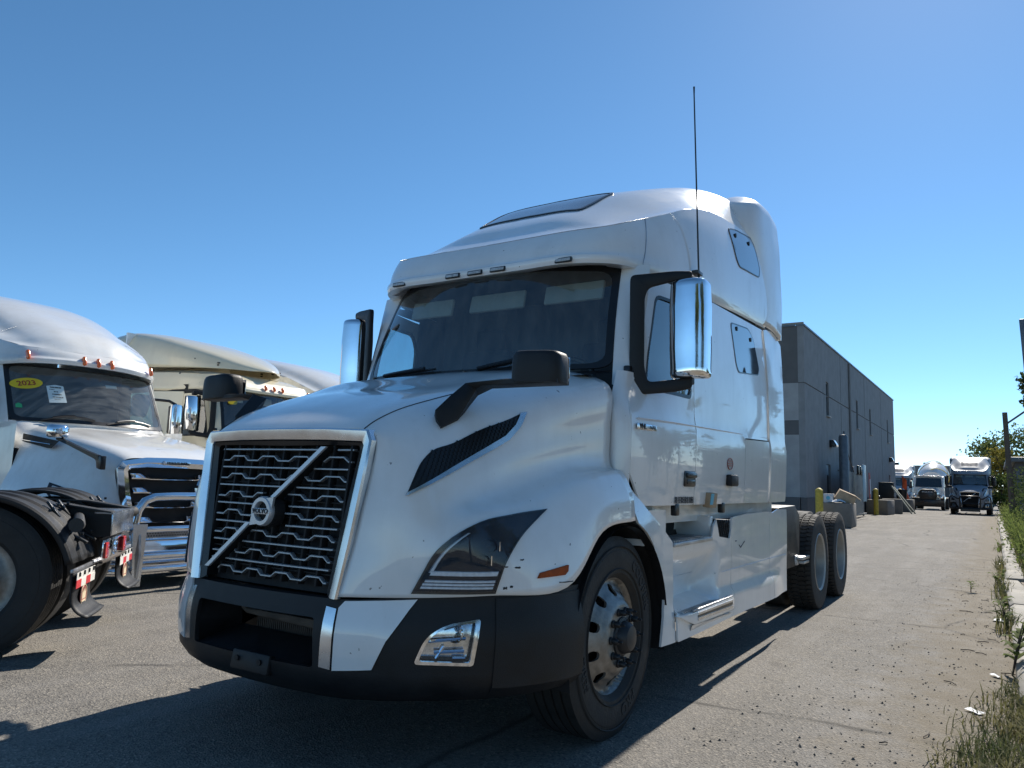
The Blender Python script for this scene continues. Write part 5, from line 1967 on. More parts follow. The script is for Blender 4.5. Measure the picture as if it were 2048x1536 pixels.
def ws_decal(name, poly, mat, d, parent=None):
    """flat print on the inside of the windscreen: poly in (x, height fraction)"""
    pts, tris = cdt(poly, (), .06)
    vs, fs = sheet(pts, tris, lambda p: FWS(p[0], p[1], d), 0, 0)
    return link(name, mesh_from(name, vs, fs), parent or FW, mat)


def ws_text(txt, size, x, k, mat, parent, slant=0.0, d=-.006, bold=True):
    vs, fs = text_mesh(txt, size, .001, bold)
    out = []
    for v in vs:
        xx = x + v.x * math.cos(slant) - v.y * math.sin(slant)
        yy = v.x * math.sin(slant) + v.y * math.cos(slant)
        out.append(FWS(xx, k + yy / .80, d))
    return link('sticker_lettering', mesh_from('sticker_lettering', out, fs), parent, mat)


el = [(-.80 + .165 * math.cos(a) * math.cos(.18) - .075 / .80 * math.sin(a) * math.sin(.18) * .8, .66 + (.165 * math.cos(a) * math.sin(.18) + .075 * math.sin(a)) / .80) for a in np.linspace(0, 2 * math.pi, 33)[:-1]]
ye = ws_decal('year_sticker', el, M['yellow'], -.003)
ws_text('2023', .095, -.80, .66, M['stickred'], ye, .18)
pap = ws_decal('paper_notice', [(-.60, .34), (-.41, .36), (-.42, .655), (-.51, .67), (-.605, .64)], M['paper'], -.003)
rq = random.Random(3)
ln_ = MB()                                              # print too small to read: broken dark strokes
for k, x0, x1, h in ((.622, -.57, -.45, .012), (.583, -.58, -.53, .006), (.545, -.535, -.49, .009), (.497, -.555, -.455, .010), (.447, -.555, -.455, .009), (.405, -.54, -.47, .004)):
    x = x0
    while x < x1:
        w = rq.uniform(.006, .014)
        p = [FWS(a, kk, -.006) for a, kk in ((x, k - h), (x + w, k - h), (x + w, k + h), (x, k + h))]
        ln_.add(p, [(0, 1, 2, 3)])
        x += w + rq.uniform(.002, .006)
ln_.build('paper_print', M['ink'], pap)['kind'] = 'stuff'
ws_decal('green_sticker', [(-.93, .22), (-.87, .22), (-.87, .28), (-.90, .305), (-.93, .28)], M['green'], -.003)
ws_decal('visor_tag', [(.16, .72), (.33, .73), (.33, .79), (.16, .78)], M['paper'], .05)

# third truck in the row: only its white roof shows
F3, _, _ = make_freight('semi_truck', (-6.15, 9.25, 0), 90, 'white semi truck whose domed roof alone shows behind the cream truck', 'trucks parked along the left row', False)


# ================================================================== LEFT ROW: cream tractor with roof deflector
SKIP = {'grille_mesh', 'grille_bar', 'grille_frame', 'paint_scuff', 'roof', 'roof_seam', 'skylight', 'roof_extender', 'upper_window', 'clearance_lamp', 'aerial', 'name_badge', 'badge_lettering', 'door_lettering', 'card_tag',
        'oval_decal', 'oil_pipe', 'radiator_core', 'plate_holder', 'intake_duct', 'tread_teeth', 'vent_mesh', 'strap_net', 'skirt_opening', 'wheel', 'inner_tyre', 'light_guide', 'step_bracket', 'fifth_wheel', 'mirror_cover'}


def copy_truck(src, name, label, group, loc, rz, mats, skip):
    r = src.copy()
    r.name = name
    COL.objects.link(r)
    r.location = loc
    r.rotation_euler = (0, 0, R_(rz))
    tag(r, label, 'truck', group)
    cache = {}

    def rec(o, par):
        if o.name.split('.')[0] in skip:
            return
        c = o.copy()
        if o.type == 'MESH' and mats:
            me = o.data
            if any(mm and mm.name in mats for mm in me.materials):
                if me.name not in cache:
                    m2 = me.copy()
                    for i, mm in enumerate(m2.materials):
                        if mm and mm.name in mats:
                            m2.materials[i] = mats[mm.name]
                    cache[me.name] = m2
                c.data = cache[me.name]
        COL.objects.link(c)
        c.parent = par
        for ch_ in list(o.children):
            rec(ch_, c)
    for ch_ in list(src.children):
        rec(ch_, r)
    return r


CREAM = copy_truck(TRUCK, 'semi_truck', 'cream semi truck with low roof and separate roof air deflector behind the bull bar truck', 'trucks parked along the left row', (-6.28, 6.32, 0), 90, {'white_paint': M['cream']}, SKIP)
capT = [(0, 1.62, 2.86), (.42, 1.625, 2.862), (.70, 1.64, 2.865), (.87, 1.71, 2.875), (.98, 1.86, 2.90), (1.05, 2.1, 2.93), (1.10, 2.5, 2.96), (1.13, 3.0, 2.99), (1.14, 3.6, 3.01), (1.14, 4.86, 3.0)]
capL = [(0, 1.479, 2.648), (.35, 1.479, 2.648), (.68, 1.49, 2.65), (.86, 1.575, 2.655), (.97, 1.70, 2.66), (1.06, 1.9, 2.65), (1.14, 2.3, 2.645), (1.178, 2.85, 2.655), (1.188, 3.5, 2.69), (1.192, 4.86, 2.72)]
capD = [
    [(0, 1.62, 2.86), (.42, 1.625, 2.862), (.62, 1.635, 2.864), (.78, 1.67, 2.87), (.87, 1.71, 2.875)],
    [(0, 1.78, 2.95), (.42, 1.79, 2.945), (.66, 1.80, 2.93), (.83, 1.84, 2.905), (.95, 1.88, 2.90)],
    [(0, 2.1, 3.01), (.44, 2.1, 3.005), (.74, 2.1, 2.985), (.92, 2.1, 2.94), (1.05, 2.1, 2.93)],
    [(0, 2.7, 3.07), (.46, 2.7, 3.065), (.80, 2.7, 3.05), (1.0, 2.68, 3.0), (1.115, 2.66, 2.97)],
    [(0, 3.6, 3.10), (.48, 3.6, 3.10), (.84, 3.6, 3.09), (1.03, 3.6, 3.05), (1.14, 3.6, 3.01)],
    [(0, 4.86, 3.08), (.48, 4.86, 3.08), (.84, 4.86, 3.07), (1.03, 4.86, 3.04), (1.14, 4.86, 3.0)],
]
band_roof(capT, capL, capD, 'roof', M['cream'], CREAM)
# deflector: hollow shell narrowing to a rounded nose
fs_ = [
    [(0, 1.58, 3.075), (.08, 1.60, 3.072), (.16, 1.66, 3.068), (.2, 1.70, 3.065), (.22, 1.72, 3.06)],
    [(0, 1.80, 3.19), (.22, 1.84, 3.18), (.42, 1.92, 3.15), (.50, 1.98, 3.11), (.53, 2.0, 3.075)],
    [(0, 2.25, 3.38), (.40, 2.28, 3.36), (.68, 2.34, 3.30), (.78, 2.4, 3.20), (.81, 2.42, 3.085)],
    [(0, 2.95, 3.60), (.55, 2.97, 3.58), (.88, 3.0, 3.50), (.99, 3.04, 3.36), (1.01, 3.06, 3.10)],
    [(0, 3.8, 3.80), (.62, 3.8, 3.78), (.97, 3.8, 3.69), (1.08, 3.8, 3.50), (1.10, 3.8, 3.13)],
    [(0, 4.55, 3.90), (.66, 4.55, 3.88), (1.02, 4.55, 3.78), (1.13, 4.55, 3.58), (1.15, 4.55, 3.15)],
    [(0, 4.85, 3.88), (.66, 4.85, 3.86), (1.03, 4.86, 3.76), (1.15, 4.88, 3.56), (1.17, 4.9, 3.16)],
]
dfl = MB().grid(loft(fs_, 5, 5)).mirror_x().build('roof_deflector', M['cream'], CREAM, 50)
sd_ = dfl.modifiers.new('thickness', 'SOLIDIFY')
sd_.thickness = .015
sm_ = MB()
for s in (-1, 1):
    sm_.tube([(s * 1.135, 4.6, 3.2), (s * 1.12, 4.55, 3.58), (s * 1.02, 4.5, 3.78)], .004, 5)
    for (x, y, z) in ((.84, 2.6, 3.2), (.84, 2.6, 3.25), (.98, 3.1, 3.2), (.98, 3.1, 3.25), (1.115, 4.2, 3.22), (1.115, 4.2, 3.28), (.66, 2.2, 3.14), (.66, 2.2, 3.18)):
        sm_.lathe([(-.02, .014), (.03, .014), (.033, .001)], 'x', (s * x, y, z), 8, sgn=s)
sm_.build('deflector_bolts', M['trim'], dfl)
for x in (-.93, -.185, 0, .185, .93):
    y = 1.472 + (.16 if abs(x) > .5 else 0)
    MB().box((x, y + .03, 2.765), (.036, .05, .095), .014, (R_(-26), 0, 0)).build('clearance_lamp', M['orange'], CREAM)
MB().prism(rounded([(-.92, 1.0), (-.74, 1.0), (-.74, 1.2), (-.92, 1.2)], .05), 1.57, 1.575, 'y').xform(Matrix.Translation((.06, .02, 1.42))).build('year_sticker', M['yellow'], CREAM)
# chrome door mirror of this truck
for s in (-1, 1):
    sec = []
    for z, k in ((1.94, .8), (1.96, .97), (2.24, 1.0), (2.48, .97), (2.50, .8)):
        sec.append([(s * 1.38 + .12 * k * math.cos(a), 1.80 + .07 * k * math.sin(a), z) for a in np.linspace(0, 2 * math.pi, 17)[:-1]])
    mm = MB().grid(sec, wrap=True)
    mm.f += [tuple(range(16)), tuple(range(len(mm.v) - 16, len(mm.v)))]
    mm.build('mirror_cover', M['chrome'], CREAM, 50)

# ================================================================== FRONT LEFT: rear end of a bare tractor chassis
CH = empty('truck_chassis', (-3.21, .944, 0), R_(138.9))
tag(CH, 'black rear end of a bare tractor with fendered wheels and red badge mud flaps', 'truck chassis')
wh_ = empty('wheel', (-.80, .62, .515), math.pi, CH)
mb = MB()
mb.lathe(tyre_profile(.515, .30), n=72)
mb.build('tyre', M['rubber'], wh_, 28)
rm = MB()
rm.lathe([(0.10, 0.300), (0.118, 0.312), (0.122, 0.306), (0.112, 0.292), (0.05, 0.28), (0.035, 0.25), (.04, .21), (.07, .17), (.085, .15), (.085, .02)], n=64)
rm.build('rim', M['alu'], wh_)
hb_ = MB()
hb_.lathe([(.08, .10), (.16, .095), (.19, .08), (.20, .03), (.20, .001)], n=28)
hb_.build('hub', M['alu'], wh_)
for k in range(10):
    a = 2 * math.pi * k / 10
    n = MB().lathe([(.08, .024), (.10, .024), (.105, .019), (.14, .017), (.145, .001)], n=10).build('lug_nut', M['chrome'], wh_)
    n.location = (0, .143 * math.cos(a), .143 * math.sin(a))
for x in (-.45, .80, .45):
    mb = MB()
    mb.lathe([(-.13, .30), (-.14, .40), (-.125, .49), (-.11, .515), (.11, .515), (.125, .49), (.14, .40), (.13, .30), (.03, .28), (.0, .02)], c=(x, .62, .515), n=48)
    mb.build('inner_tyre' if abs(x) < .6 else 'wheel', M['rubber'], CH)
# ribbed plastic fenders over the tyres
for s in (-1, 1):
    g_ = []
    prof = [(.30, -.02), (.305, .004), (.40, .004), (.42, .018), (.50, .018), (.52, .004), (.66, .004), (.68, .018), (.76, .018), (.78, .004), (.90, .004), (.93, .012), (.965, .012), (.98, .0), (.985, -.03)]
    for a in np.linspace(R_(13), R_(128), 30):
        q = .595
        g_.append([(s * x, .60 - (q + d) * math.cos(a) * 1.05, .50 + (q + d) * math.sin(a)) for x, d in prof])
    f_ = MB().grid(g_).build('fender', M['plastic'], CH, 30)
    sd_ = f_.modifiers.new('thickness', 'SOLIDIFY')
    sd_.thickness = .008
    for x in (.47, .72):
        for a in (R_(28), R_(52)):
            fb = MB()
            fb.box((s * x, .60 - .625 * math.cos(a) * 1.05, .50 + .625 * math.sin(a)), (.035, .02, .14), .004, (a - math.pi / 2 + .0, 0, 0))
            for dz in (-.04, .04):
                fb.box((s * x, .60 - .637 * math.cos(a) * 1.05 - dz * .6 * math.sin(a) * -1 * -1, .50 + .637 * math.sin(a) + dz * .6), (.02, .02, .02), .004)
            fb.build('fender_clamp', M['trim'], CH)
    fbk = MB()
    fbk.tube([(s * .98, -.02, .90), (s * .90, -.02, .90), (s * .42, .10, .93), (s * .38, .12, .86), (s * .36, .14, .70)], [.05, .04, .036, .036, .036], 12)
    fbk.build('fender_bracket', M['under'], CH)
# frame rails, rear cross member
for s in (-1, 1):
    r_ = MB()
    r_.prism([(-.12, .78), (-.12, .955), (.22, 1.01), (.45, 1.02), (4.5, 1.02), (4.5, .74), (.30, .74)], s * .38 - .008, s * .38 + .008, 'x')
    r_.prism([(-.12, .955), (.22, 1.01), (.45, 1.02), (4.5, 1.02), (4.5, 1.032), (.45, 1.032), (.22, 1.022), (-.12, .967)], s * .38 - .07 - .02 * s, s * .38 + .07 - .02 * s, 'x')
    r_.build('frame_rail', M['under'], CH)
cm = MB()
cm.box((0, -.125, .87), (.80, .014, .17), .004)
cm.prism([(-.42, -.13), (.42, -.13), (.36, .12), (.22, .24), (-.22, .24), (-.36, .12)], .948, .962, 'z')
cm.build('rear_cross_member', M['satin'], CH)
ax = MB()
ax.tube([(-.9, .62, .51), (.9, .62, .51)], .09, 12).box((0, .62, .53), (.4, .4, .36), .08).box((0, 1.6, .8), (.7, .3, .3))
ax.build('axle', M['under'], CH)
lb = MB()
lb.box((.06, -.06, .665), (.78, .02, .16), .004)
lb.build('lamp_panel', M['chrome'], CH)
for x in (-.26, .38):
    MB().prism(rounded([(x - .055, .60), (x + .055, .60), (x + .055, .725), (x - .055, .725)], .03), -.085, -.068, 'y', .004).build('tail_lamp', M['red'], CH)
rl = MB()
rl.box((.06, -.065, .58), (.84, .03, .02), .003).box((.06, -.05, .755), (.84, .02, .015))
rl.build('lamp_panel_rail', M['rust'], CH)
for s in (-1, 1):
    x0, x1 = (-.95, -.44) if s < 0 else (.44, .95)
    hgr = MB()
    hgr.box(((x0 + x1) / 2, .0, .575), (.56, .02, .025), .003)
    hgr.tube([(x0 if s > 0 else x1, .0, .58), ((x0 if s > 0 else x1) - s * .1, -.03, .59)], .018, 8)
    hgr.xform(Matrix.Translation((0, -.022, .012)))
    hgr.build('flap_hanger', M['steel'], CH)
    g_ = []
    for q in np.linspace(0, 1, 14):
        a = q * 1.35
        if q < .5:
            y, z = .0 - .008 * q, .565 - .34 * q
        else:
            k = (q - .5) * 2
            y, z = -.004 - .11 * (1 - math.cos(k * 1.3)) / .73 , .395 - .13 * math.sin(k * 1.3) / .96
        g_.append([(x, y - .012 * math.sin((x - x0) / (x1 - x0) * math.pi) * (1 if s < 0 else 1), z) for x in np.linspace(x0, x1, 9)])
    fl = MB().grid(g_).build('mud_flap', M['plastic'], CH, 60)
    fl.location = (0, -.022, .012)
    sd_ = fl.modifiers.new('thickness', 'SOLIDIFY')
    sd_.thickness = .010
    w4 = (x1 - x0) / 4
    tpw = MB()
    tpw.box(((x0 + x1) / 2, -.026, .535), (x1 - x0 - .02, .004, .05))
    tpw.build('reflective_tape', M['tapewhite'], fl)
    for k in range(4):
        MB().box((x0 + w4 * (k + .5), -.028, .482), (w4 - .002, .004, .055)).build('reflective_tape', M['tapered'] if k % 2 == (0 if s < 0 else 1) else M['tapewhite'], fl)
    bo = MB()
    for k in range(4):
        bo.box((x0 + w4 * (k + .5), -.032, .545), (.016, .012, .03), .003)
    bo.build('flap_bolts', M['trim'], fl)
    xm = (x0 + x1) / 2 - .03
    bg__ = MB()
    bg__.prism([(xm + .085 * math.cos(a), .385 + .075 * math.sin(a)) for a in np.linspace(0, 2 * math.pi, 25)[:-1]], -.030, -.026, 'y')
    em_ = bg__.build('flap_emblem', M['badge_red'], fl)
    rg_ = MB()
    rg_.tube([(xm + .080 * math.cos(a), -.031, .385 + .070 * math.sin(a)) for a in np.linspace(0, 2 * math.pi, 25)], .003, 5)
    crn = [(-.045, .36), (.045, .36), (.05, .425), (.026, .40), (.013, .435), (0, .405), (-.013, .435), (-.026, .40), (-.05, .425)]
    rg_.prism([(xm + a, b_) for a, b_ in crn], -.033, -.030, 'y')
    rg_.box((xm, -.0315, .345), (.085, .003, .012))
    rg_.build('emblem_crown', M['badge_cream'], em_)


# ================================================================== RIGHT SIDE: building, lane furniture
def wall_mat(name, col, scale=1.6):
    m, nt, b = mat_base(name)
    n1 = noise(nt, scale, 6, .6)
    n2 = noise(nt, 30, 3, .6)
    n3 = noise(nt, 1.2, 5, .6, stretch=(2.5, 2.5, .12))
    r1 = ramp(nt, n1.outputs[0], [(.3, tuple(c * .86 for c in col)), (.7, tuple(c * 1.12 for c in col))])
    r3 = ramp(nt, n3.outputs[0], [(.55, 0.0), (.8, .3)])
    c = mixc(nt, r3.outputs[0], r1.outputs[0], tuple(k * .6 for k in col))
    nt.links.new(c.outputs[2], b.inputs['Base Color'])
    b.inputs['Roughness'].default_value = .85
    bump(nt, b, n2.outputs[0], .25, .01)
    return m


M['stucco_light'] = wall_mat('stucco_light', (.33, .33, .325))
M['stucco_mid'] = wall_mat('stucco_mid', (.235, .238, .24))
M['stucco_dark'] = wall_mat('stucco_dark', (.115, .112, .11))
M['concrete'] = wall_mat('concrete', (.27, .25, .215), 4)
M['block'] = wall_mat('block_concrete', (.20, .185, .165), 4)
M['yellowpost'] = simple('yellow_paint', (.55, .40, .05), .55, var=.3, scale=9)
M['bluesteel'] = simple('blue_grey_steel', (.10, .12, .14), .45, .3, var=.25)
M['corrug'] = simple('corrugated_metal', (.22, .20, .18), .6, .2, var=.2)
M['wood'] = simple('weathered_wood', (.11, .085, .065), .85, var=.35, scale=12, bumpy=.4, bscale=40)
M['flag'] = simple('orange_flag', (.80, .12, .03), .7, var=.15)
M['bluesheet'] = simple('pale_blue_sheet', (.35, .52, .60), .6, var=.12)
M['board'] = simple('pale_board', (.34, .34, .27), .7, var=.15)
M['boxwhite'] = simple('white_carton', (.60, .62, .64), .7, var=.12)

BLD = empty('warehouse_building', (-3.6, 30.3, 0))
tag(BLD, 'two storey grey stucco warehouse with narrow windows behind the front truck', 'building')
BL_, BH1, BH2 = 33.1, 8.13, 8.5


def wall_long(name, z0, z1f, z1b, mat, holes, x=0.0):
    """long side facing the lane, openings really cut: polygon in (y, z)"""
    pts, tris = cdt([(-.25, z0), (BL_, z0), (BL_, z1b), (-.25, z1f)], holes, 1.2)
    vs, fs = sheet(pts, tris, lambda p: (x, p[0], p[1]), .25, (-1, 0, 0))
    return link(name, mesh_from(name, vs, fs, 30), BLD, mat)


wins = [(4.55, 5.25, 4.78, 6.38), (13.7, 14.4, 4.88, 6.48), (19.15, 19.85, 4.9, 6.5), (28.4, 29.1, 4.95, 6.6)]
doors = [(4.3, 5.3, .0, 2.5), (28.6, 29.5, .0, 2.55)]
upper_h = [[(a, b_) for a, b_ in ((y0, 5.74), (y1, 5.74), (y1, z1), (y0, z1))] for y0, y1, z0, z1 in wins]
lower_h = [[(a, b_) for a, b_ in ((y0, z0), (y1, z0), (y1, 5.70), (y0, 5.70))] for y0, y1, z0, z1 in wins]
mid_h = lower_h + [[(y0, .95), (y1, .95), (y1, z1), (y0, z1)] for y0, y1, z0, z1 in doors]


def wall_poly(name, poly, mat, holes=(), x=0.0):
    pts, tris = cdt(poly, holes, 1.2)
    vs, fs = sheet(pts, tris, lambda p: (x, p[0], p[1]), .25, (-1, 0, 0))
    return link(name, mesh_from(name, vs, fs, 30), BLD, mat)


def notch(z_edge, boxes, top, y_end=BL_, zt0=0.0, zt1=0.0, up=True):
    """outline of a wall strip whose top or bottom edge is notched by openings"""
    e = []
    for y0, y1, zn in sorted(boxes):
        e += [(y0, z_edge), (y0, zn), (y1, zn), (y1, z_edge)]
    return e


up_poly = [(-.25, 5.745)] + notch(5.745, [(w[0], w[1], w[3]) for w in wins], True) + [(BL_, 5.745), (BL_, BH2), (-.25, BH1)]
wall_poly('upper_wall', up_poly, M['stucco_mid'])
mid_poly = [(-.25, .98)] + notch(.98, [(d[0], d[1], d[3]) for d in doors], True) + [(BL_, .98), (BL_, 5.70)] + notch(5.70, [(w[0], w[1], w[2]) for w in wins], True)[::-1] + [(-.25, 5.70)]
wall_poly('middle_wall', mid_poly, M['stucco_mid'])
lo_poly = [(-.25, 0), (doors[0][0], 0), (doors[0][0], .975), (-.25, .975)]
wall_poly('base_wall', lo_poly, M['stucco_dark'], x=.03)
wall_poly('base_wall', [(doors[0][1], 0), (doors[1][0], 0), (doors[1][0], .975), (doors[0][1], .975)], M['stucco_dark'], x=.03)
wall_poly('base_wall', [(doors[1][1], 0), (BL_, 0), (BL_, .975), (doors[1][1], .975)], M['stucco_dark'], x=.03)
jb = MB()
jb.box((-.14, BL_ / 2 - .125, 5.722), (.20, BL_ + .24, .05))
jb.build('joint_reveal', M['stucco_dark'], BLD)
# gable end facing the camera, in bands
for z0, z1, m_, n_ in ((0, .98, 'stucco_dark', 'base_wall'), (.98, 3.55, 'stucco_light', 'end_wall'), (3.55, 4.15, 'stucco_dark', 'end_band'), (4.15, 5.72, 'stucco_light', 'end_wall'), (5.72, BH1, 'stucco_dark', 'end_band')):
    MB().box((-9.0, -.125 + (.0 if n_ != 'base_wall' else -.03), (z0 + z1) / 2), (17.5, .25, z1 - z0 - .006)).build(n_, M[m_], BLD)
rfm = MB()
rfm.prism([(.25, BH1 - .3), (BL_, BH2 - .3), (BL_, BH2 - .15), (.25, BH1 - .15)], -17.5, -.25, 'x')
rfm.build('roof', M['stucco_dark'], BLD)
cp = MB()
cp.prism([(-.28, BH1), (BL_ + .05, BH2), (BL_ + .05, BH2 + .07), (-.28, BH1 + .07)], -.30, .05, 'x')
cp.box((-9, -.13, BH1 + .035), (17.3, .34, .07))
cp.build('parapet_cap', M['bluesteel'], BLD)
pp = MB()
pp.box((-1.3, -.2, BH1 + .12), (2.6, .09, .09))
pp.tube([(-2.9, .5, BH1 - .2), (-2.9, .5, BH1 + .55)], .2, 16).tube([(-2.9, .5, BH1 + .55), (-2.9, .5, BH1 + .85)], .30, 16)
pp.build('roof_vent', M['concrete'], BLD)
for y0, y1, z0, z1 in wins:
    w_ = MB()
    for (a, b_, c, d) in ((y0, y0 + .06, z0, z1), (y1 - .06, y1, z0, z1), (y0 + .06, y1 - .06, z0, z0 + .06), (y0 + .06, y1 - .06, z1 - .06, z1), ((y0 + y1) / 2 - .03, (y0 + y1) / 2 + .03, z0 + .06, z1 - .06)):
        w_.box((-.10, (a + b_) / 2, (c + d) / 2), (.06, b_ - a, d - c))
    f_ = w_.build('window', M['bluesteel'], BLD)
    MB().box((-.13, (y0 + y1) / 2, (z0 + z1) / 2), (.01, y1 - y0, z1 - z0)).build('pane', M['darkglass'], f_)
    MB().box((.03, (y0 + y1) / 2, z0 - .04), (.14, y1 - y0 + .12, .06), .008).build('sill', M['stucco_light'], f_)
for y0, y1, z0, z1 in doors:
    d_ = MB().box((-.10, (y0 + y1) / 2, z1 / 2), (.06, y1 - y0 - .02, z1 - .02), .01).build('door', M['bluesteel'], BLD)
    MB().box((-.06, (y0 + y1) / 2 + .1, z1 * .62), (.015, .26, .9)).build('pane', M['darkglass'], d_)
for y, z in ((5.4, 3.5), (29.3, 3.7)):
    l_ = MB().prism([(.0, z - .18), (.0, z + .16), (.18, z + .16), (.30, z - .05), (.30, z - .14)], y - .26, y + .26, 'y', .01)
    l_ = l_.build('wall_light', M['trim'], BLD)
    MB().prism([(.10, z - .19), (.295, z - .15), (.31, z - .06), (.19, z + .155), (.185, z + .12)], y - .235, y + .275, 'y').build('lamp_lens', M['lensgrey'], l_)

for y in (8.6, 17.1, 25.0):
    MB().box((.004, y, 3.33), (.008, .035, 4.66)).build('panel_joint', M['stucco_dark'], BLD)
    MB().box((.004, y, 7.0), (.008, .035, 2.4)).build('panel_joint', M['stucco_dark'], BLD)
dp = MB().tube([(.06, 11.2, 8.2), (.06, 11.2, .3), (.2, 11.2, .15)], .06, 10)
for z in (2.2, 4.6, 7.2):
    dp.box((.04, 11.2, z), (.10, .18, .05))
dp.build('downpipe', M['stucco_mid'], BLD)

# bollards, blocks, gate
for i, (x, y, h, lab) in enumerate(((-2.35, 25.9, 1.32, 'yellow bollard nearest the truck wheels, beside the boxes on the concrete block'),
                                    (-2.85, 45.2, 1.44, 'yellow bollard standing in front of the grey concrete block past the gate'),
                                    (-3.0, 60.0, 1.55, 'yellow bollard at the far corner of the warehouse under the orange flag'))):
    mb = MB().lathe([(0, .001), (0, .13), (h - .02, .13), (h, .11), (h + .05, .05), (h + .06, .001)], 'z', (0, 0, 0), 20)
    o = mb.build('bollard', M['yellowpost'])
    o.location = (x, y, 0)
    tag(o, lab, 'bollard', 'yellow bollards along the warehouse')
for i, (x, y, sx, sy, sz, lab) in enumerate(((-1.95, 27.6, .95, 1.7, .86, 'grey concrete block nearest the truck, heaped with cartons'),
                                             (-2.85, 47.2, 1.15, 2.2, .85, 'grey concrete block right behind the second yellow bollard'),
                                             (-2.6, 50.8, 1.15, 2.0, .90, 'grey concrete block with pale boards leaning on it'),
                                             (-2.45, 56.5, 1.1, 1.8, .85, 'grey concrete block nearest the far trucks, below the orange flag'))):
    b_ = MB().box((0, 0, sz / 2), (sx, sy, sz), .04)
    o = b_.build('concrete_block', M['block'])
    o.location = (x, y, 0)
    o.rotation_euler = (0, 0, R_((3, -4, 5, -3)[i]))
    tag(o, lab, 'concrete block', 'concrete blocks along the warehouse')
bx = MB().box((0, 0, .16), (.32, .36, .32), .01)
o = bx.build('carton', M['boxwhite'])
o.location = (-2.25, 27.2, .86)
tag(o, 'small white carton with a blue spot on the block beside the first bollard', 'carton')
c_ = MB().lathe([(0, .07), (.004, .07), (.005, .001)], 'y', (0, -.181, .17), 16, sgn=-1).build('printed_spot', M['bluelabel'], o)
bx = MB()
bx.prism([(-.36, 0), (.30, -.04), (.36, .30), (-.22, .42)], -.25, .25, 'y', .01)
bx.prism([(-.22, .42), (.36, .30), (.52, .22), (.50, .20)], -.25, .0, 'y')
o = bx.build('carton', M['card'])
o.location = (-1.78, 27.4, .90)
o.rotation_euler = (R_(6), R_(12), R_(14))
tag(o, 'crushed brown cardboard box lying on the block nearest the truck', 'carton')
rg = np.random.default_rng(5)
g_ = [[(-.3 + .15 * i, -.2 + .13 * j, .03 + .10 * rg.random() * (0 < i < 4)) for j in range(4)] for i in range(5)]
o = MB().grid(loft(g_, 3, 3)).build('plastic_bag', M['boxwhite'])
o.location = (-1.95, 26.95, .86)
tag(o, 'crumpled white plastic bag beside the brown box on the block', 'bag')

GT = empty('yard_gate', (-2.6, 33.0, 0))
tag(GT, 'dark slatted metal gate swung open against the warehouse behind the tall post', 'gate')
for k in range(34):
    MB().box((-.10 - .008 * k, .25 + .235 * k, 1.16), (.02, .20, 2.1)).build('slat', M['bluesteel'], GT)
for z in (.16, 1.16, 2.18):
    MB().box((-.26, 4.2, z), (.06, 8.2, .07)).build('rail', M['bluesteel'], GT)
for y in (.1, 4.2, 8.2):
    MB().box((-.14 - .03 * y, y, 1.25), (.08, .08, 2.45), .01).build('stile', M['bluesteel'], GT)
MB().tube([(-.0, .15, 3.4), (-.12, 3.5, 2.2)], .02, 6).build('stay_rod', M['rust'], GT)
for y in (.4, 5.4, 6.2, 7.4):
    MB().box((-.2, y, 2.35), (.10, .3, .45), .02).build('gate_bracket', M['trim'], GT)
ps = MB().lathe([(0, .001), (0, .19), (3.62, .19), (3.72, .14), (3.74, .001)], 'z', (0, 0, 0), 24)
ps.box((0, 0, .02), (.7, .7, .04))
ps.tube([(.0, .25, 2.0), (.0, .25, 3.9)], .035, 8).box((0, .16, 3.2), (.06, .3, .06)).box((0, .16, 2.2), (.06, .3, .06))
o = ps.build('gate_post', M['bluesteel'])
o.location = (-2.6, 32.9, 0)
tag(o, 'tall round blue grey gate post standing at the lane edge before the warehouse', 'post')
sh = MB().box((0, 0, 1.7), (.03, 1.0, 1.75), .005)
sh.box((.012, -.25, 1.7), (.012, .02, 1.7)).box((.012, .25, 1.7), (.012, .02, 1.7))
o = sh.build('sheet_sign', M['bluesheet'])
o.location = (-2.42, 37.6, 0)
tag(o, 'pale blue hanging sheet fixed to the gate beside the tall post', 'sheet')
o = MB().box((0, 0, 1.6), (.02, .5, 1.3)).box((.012, .1, 1.9), (.01, .3, .5)).build('notice_board', M['stickred'])
o.location = (-2.45, 39.6, 0)
MB().box((.02, .05, 1.55), (.015, .28, .75)).build('notice_paper', M['boxwhite'], o)
tag(o, 'dark red notice board with white paper hung on the gate', 'sign')
for k, (y, tilt, lab) in enumerate(((51.3, 22, 'pale board leaning over the concrete block, nearer of the two boards'), (51.9, 24, 'pale board leaning over the concrete block, farther of the two boards'))):
    o = MB().box((0, 0, 1.0), (.07, .34, 2.05), .005).build('leaning_board', M['board'])
    o.location = (-1.55 + .15 * k, y, .0)
    o.rotation_euler = (0, R_(-tilt * 1.5), 0)
    tag(o, lab, 'board', 'pale boards leaning at the blocks')
o = MB().box((0, 0, .95), (.9, .08, 1.3), .02).box((0, .3, .95), (.9, .5, .06)).build('waste_cart', M['under'])
o.location = (-3.1, 52.5, .35)
tag(o, 'dark green cart behind the leaning boards beside the warehouse', 'cart')
o = MB().lathe([(0, .001), (0, .24), (.62, .30), (.66, .30), (.66, .26), (.05, .2)], 'z', (0, 0, 0), 20).build('bin', M['trim'])
o.location = (-2.5, 56.3, .85)
tag(o, 'black bucket standing on the concrete block nearest the far trucks', 'bucket')
o = MB().tube([(0, 0, 0), (0, 0, .5)], .10, 10).tube([(0, 0, .5), (0, 0, .62)], .05, 8).box((.25, .1, .12), (.12, .1, .24), .02).build('bottle', M['trim'])
o.location = (-3.15, 46.9, .85)
tag(o, 'black bottle standing on the block behind the second bollard', 'bottle')
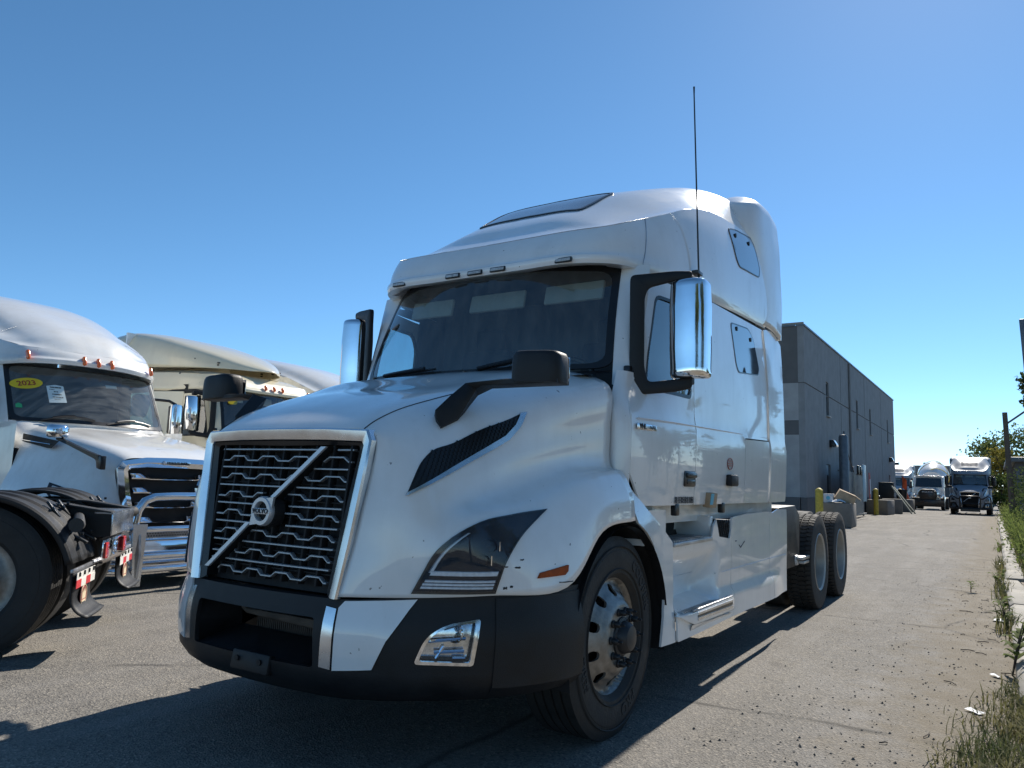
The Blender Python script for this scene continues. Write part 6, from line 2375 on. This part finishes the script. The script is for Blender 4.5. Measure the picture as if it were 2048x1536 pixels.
FL = MB().tube([(0, 0, 0), (0, 0, 2.55)], .025, 8).build('flag_stand', M['wood'])
FL.location = (-2.75, 59.0, 0)
g_ = [[(.02 + .07 * i, .05 * math.sin(i * 1.4 + z * 3), 2.5 - .28 * k - .07 * i) for i in range(5)] for k, z in enumerate((0, .5, 1.0, 1.4))]
MB().grid(loft(g_, 3, 3)).build('flag_cloth', M['flag'], FL)
MB().lathe([(0, .001), (0, .22), (.04, .2), (.7, .03), (.72, .001)], 'z', (.2, .3, .85), 16).build('cone', M['flag'], FL)
tag(FL, 'orange warning flag drooping from a thin stick beside the far bollard', 'flag')

# ================================================================== far trucks
FSK = {'paint_scuff', 'tread_teeth', 'vent_mesh', 'door_lettering', 'badge_lettering', 'oval_decal', 'card_tag', 'oil_pipe', 'strap_net', 'skirt_opening', 'aerial', 'inner_tyre', 'fifth_wheel', 'grille_bar', 'badge_backing'}
SLATE = copy_truck(TRUCK, 'semi_truck', 'slate grey semi truck with black tube guard facing us down the lane', 'trucks parked at the far end of the lane', (1.50, 55.5, 0), 0, {'white_paint': M['slate'], 'black_plastic': M['plastic'], 'chrome': M['trim']}, FSK)
gb = MB()
for s in (-1, 1):
    gb.tube([(s * 1.16, -.02, .45), (s * 1.16, -.10, 1.0), (s * 1.12, -.14, 1.16), (s * .98, -.26, 1.22), (s * .72, -.36, 1.05), (s * .58, -.40, 1.05), (s * .56, -.42, 1.15), (s * .50, -.42, 1.2), (0, -.42, 1.21)], .045, 8)
    gb.tube([(s * .58, -.40, 1.05), (s * .56, -.40, .35)], .045, 8)
gb.tube([(-1.16, -.05, .45), (-.56, -.40, .40), (.56, -.40, .40), (1.16, -.05, .45)], .06, 8)
gb.box((0, -.42, .32), (1.1, .06, .2))
gb.build('tube_guard', M['trim'], SLATE)
MB().tube([(-.38, -.47, 1.21), (.38, -.47, 1.21)], .03, 8).build('light_bar', M['rust'], SLATE)
text_obj('BISON', .11, (.22, 1.50, 2.93), (1, 0, 0), (0, .3, 1), M['boxwhite'], SLATE, 'roof_lettering', .01, True, 1.5) if False else None
mk_ = MB()
for k in range(7):
    mk_.box((.12 + .10 * k, 1.535, 2.80), (.075, .01, .045), .004, (R_(-26), 0, 0))
mk_.build('roof_lettering', M['boxwhite'], SLATE)
SILV = copy_truck(TRUCK, 'semi_truck', 'silver semi truck half hidden behind the far corner of the warehouse', 'trucks parked at the far end of the lane', (-4.72, 75.0, 0), 0, {'white_paint': M['silver']}, FSK)

# concrete mixer truck
MX = empty('mixer_truck', (-1.62, 66, 0))
tag(MX, 'white and black concrete mixer truck with striped drum between two far semi trucks', 'mixer truck')
mb = MB()
hs = [[(0, -.0, 1.62), (.45, .0, 1.60), (.62, .02, 1.45), (.66, .02, 1.0)], [(0, .8, 1.70), (.52, .8, 1.68), (.72, .8, 1.52), (.76, .8, 1.0)], [(0, 1.5, 1.76), (.58, 1.5, 1.74), (.82, 1.5, 1.56), (.84, 1.5, 1.0)]]
mb.grid(loft(hs, 4, 4)).mirror_x()
mb.build('hood', M['white2'], MX, 50)
mb = MB()
mb.prism([(-.58, .75), (.58, .75), (.56, 1.52), (-.56, 1.52)], -.06, .0, 'y', .02)
mb.box((0, -.05, .55), (2.35, .35, .55), .05)
mb.build('grille', M['trim'], MX)
text_obj('MACK', .17, (0, -.075, 1.42), (1, 0, 0), (0, 0, 1), M['boxwhite'], MX, 'grille_lettering', .01, True, 1.4, 1.25)
for s in (-1, 1):
    fsx = [[(s * .64, .05, 1.20), (s * .95, .0, 1.20), (s * 1.16, .05, 1.0), (s * 1.18, .1, .62)], [(s * .72, .7, 1.28), (s * 1.0, .7, 1.26), (s * 1.2, .7, 1.08), (s * 1.22, .7, .95)], [(s * .8, 1.4, 1.2), (s * 1.02, 1.4, 1.18), (s * 1.2, 1.4, 1.0), (s * 1.22, 1.4, .8)]]
    MB().grid(loft(fsx, 4, 4)).build('fender', M['white2'], MX, 50)
    MB().box((s * .93, -.02, 1.02), (.30, .08, .20), .03).build('headlight', M['reflector'], MX)
    MB().box((s * 1.28, 1.7, 2.05), (.16, .08, .5), .03).tube([(s * 1.0, 1.8, 2.25), (s * 1.28, 1.72, 2.28)], .02, 6).tube([(s * 1.0, 1.8, 1.85), (s * 1.28, 1.72, 1.82)], .02, 6).build('door_mirror', M['trim'], MX)
    MB().lathe([(-.13, .3), (-.14, .42), (-.11, .51), (.11, .51), (.14, .42), (.13, .3), (0, .02)], c=(s * 1.0, .8, .51), n=32).build('wheel', M['rubber'], MX)
    MB().lathe([(-.25, .3), (-.27, .42), (-.24, .51), (.24, .51), (.27, .42), (.25, .3), (0, .02)], c=(s * .95, 5.5, .51), n=32).build('wheel', M['rubber'], MX)
mb = MB()
mb.prism([(1.5, 1.0), (1.5, 1.78), (1.78, 2.62), (2.0, 2.72), (2.9, 2.72), (2.95, 1.0)], -1.08, 1.08, 'x', .05)
mb.box((0, 1.75, 2.70), (1.9, .35, .06), .02)
mb.build('cab', M['white2'], MX)
mb = MB()
mb.add([(-.95, 1.49, 1.82), (.95, 1.49, 1.82), (.88, 1.735, 2.56), (-.88, 1.735, 2.56)], [(0, 1, 2, 3)])
mb.v = [(x, y - .012, z) for x, y, z in mb.v]
mb.build('windscreen', M['darkglass'], MX)
for x in (-.7, -.35, 0, .35, .7):
    MB().box((x, 1.66, 2.74), (.12, .08, .06), .02).build('clearance_lamp', M['orange'], MX)
ax_ = V((0, 4.5, 1.4)).normalized()
dr = MB()
pf = [(0, .35), (.1, .85), (.5, 1.05), (1.4, 1.18), (2.1, 1.2), (3.4, .95), (4.4, .6), (4.6, .55)]
dr.lathe(pf, 'z', (0, 0, 0), 40)
rotm = V((0, 0, 1)).rotation_difference(V((0, .95, .27))).to_matrix().to_4x4()
dr.xform(Matrix.Translation((.15, 3.1, 2.25)) @ rotm)
dr_ = dr.build('drum', M['white2'], MX, 40)
for a0 in (0, 2.1, 4.2):
    sp_ = MB()
    pts_ = []
    for q in np.linspace(.3, 3.6, 26):
        r_ = float(np.interp(q, [p[0] for p in pf], [p[1] for p in pf])) + .004
        a = a0 + q * 1.5
        pts_.append(V((r_ * math.cos(a), r_ * math.sin(a), q)))
    sp_.tube(pts_, .035, 5)
    sp_.xform(Matrix.Translation((.15, 3.1, 2.25)) @ rotm)
    sp_.build('drum_stripe', M['yellow'], dr_)
MB().box((0, 5, 1.0), (1.0, 7, .4)).box((.5, 3.0, 1.9), (.6, .25, 1.6)).build('chassis', M['under'], MX)

# far warehouse across the end of the lane
FW_ = empty('far_warehouse', (-14, 112, 0))
tag(FW_, 'long low brown warehouse with roof vents closing the far end of the lane', 'building')
MB().box((0, 4, 1.9), (34, 8, 3.8)).build('wall', M['stucco_dark'], FW_)
MB().box((0, 3.9, 4.4), (34.4, 8.6, 1.2), .05).build('eaves_band', M['corrug'], FW_)
for k in range(42):
    MB().box((-16.8 + .8 * k, -.01, 1.9), (.06, .06, 3.7)).build('panel_rib', M['stucco_dark'], FW_)
for x in (-2.0, 5.2, 9.6, -9):
    MB().box((x, 2, 5.2), (1.4, 1.2, .5), .05).build('roof_vent', M['trim'], FW_)
MB().box((9.1, .0, 3.2), (.5, .2, .4), .05).build('wall_light', M['boxwhite'], FW_)

# low building beyond the fence
SB = empty('side_building', (3.75, 40, 0))
tag(SB, 'low dark flat roofed building behind the fence at the right edge', 'building')
MB().box((5.0, 6, 1.45), (10, 12, 2.9)).build('wall', M['stucco_dark'], SB)
MB().box((4.9, 5.9, 3.0), (10.5, 12.6, .22), .02).build('roof_edge', M['bluesteel'], SB)
w_ = MB().box((.75, -.02, 1.9), (.75, .06, 1.0), .01).build('window', M['stucco_light'], SB)
MB().box((.75, -.055, 1.9), (.6, .01, .85)).build('pane', M['darkglass'], w_)
MB().box((-.06, 3, 1.5), (.1, 5, .15)).build('pipe_run', M['bluesteel'], SB)


# ================================================================== plants, kerb, fence
def leaf_mat(name, a, b_, trans=.35):
    m, nt, b = mat_base(name)
    n = noise(nt, 3.0, 4, .6)
    r = ramp(nt, n.outputs[0], [(.3, a), (.7, b_)])
    nt.links.new(r.outputs[0], b.inputs['Base Color'])
    b.inputs['Roughness'].default_value = .8
    b.inputs['Specular IOR Level'].default_value = .12
    out = nt.nodes['Material Output']
    tl = nt.nodes.new('ShaderNodeBsdfTranslucent')
    mx = nt.nodes.new('ShaderNodeMixShader')
    mx.inputs[0].default_value = trans
    nt.links.new(r.outputs[0], tl.inputs[0])
    nt.links.new(b.outputs[0], mx.inputs[1])
    nt.links.new(tl.outputs[0], mx.inputs[2])
    nt.links.new(mx.outputs[0], out.inputs[0])
    return m


M['leaf'] = leaf_mat('tree_leaf', (.06, .09, .03), (.15, .18, .065), .45)
M['leaf_yellow'] = leaf_mat('yellowing_leaf', (.14, .14, .03), (.30, .24, .05))
M['weed'] = leaf_mat('weed_leaf', (.075, .12, .028), (.19, .22, .07), .5)
M['grassm'] = leaf_mat('grass_blade', (.05, .08, .025), (.25, .215, .10), .35)
M['vine'] = leaf_mat('vine_leaf', (.03, .05, .018), (.08, .11, .04))
M['bark'] = simple('bark', (.09, .07, .055), .9, var=.3, scale=14, bumpy=.5, bscale=30)
M['dirt'] = simple('bare_dirt', (.20, .165, .12), .95, var=.35, scale=9, bumpy=.6, bscale=35)
M['stone'] = simple('pebble_dark', (.11, .10, .09), .85, var=.45, scale=3)


def leaves(name, centres, n, size, spread, mat, parent, rng, flat=.7, narrow=.55):
    """many separate leaf blades scattered round clump centres"""
    c = np.asarray(centres, float)
    idx = rng.integers(0, len(c), n)
    p = c[idx, :3] + rng.normal(0, 1, (n, 3)) * c[idx, 3:4] * spread
    a = rng.normal(0, 1, (n, 3))
    a /= np.linalg.norm(a, axis=1)[:, None]
    u = np.cross(a, rng.normal(0, 1, (n, 3)))
    u /= np.linalg.norm(u, axis=1)[:, None]
    v = np.cross(a, u)
    s = size * rng.uniform(.6, 1.4, (n, 1))
    q = np.stack([p - u * s, p + v * s * narrow + a * s * .15, p + u * s, p - v * s * narrow + a * s * .15], 1).reshape(-1, 3)
    me = bpy.data.meshes.new(name)
    me.from_pydata(q.tolist(), [], [(4 * i, 4 * i + 1, 4 * i + 2, 4 * i + 3) for i in range(n)])
    o = link(name, me, parent, mat)
    return o


def tree(name, loc, h, r, label, cat, n, seed, leaf='leaf', size=.10, group=None, trunk_h=.35):
    rng = np.random.default_rng(seed)
    t = empty(name, loc)
    tag(t, label, cat, group)
    mb = MB()
    mb.tube([(0, 0, 0), (.03 * h, 0, h * .25), (.0, .02 * h, h * .5), (.02 * h, 0, h * .8)], [.035 * h, .028 * h, .02 * h, .006 * h], 8)
    cs = []
    nb = 13
    for k in range(nb):
        a = k * 2.4 + rng.uniform(-.4, .4)
        z0 = h * rng.uniform(trunk_h, .75)
        L = r * rng.uniform(.55, 1.0) * (1.15 - .5 * abs(z0 / h - .6))
        e = V((L * math.cos(a), L * math.sin(a), min(h * .97, z0 + h * rng.uniform(.12, .3))))
        m_ = V((e.x * .5, e.y * .5, z0 + (e.z - z0) * .35))
        mb.tube([(.01 * h, 0, z0), m_, e], [.014 * h, .009 * h, .003 * h], 6)
        for q in range(5):
            w = rng.uniform(.45, 1.05)
            cs.append((e.x * w + rng.normal(0, .1 * r), e.y * w + rng.normal(0, .1 * r), z0 + (e.z - z0) * w + rng.normal(0, .05 * h), r * rng.uniform(.10, .22)))
    for q in range(10):
        cs.append((rng.normal(0, .25 * r), rng.normal(0, .25 * r), h * rng.uniform(.7, .98), r * rng.uniform(.1, .2)))
    mb.build('trunk', M['bark'], t)
    leaves('crown', cs, n, size, 1.0, M[leaf], t, rng)
    return t


tree('tree', (4.3, 84, 0), 7.6, 3.7, 'green leafy tree standing behind the slate grey truck at the lane end', 'tree', 5200, 11, 'leaf', .15)
tree('shrub', (3.55, 63, 0), 4.7, 1.15, 'yellowing tall shrub between the far truck and the leaning dark pole', 'shrub', 2400, 12, 'leaf_yellow', .11, None, .1)
tree('shrub', (3.25, 60, 0), 2.9, .9, 'green bushy shrub below the yellow one beside the far truck', 'shrub', 1600, 13, 'weed', .10, None, .05)
for i, (x, y, h, r, lab) in enumerate(((8.5, 12, 3.4, 1.6, 'low tree past the fence mirrored in the truck side'), (9.5, 20, 4.2, 2.0, 'widest low tree past the fence mirrored in the truck side'), (8.0, 30, 3.8, 1.8, 'farthest low tree past the fence mirrored in the truck side'))):
    tree('tree', (x, y, 0), h, r, lab, 'tree', 2200, 30 + i, 'leaf', .16)

for i, (x, y, h, r, lab) in enumerate(((8.8, -6.0, 6.5, 2.4, 'tall tree mirrored in the chrome door mirror, nearer the lane'), (11.0, 1.0, 7.0, 2.6, 'tall tree mirrored in the chrome door mirror, farther from the lane'))):
    tree('tree', (x, y, 0), h, r, lab, 'tree', 2600, 50 + i, 'leaf', .16)

# kerb: separate stones, one lying askew
KB = empty('kerb', (3.09, 0, 0))
tag(KB, 'pale concrete kerb running along the right edge of the lane', 'kerb', kind='structure')
y = 3.2
rng = np.random.default_rng(3)
while y < 46:
    L = 1.5 if y < 20 else 3.0
    dz, rot = 0.0, 0.0
    if 8.4 < y < 9.5:
        dz, rot = -.02, .06
    st_ = MB().prism([(-.13, -.05), (.13, -.05), (.13, .10), (.10, .125), (-.09, .125), (-.13, .09)], 0, L - .02, 'y', .008).build('kerb_stone', M['concrete'], KB)
    st_.location = (rng.uniform(-.01, .01), y, dz + rng.uniform(-.008, .008))
    st_.rotation_euler = (0, rng.uniform(-.02, .02), rot + rng.uniform(-.006, .006))
    y += L
vg = MB()
vg.grid([[(x, y, .075 + .05 * smoothstep(3.2, 3.5, x) + .03 * math.sin(y * 1.7 + x * 9)) for y in np.linspace(1.0, 60, 90)] for x in (3.14, 3.3, 3.6, 4.4, 7)])
vg = vg.build('verge', M['dirt'])
tag(vg, 'strip of bare dirt between the kerb and the fence', 'ground', kind='structure')


def blades(name, pts, hgt, mat, rng, lean=.5, width=.006):
    """grass blades: bent three-segment strips at given feet"""
    n = len(pts)
    vs, fs = [], []
    for i, (x, y, z) in enumerate(pts):
        h = hgt * rng.uniform(.4, 1.25)
        a = rng.uniform(0, 2 * math.pi)
        d = V((math.cos(a), math.sin(a), 0))
        w = V((-d.y, d.x, 0)) * (width * rng.uniform(.6, 1.5))
        ln = lean * h * rng.uniform(.2, 1.2)
        p = V((x, y, z))
        b0 = len(vs)
        for t in (0, .4, .75):
            c = p + d * (ln * t * t) + V((0, 0, h * t * (1 - .25 * t)))
            k = 1 - .55 * t
            vs += [c - w * k, c + w * k]
        vs.append(p + d * ln + V((0, 0, h * .78)))
        fs += [(b0, b0 + 1, b0 + 3, b0 + 2), (b0 + 2, b0 + 3, b0 + 5, b0 + 4), (b0 + 4, b0 + 5, b0 + 6)]
    me = bpy.data.meshes.new(name)
    me.from_pydata([tuple(v) for v in vs], [], fs)
    return link(name, me, None, mat)


rng = np.random.default_rng(21)
pts = []
lowp = []
for _ in range(5200):
    y = 2.0 + 44 * rng.random() ** 1.7
    x = 3.18 + abs(rng.normal(0, .30))
    pts.append((x, y, .08))
for _ in range(1900):
    y = 1.6 + 2.4 * rng.random()
    x = 3.05 - .13 * (4 - y) + rng.normal(0, .10) + (.12 if rng.random() < .4 else 0)
    lowp.append((x, y, 0.0 if x < 2.96 else .04))
for _ in range(500):
    y = rng.choice([6.4, 9.3, 10.2, 12, 14, 19]) + rng.normal(0, .35)
    pts.append((2.93 + rng.normal(0, .05), y, 0))
gr = blades('verge_grass', pts, .24, M['grassm'], rng, .6, .006)
lg = blades('low_grass', lowp, .105, M['grassm'], rng, 1.2, .0034)
tag(lg, 'sparse low grass spilling onto the dirt at the near right corner', 'grass', kind='stuff')
tag(gr, 'rough green and straw coloured grass growing along the kerb', 'grass', kind='stuff')
pts = []
for _ in range(1500):
    y = 12 + 40 * rng.random()
    pts.append((3.25 + abs(rng.normal(0, .22)), y, .09))
wd = blades('tall_weeds', pts, .85, M['weed'], rng, .35, .016)
tag(wd, 'tall green weeds standing against the fence down the lane', 'weeds', kind='stuff')
cl = [(3.3 + abs(rng.normal(0, .15)), 11 + 40 * rng.random(), .2 + .45 * rng.random(), .16) for _ in range(220)]
wl_ = leaves('weed_leaves', cl, 6500, .035, 1.0, M['weed'], None, rng)
tag(wl_, 'leafy weeds filling the strip below the fence', 'weeds', kind='stuff')

# fence: posts, rail, wire, creeper
FN = empty('fence', (3.78, 0, 0))
tag(FN, 'chain link fence overgrown with creeper along the right edge of the yard', 'fence')
for y in np.arange(9.0, 47, 3.0):
    MB().tube([(0, y, 0), (rng.normal(0, .03), y, 1.98)], .032, 8).build('post', M['bluesteel'], FN)
for y in np.arange(9.0, 45, 3.0):
    MB().tube([(0, y + .03, 1.93 + rng.normal(0, .02)), (0, y + 1.5, 1.92), (0, y + 2.97, 1.93 + rng.normal(0, .02))], .024, 8).build('rail', M['steel'], FN)
wm = MB()
p_ = .085
for k in range(int(36 / p_)):
    y0 = 9 + k * p_
    for sg in (1, -1):
        a, b_ = (V((.035, y0, .12)), V((.035, y0 + sg * 1.0, 1.92)))
        if b_.y < 9 or b_.y > 45:
            continue
        w = V((0, .003, 0))
        wm.add([a - w, a + w, b_ + w, b_ - w], [(0, 1, 2, 3)])
wm.build('wire_mesh', M['bluesteel'], FN)['kind'] = 'stuff'
cl = []
for _ in range(150):
    y = 9 + 34 * rng.random() ** 1.2
    z = rng.uniform(.2, 2.0)
    cl.append((rng.normal(0, .10), y, z, rng.uniform(.10, .26)))
for _ in range(30):
    cl.append((rng.normal(0, .10), rng.uniform(12, 22), rng.uniform(1.7, 2.1), .12))
leaves('creeper', cl, 6500, .045, 1.0, M['vine'], FN, rng)
st_ = MB()
for _ in range(16):
    y = 10 + 20 * rng.random()
    q = [V((rng.normal(0, .05), y + .35 * k + rng.normal(0, .12), .2 + .42 * k * rng.uniform(.7, 1.1))) for k in range(5)]
    st_.tube([tuple(v) for v in q], .010, 5)
st_.build('creeper_stems', M['bark'], FN)

# leaning pole with stay, sign panel at the frame edge
pl_ = MB().tube([(.0, 0, 0), (-.10, 0, 4.4)], [.10, .085], 14).build('utility_pole', M['wood'])
pl_.location = (3.42, 31, 0)
MB().tube([(-.09, 0, 3.95), (1.4, .0, 5.1)], .035, 8).build('stay_pole', M['bluesteel'], pl_)
MB().tube([(.28, .1, 0), (.2, .1, 2.3)], .06, 10).build('side_pipe', M['bluesteel'], pl_)
tag(pl_, 'dark leaning wooden pole with a slanting stay above the fence', 'pole')
sg_ = MB().box((.28, 0, 3.95), (.40, .05, 1.2), .01).build('sign_panel', M['bluesteel'])
sg_.location = (3.47, 14, .0)
sg_.rotation_euler = (0, R_(-2), 0)
MB().tube([(.38, .06, 0), (.38, .06, 4.5)], .05, 10).build('sign_post', M['bluesteel'], sg_)
cl = [(.12 + rng.normal(0, .03), 0, 3.25 + rng.normal(0, .14), .06) for _ in range(12)]
leaves('creeper', cl, 260, .05, 1.0, M['vine'], sg_, rng)
tag(sg_, 'back of a grey sign panel on a post at the right edge', 'sign')

# loose stones, twigs, litter on the lane
vs, fs = [], []
rng = np.random.default_rng(8)
for _ in range(2600):
    t = rng.random()
    x = 2.95 - abs(rng.normal(0, .85))
    y = 1.4 + 14 * rng.random() ** 1.8
    if x < 1.45:
        continue
    s = .0025 + .008 * rng.random() ** 4
    b0 = len(vs)
    a = rng.uniform(0, 6.28)
    for k in range(5):
        q = a + k * 1.2566
        vs.append((x + s * math.cos(q) * rng.uniform(.7, 1.2), y + s * math.sin(q) * rng.uniform(.7, 1.2), .001))
    vs.append((x + s * .2, y, s * rng.uniform(.7, 1.3)))
    fs += [(b0 + k, b0 + (k + 1) % 5, b0 + 5) for k in range(5)]
me = bpy.data.meshes.new('gravel')
me.from_pydata(vs, [], fs)
o = link('gravel', me, None, M['stone'])
tag(o, 'dark loose grit scattered over the dirt beside the kerb', 'gravel', kind='stuff')
tw = MB()
for _ in range(26):
    x, y, a, L = 2.9 - abs(rng.normal(0, .3)), 1.9 + 7 * rng.random() ** 1.4, rng.uniform(0, 3.1), rng.uniform(.04, .16)
    tw.tube([(x, y, .006), (x + L * .5 * math.cos(a) + .01, y + L * .5 * math.sin(a), .012), (x + L * math.cos(a), y + L * math.sin(a), .006)], .0035, 4)
o = tw.build('twigs', M['bark'])
tag(o, 'dry twigs scattered on the dirt along the kerb', 'twigs', kind='stuff')
for x, y, s, lab in ((2.72, 3.0, .05, 'scrap of white paper on the dirt near the grass clump'), (2.87, 7.1, .11, 'flat white wrapper beside the kerb past the weeds'), (2.83, 4.15, .04, 'small white scrap beside the tall weed')):
    g_ = [[(s * (i - 1.5) * .7, s * .5 * (j - 1), .006 + .014 * rng.random()) for j in range(3)] for i in range(4)]
    o = MB().grid(loft(g_, 2, 2)).build('litter', M['boxwhite'])
    o.location = (x, y, 0)
    o.rotation_euler = (0, 0, rng.uniform(0, 3))
    tag(o, lab, 'litter', 'white litter along the kerb')
ltr = MB().lathe([(0, .001), (0, .03), (.09, .035), (.10, .03), (.10, .001)], 'x', (0, 0, .036), 14).build('can', M['trim'])
ltr.location = (2.88, 14.2, 0)
tag(ltr, 'crushed dark can lying against the kerb', 'can')


def weed_plant(loc, h, n, label, seed, mat='weed', L=.16):
    rng = np.random.default_rng(seed)
    t = empty('weed_plant', loc)
    tag(t, label, 'weed')
    st = MB()
    lf = MB()
    for k in range(max(1, n // 12)):
        a = rng.uniform(0, 6.28)
        q = [V((0, 0, 0)), V((.12 * h * math.cos(a), .12 * h * math.sin(a), h * .5)), V((.25 * h * math.cos(a), .25 * h * math.sin(a), h * rng.uniform(.85, 1.0)))]
        st.tube([tuple(v) for v in q], [.007, .006, .003], 6)
        for i in range(12):
            u = .25 + .75 * i / 11
            p = q[0].lerp(q[1], u * 2) if u < .5 else q[1].lerp(q[2], u * 2 - 1)
            b = rng.uniform(0, 6.28)
            d = V((math.cos(b), math.sin(b), rng.uniform(.1, .7))).normalized()
            w = d.cross(V((0, 0, 1))).normalized() * L * .13
            LL = L * rng.uniform(.6, 1.1)
            m1, m2, e = p + d * LL * .35 + V((0, 0, .01)), p + d * LL * .7, p + d * LL - V((0, 0, LL * .25))
            lf.add([p, m1 - w, m1 + w, m2 - w * .8, m2 + w * .8, e], [(0, 1, 2), (1, 3, 4, 2), (3, 5, 4)])
    st.build('stem', M['bark'], t)
    lf.build('foliage', M[mat], t, 60, recalc=False)
    return t


weed_plant((2.93, 4.3, 0), .44, 36, 'tall narrow leaved weed growing at the kerb edge near the camera', 41)
weed_plant((2.55, 9.6, 0), .14, 14, 'small broad leaved sprig lying out on the asphalt', 42, L=.12)
weed_plant((2.92, 6.6, 0), .30, 24, 'spreading weed at the kerb between the wrapper and the leaning stone', 43)
weed_plant((2.88, 10.2, 0), .25, 24, 'low weed tuft where the kerb stone is askew', 44)
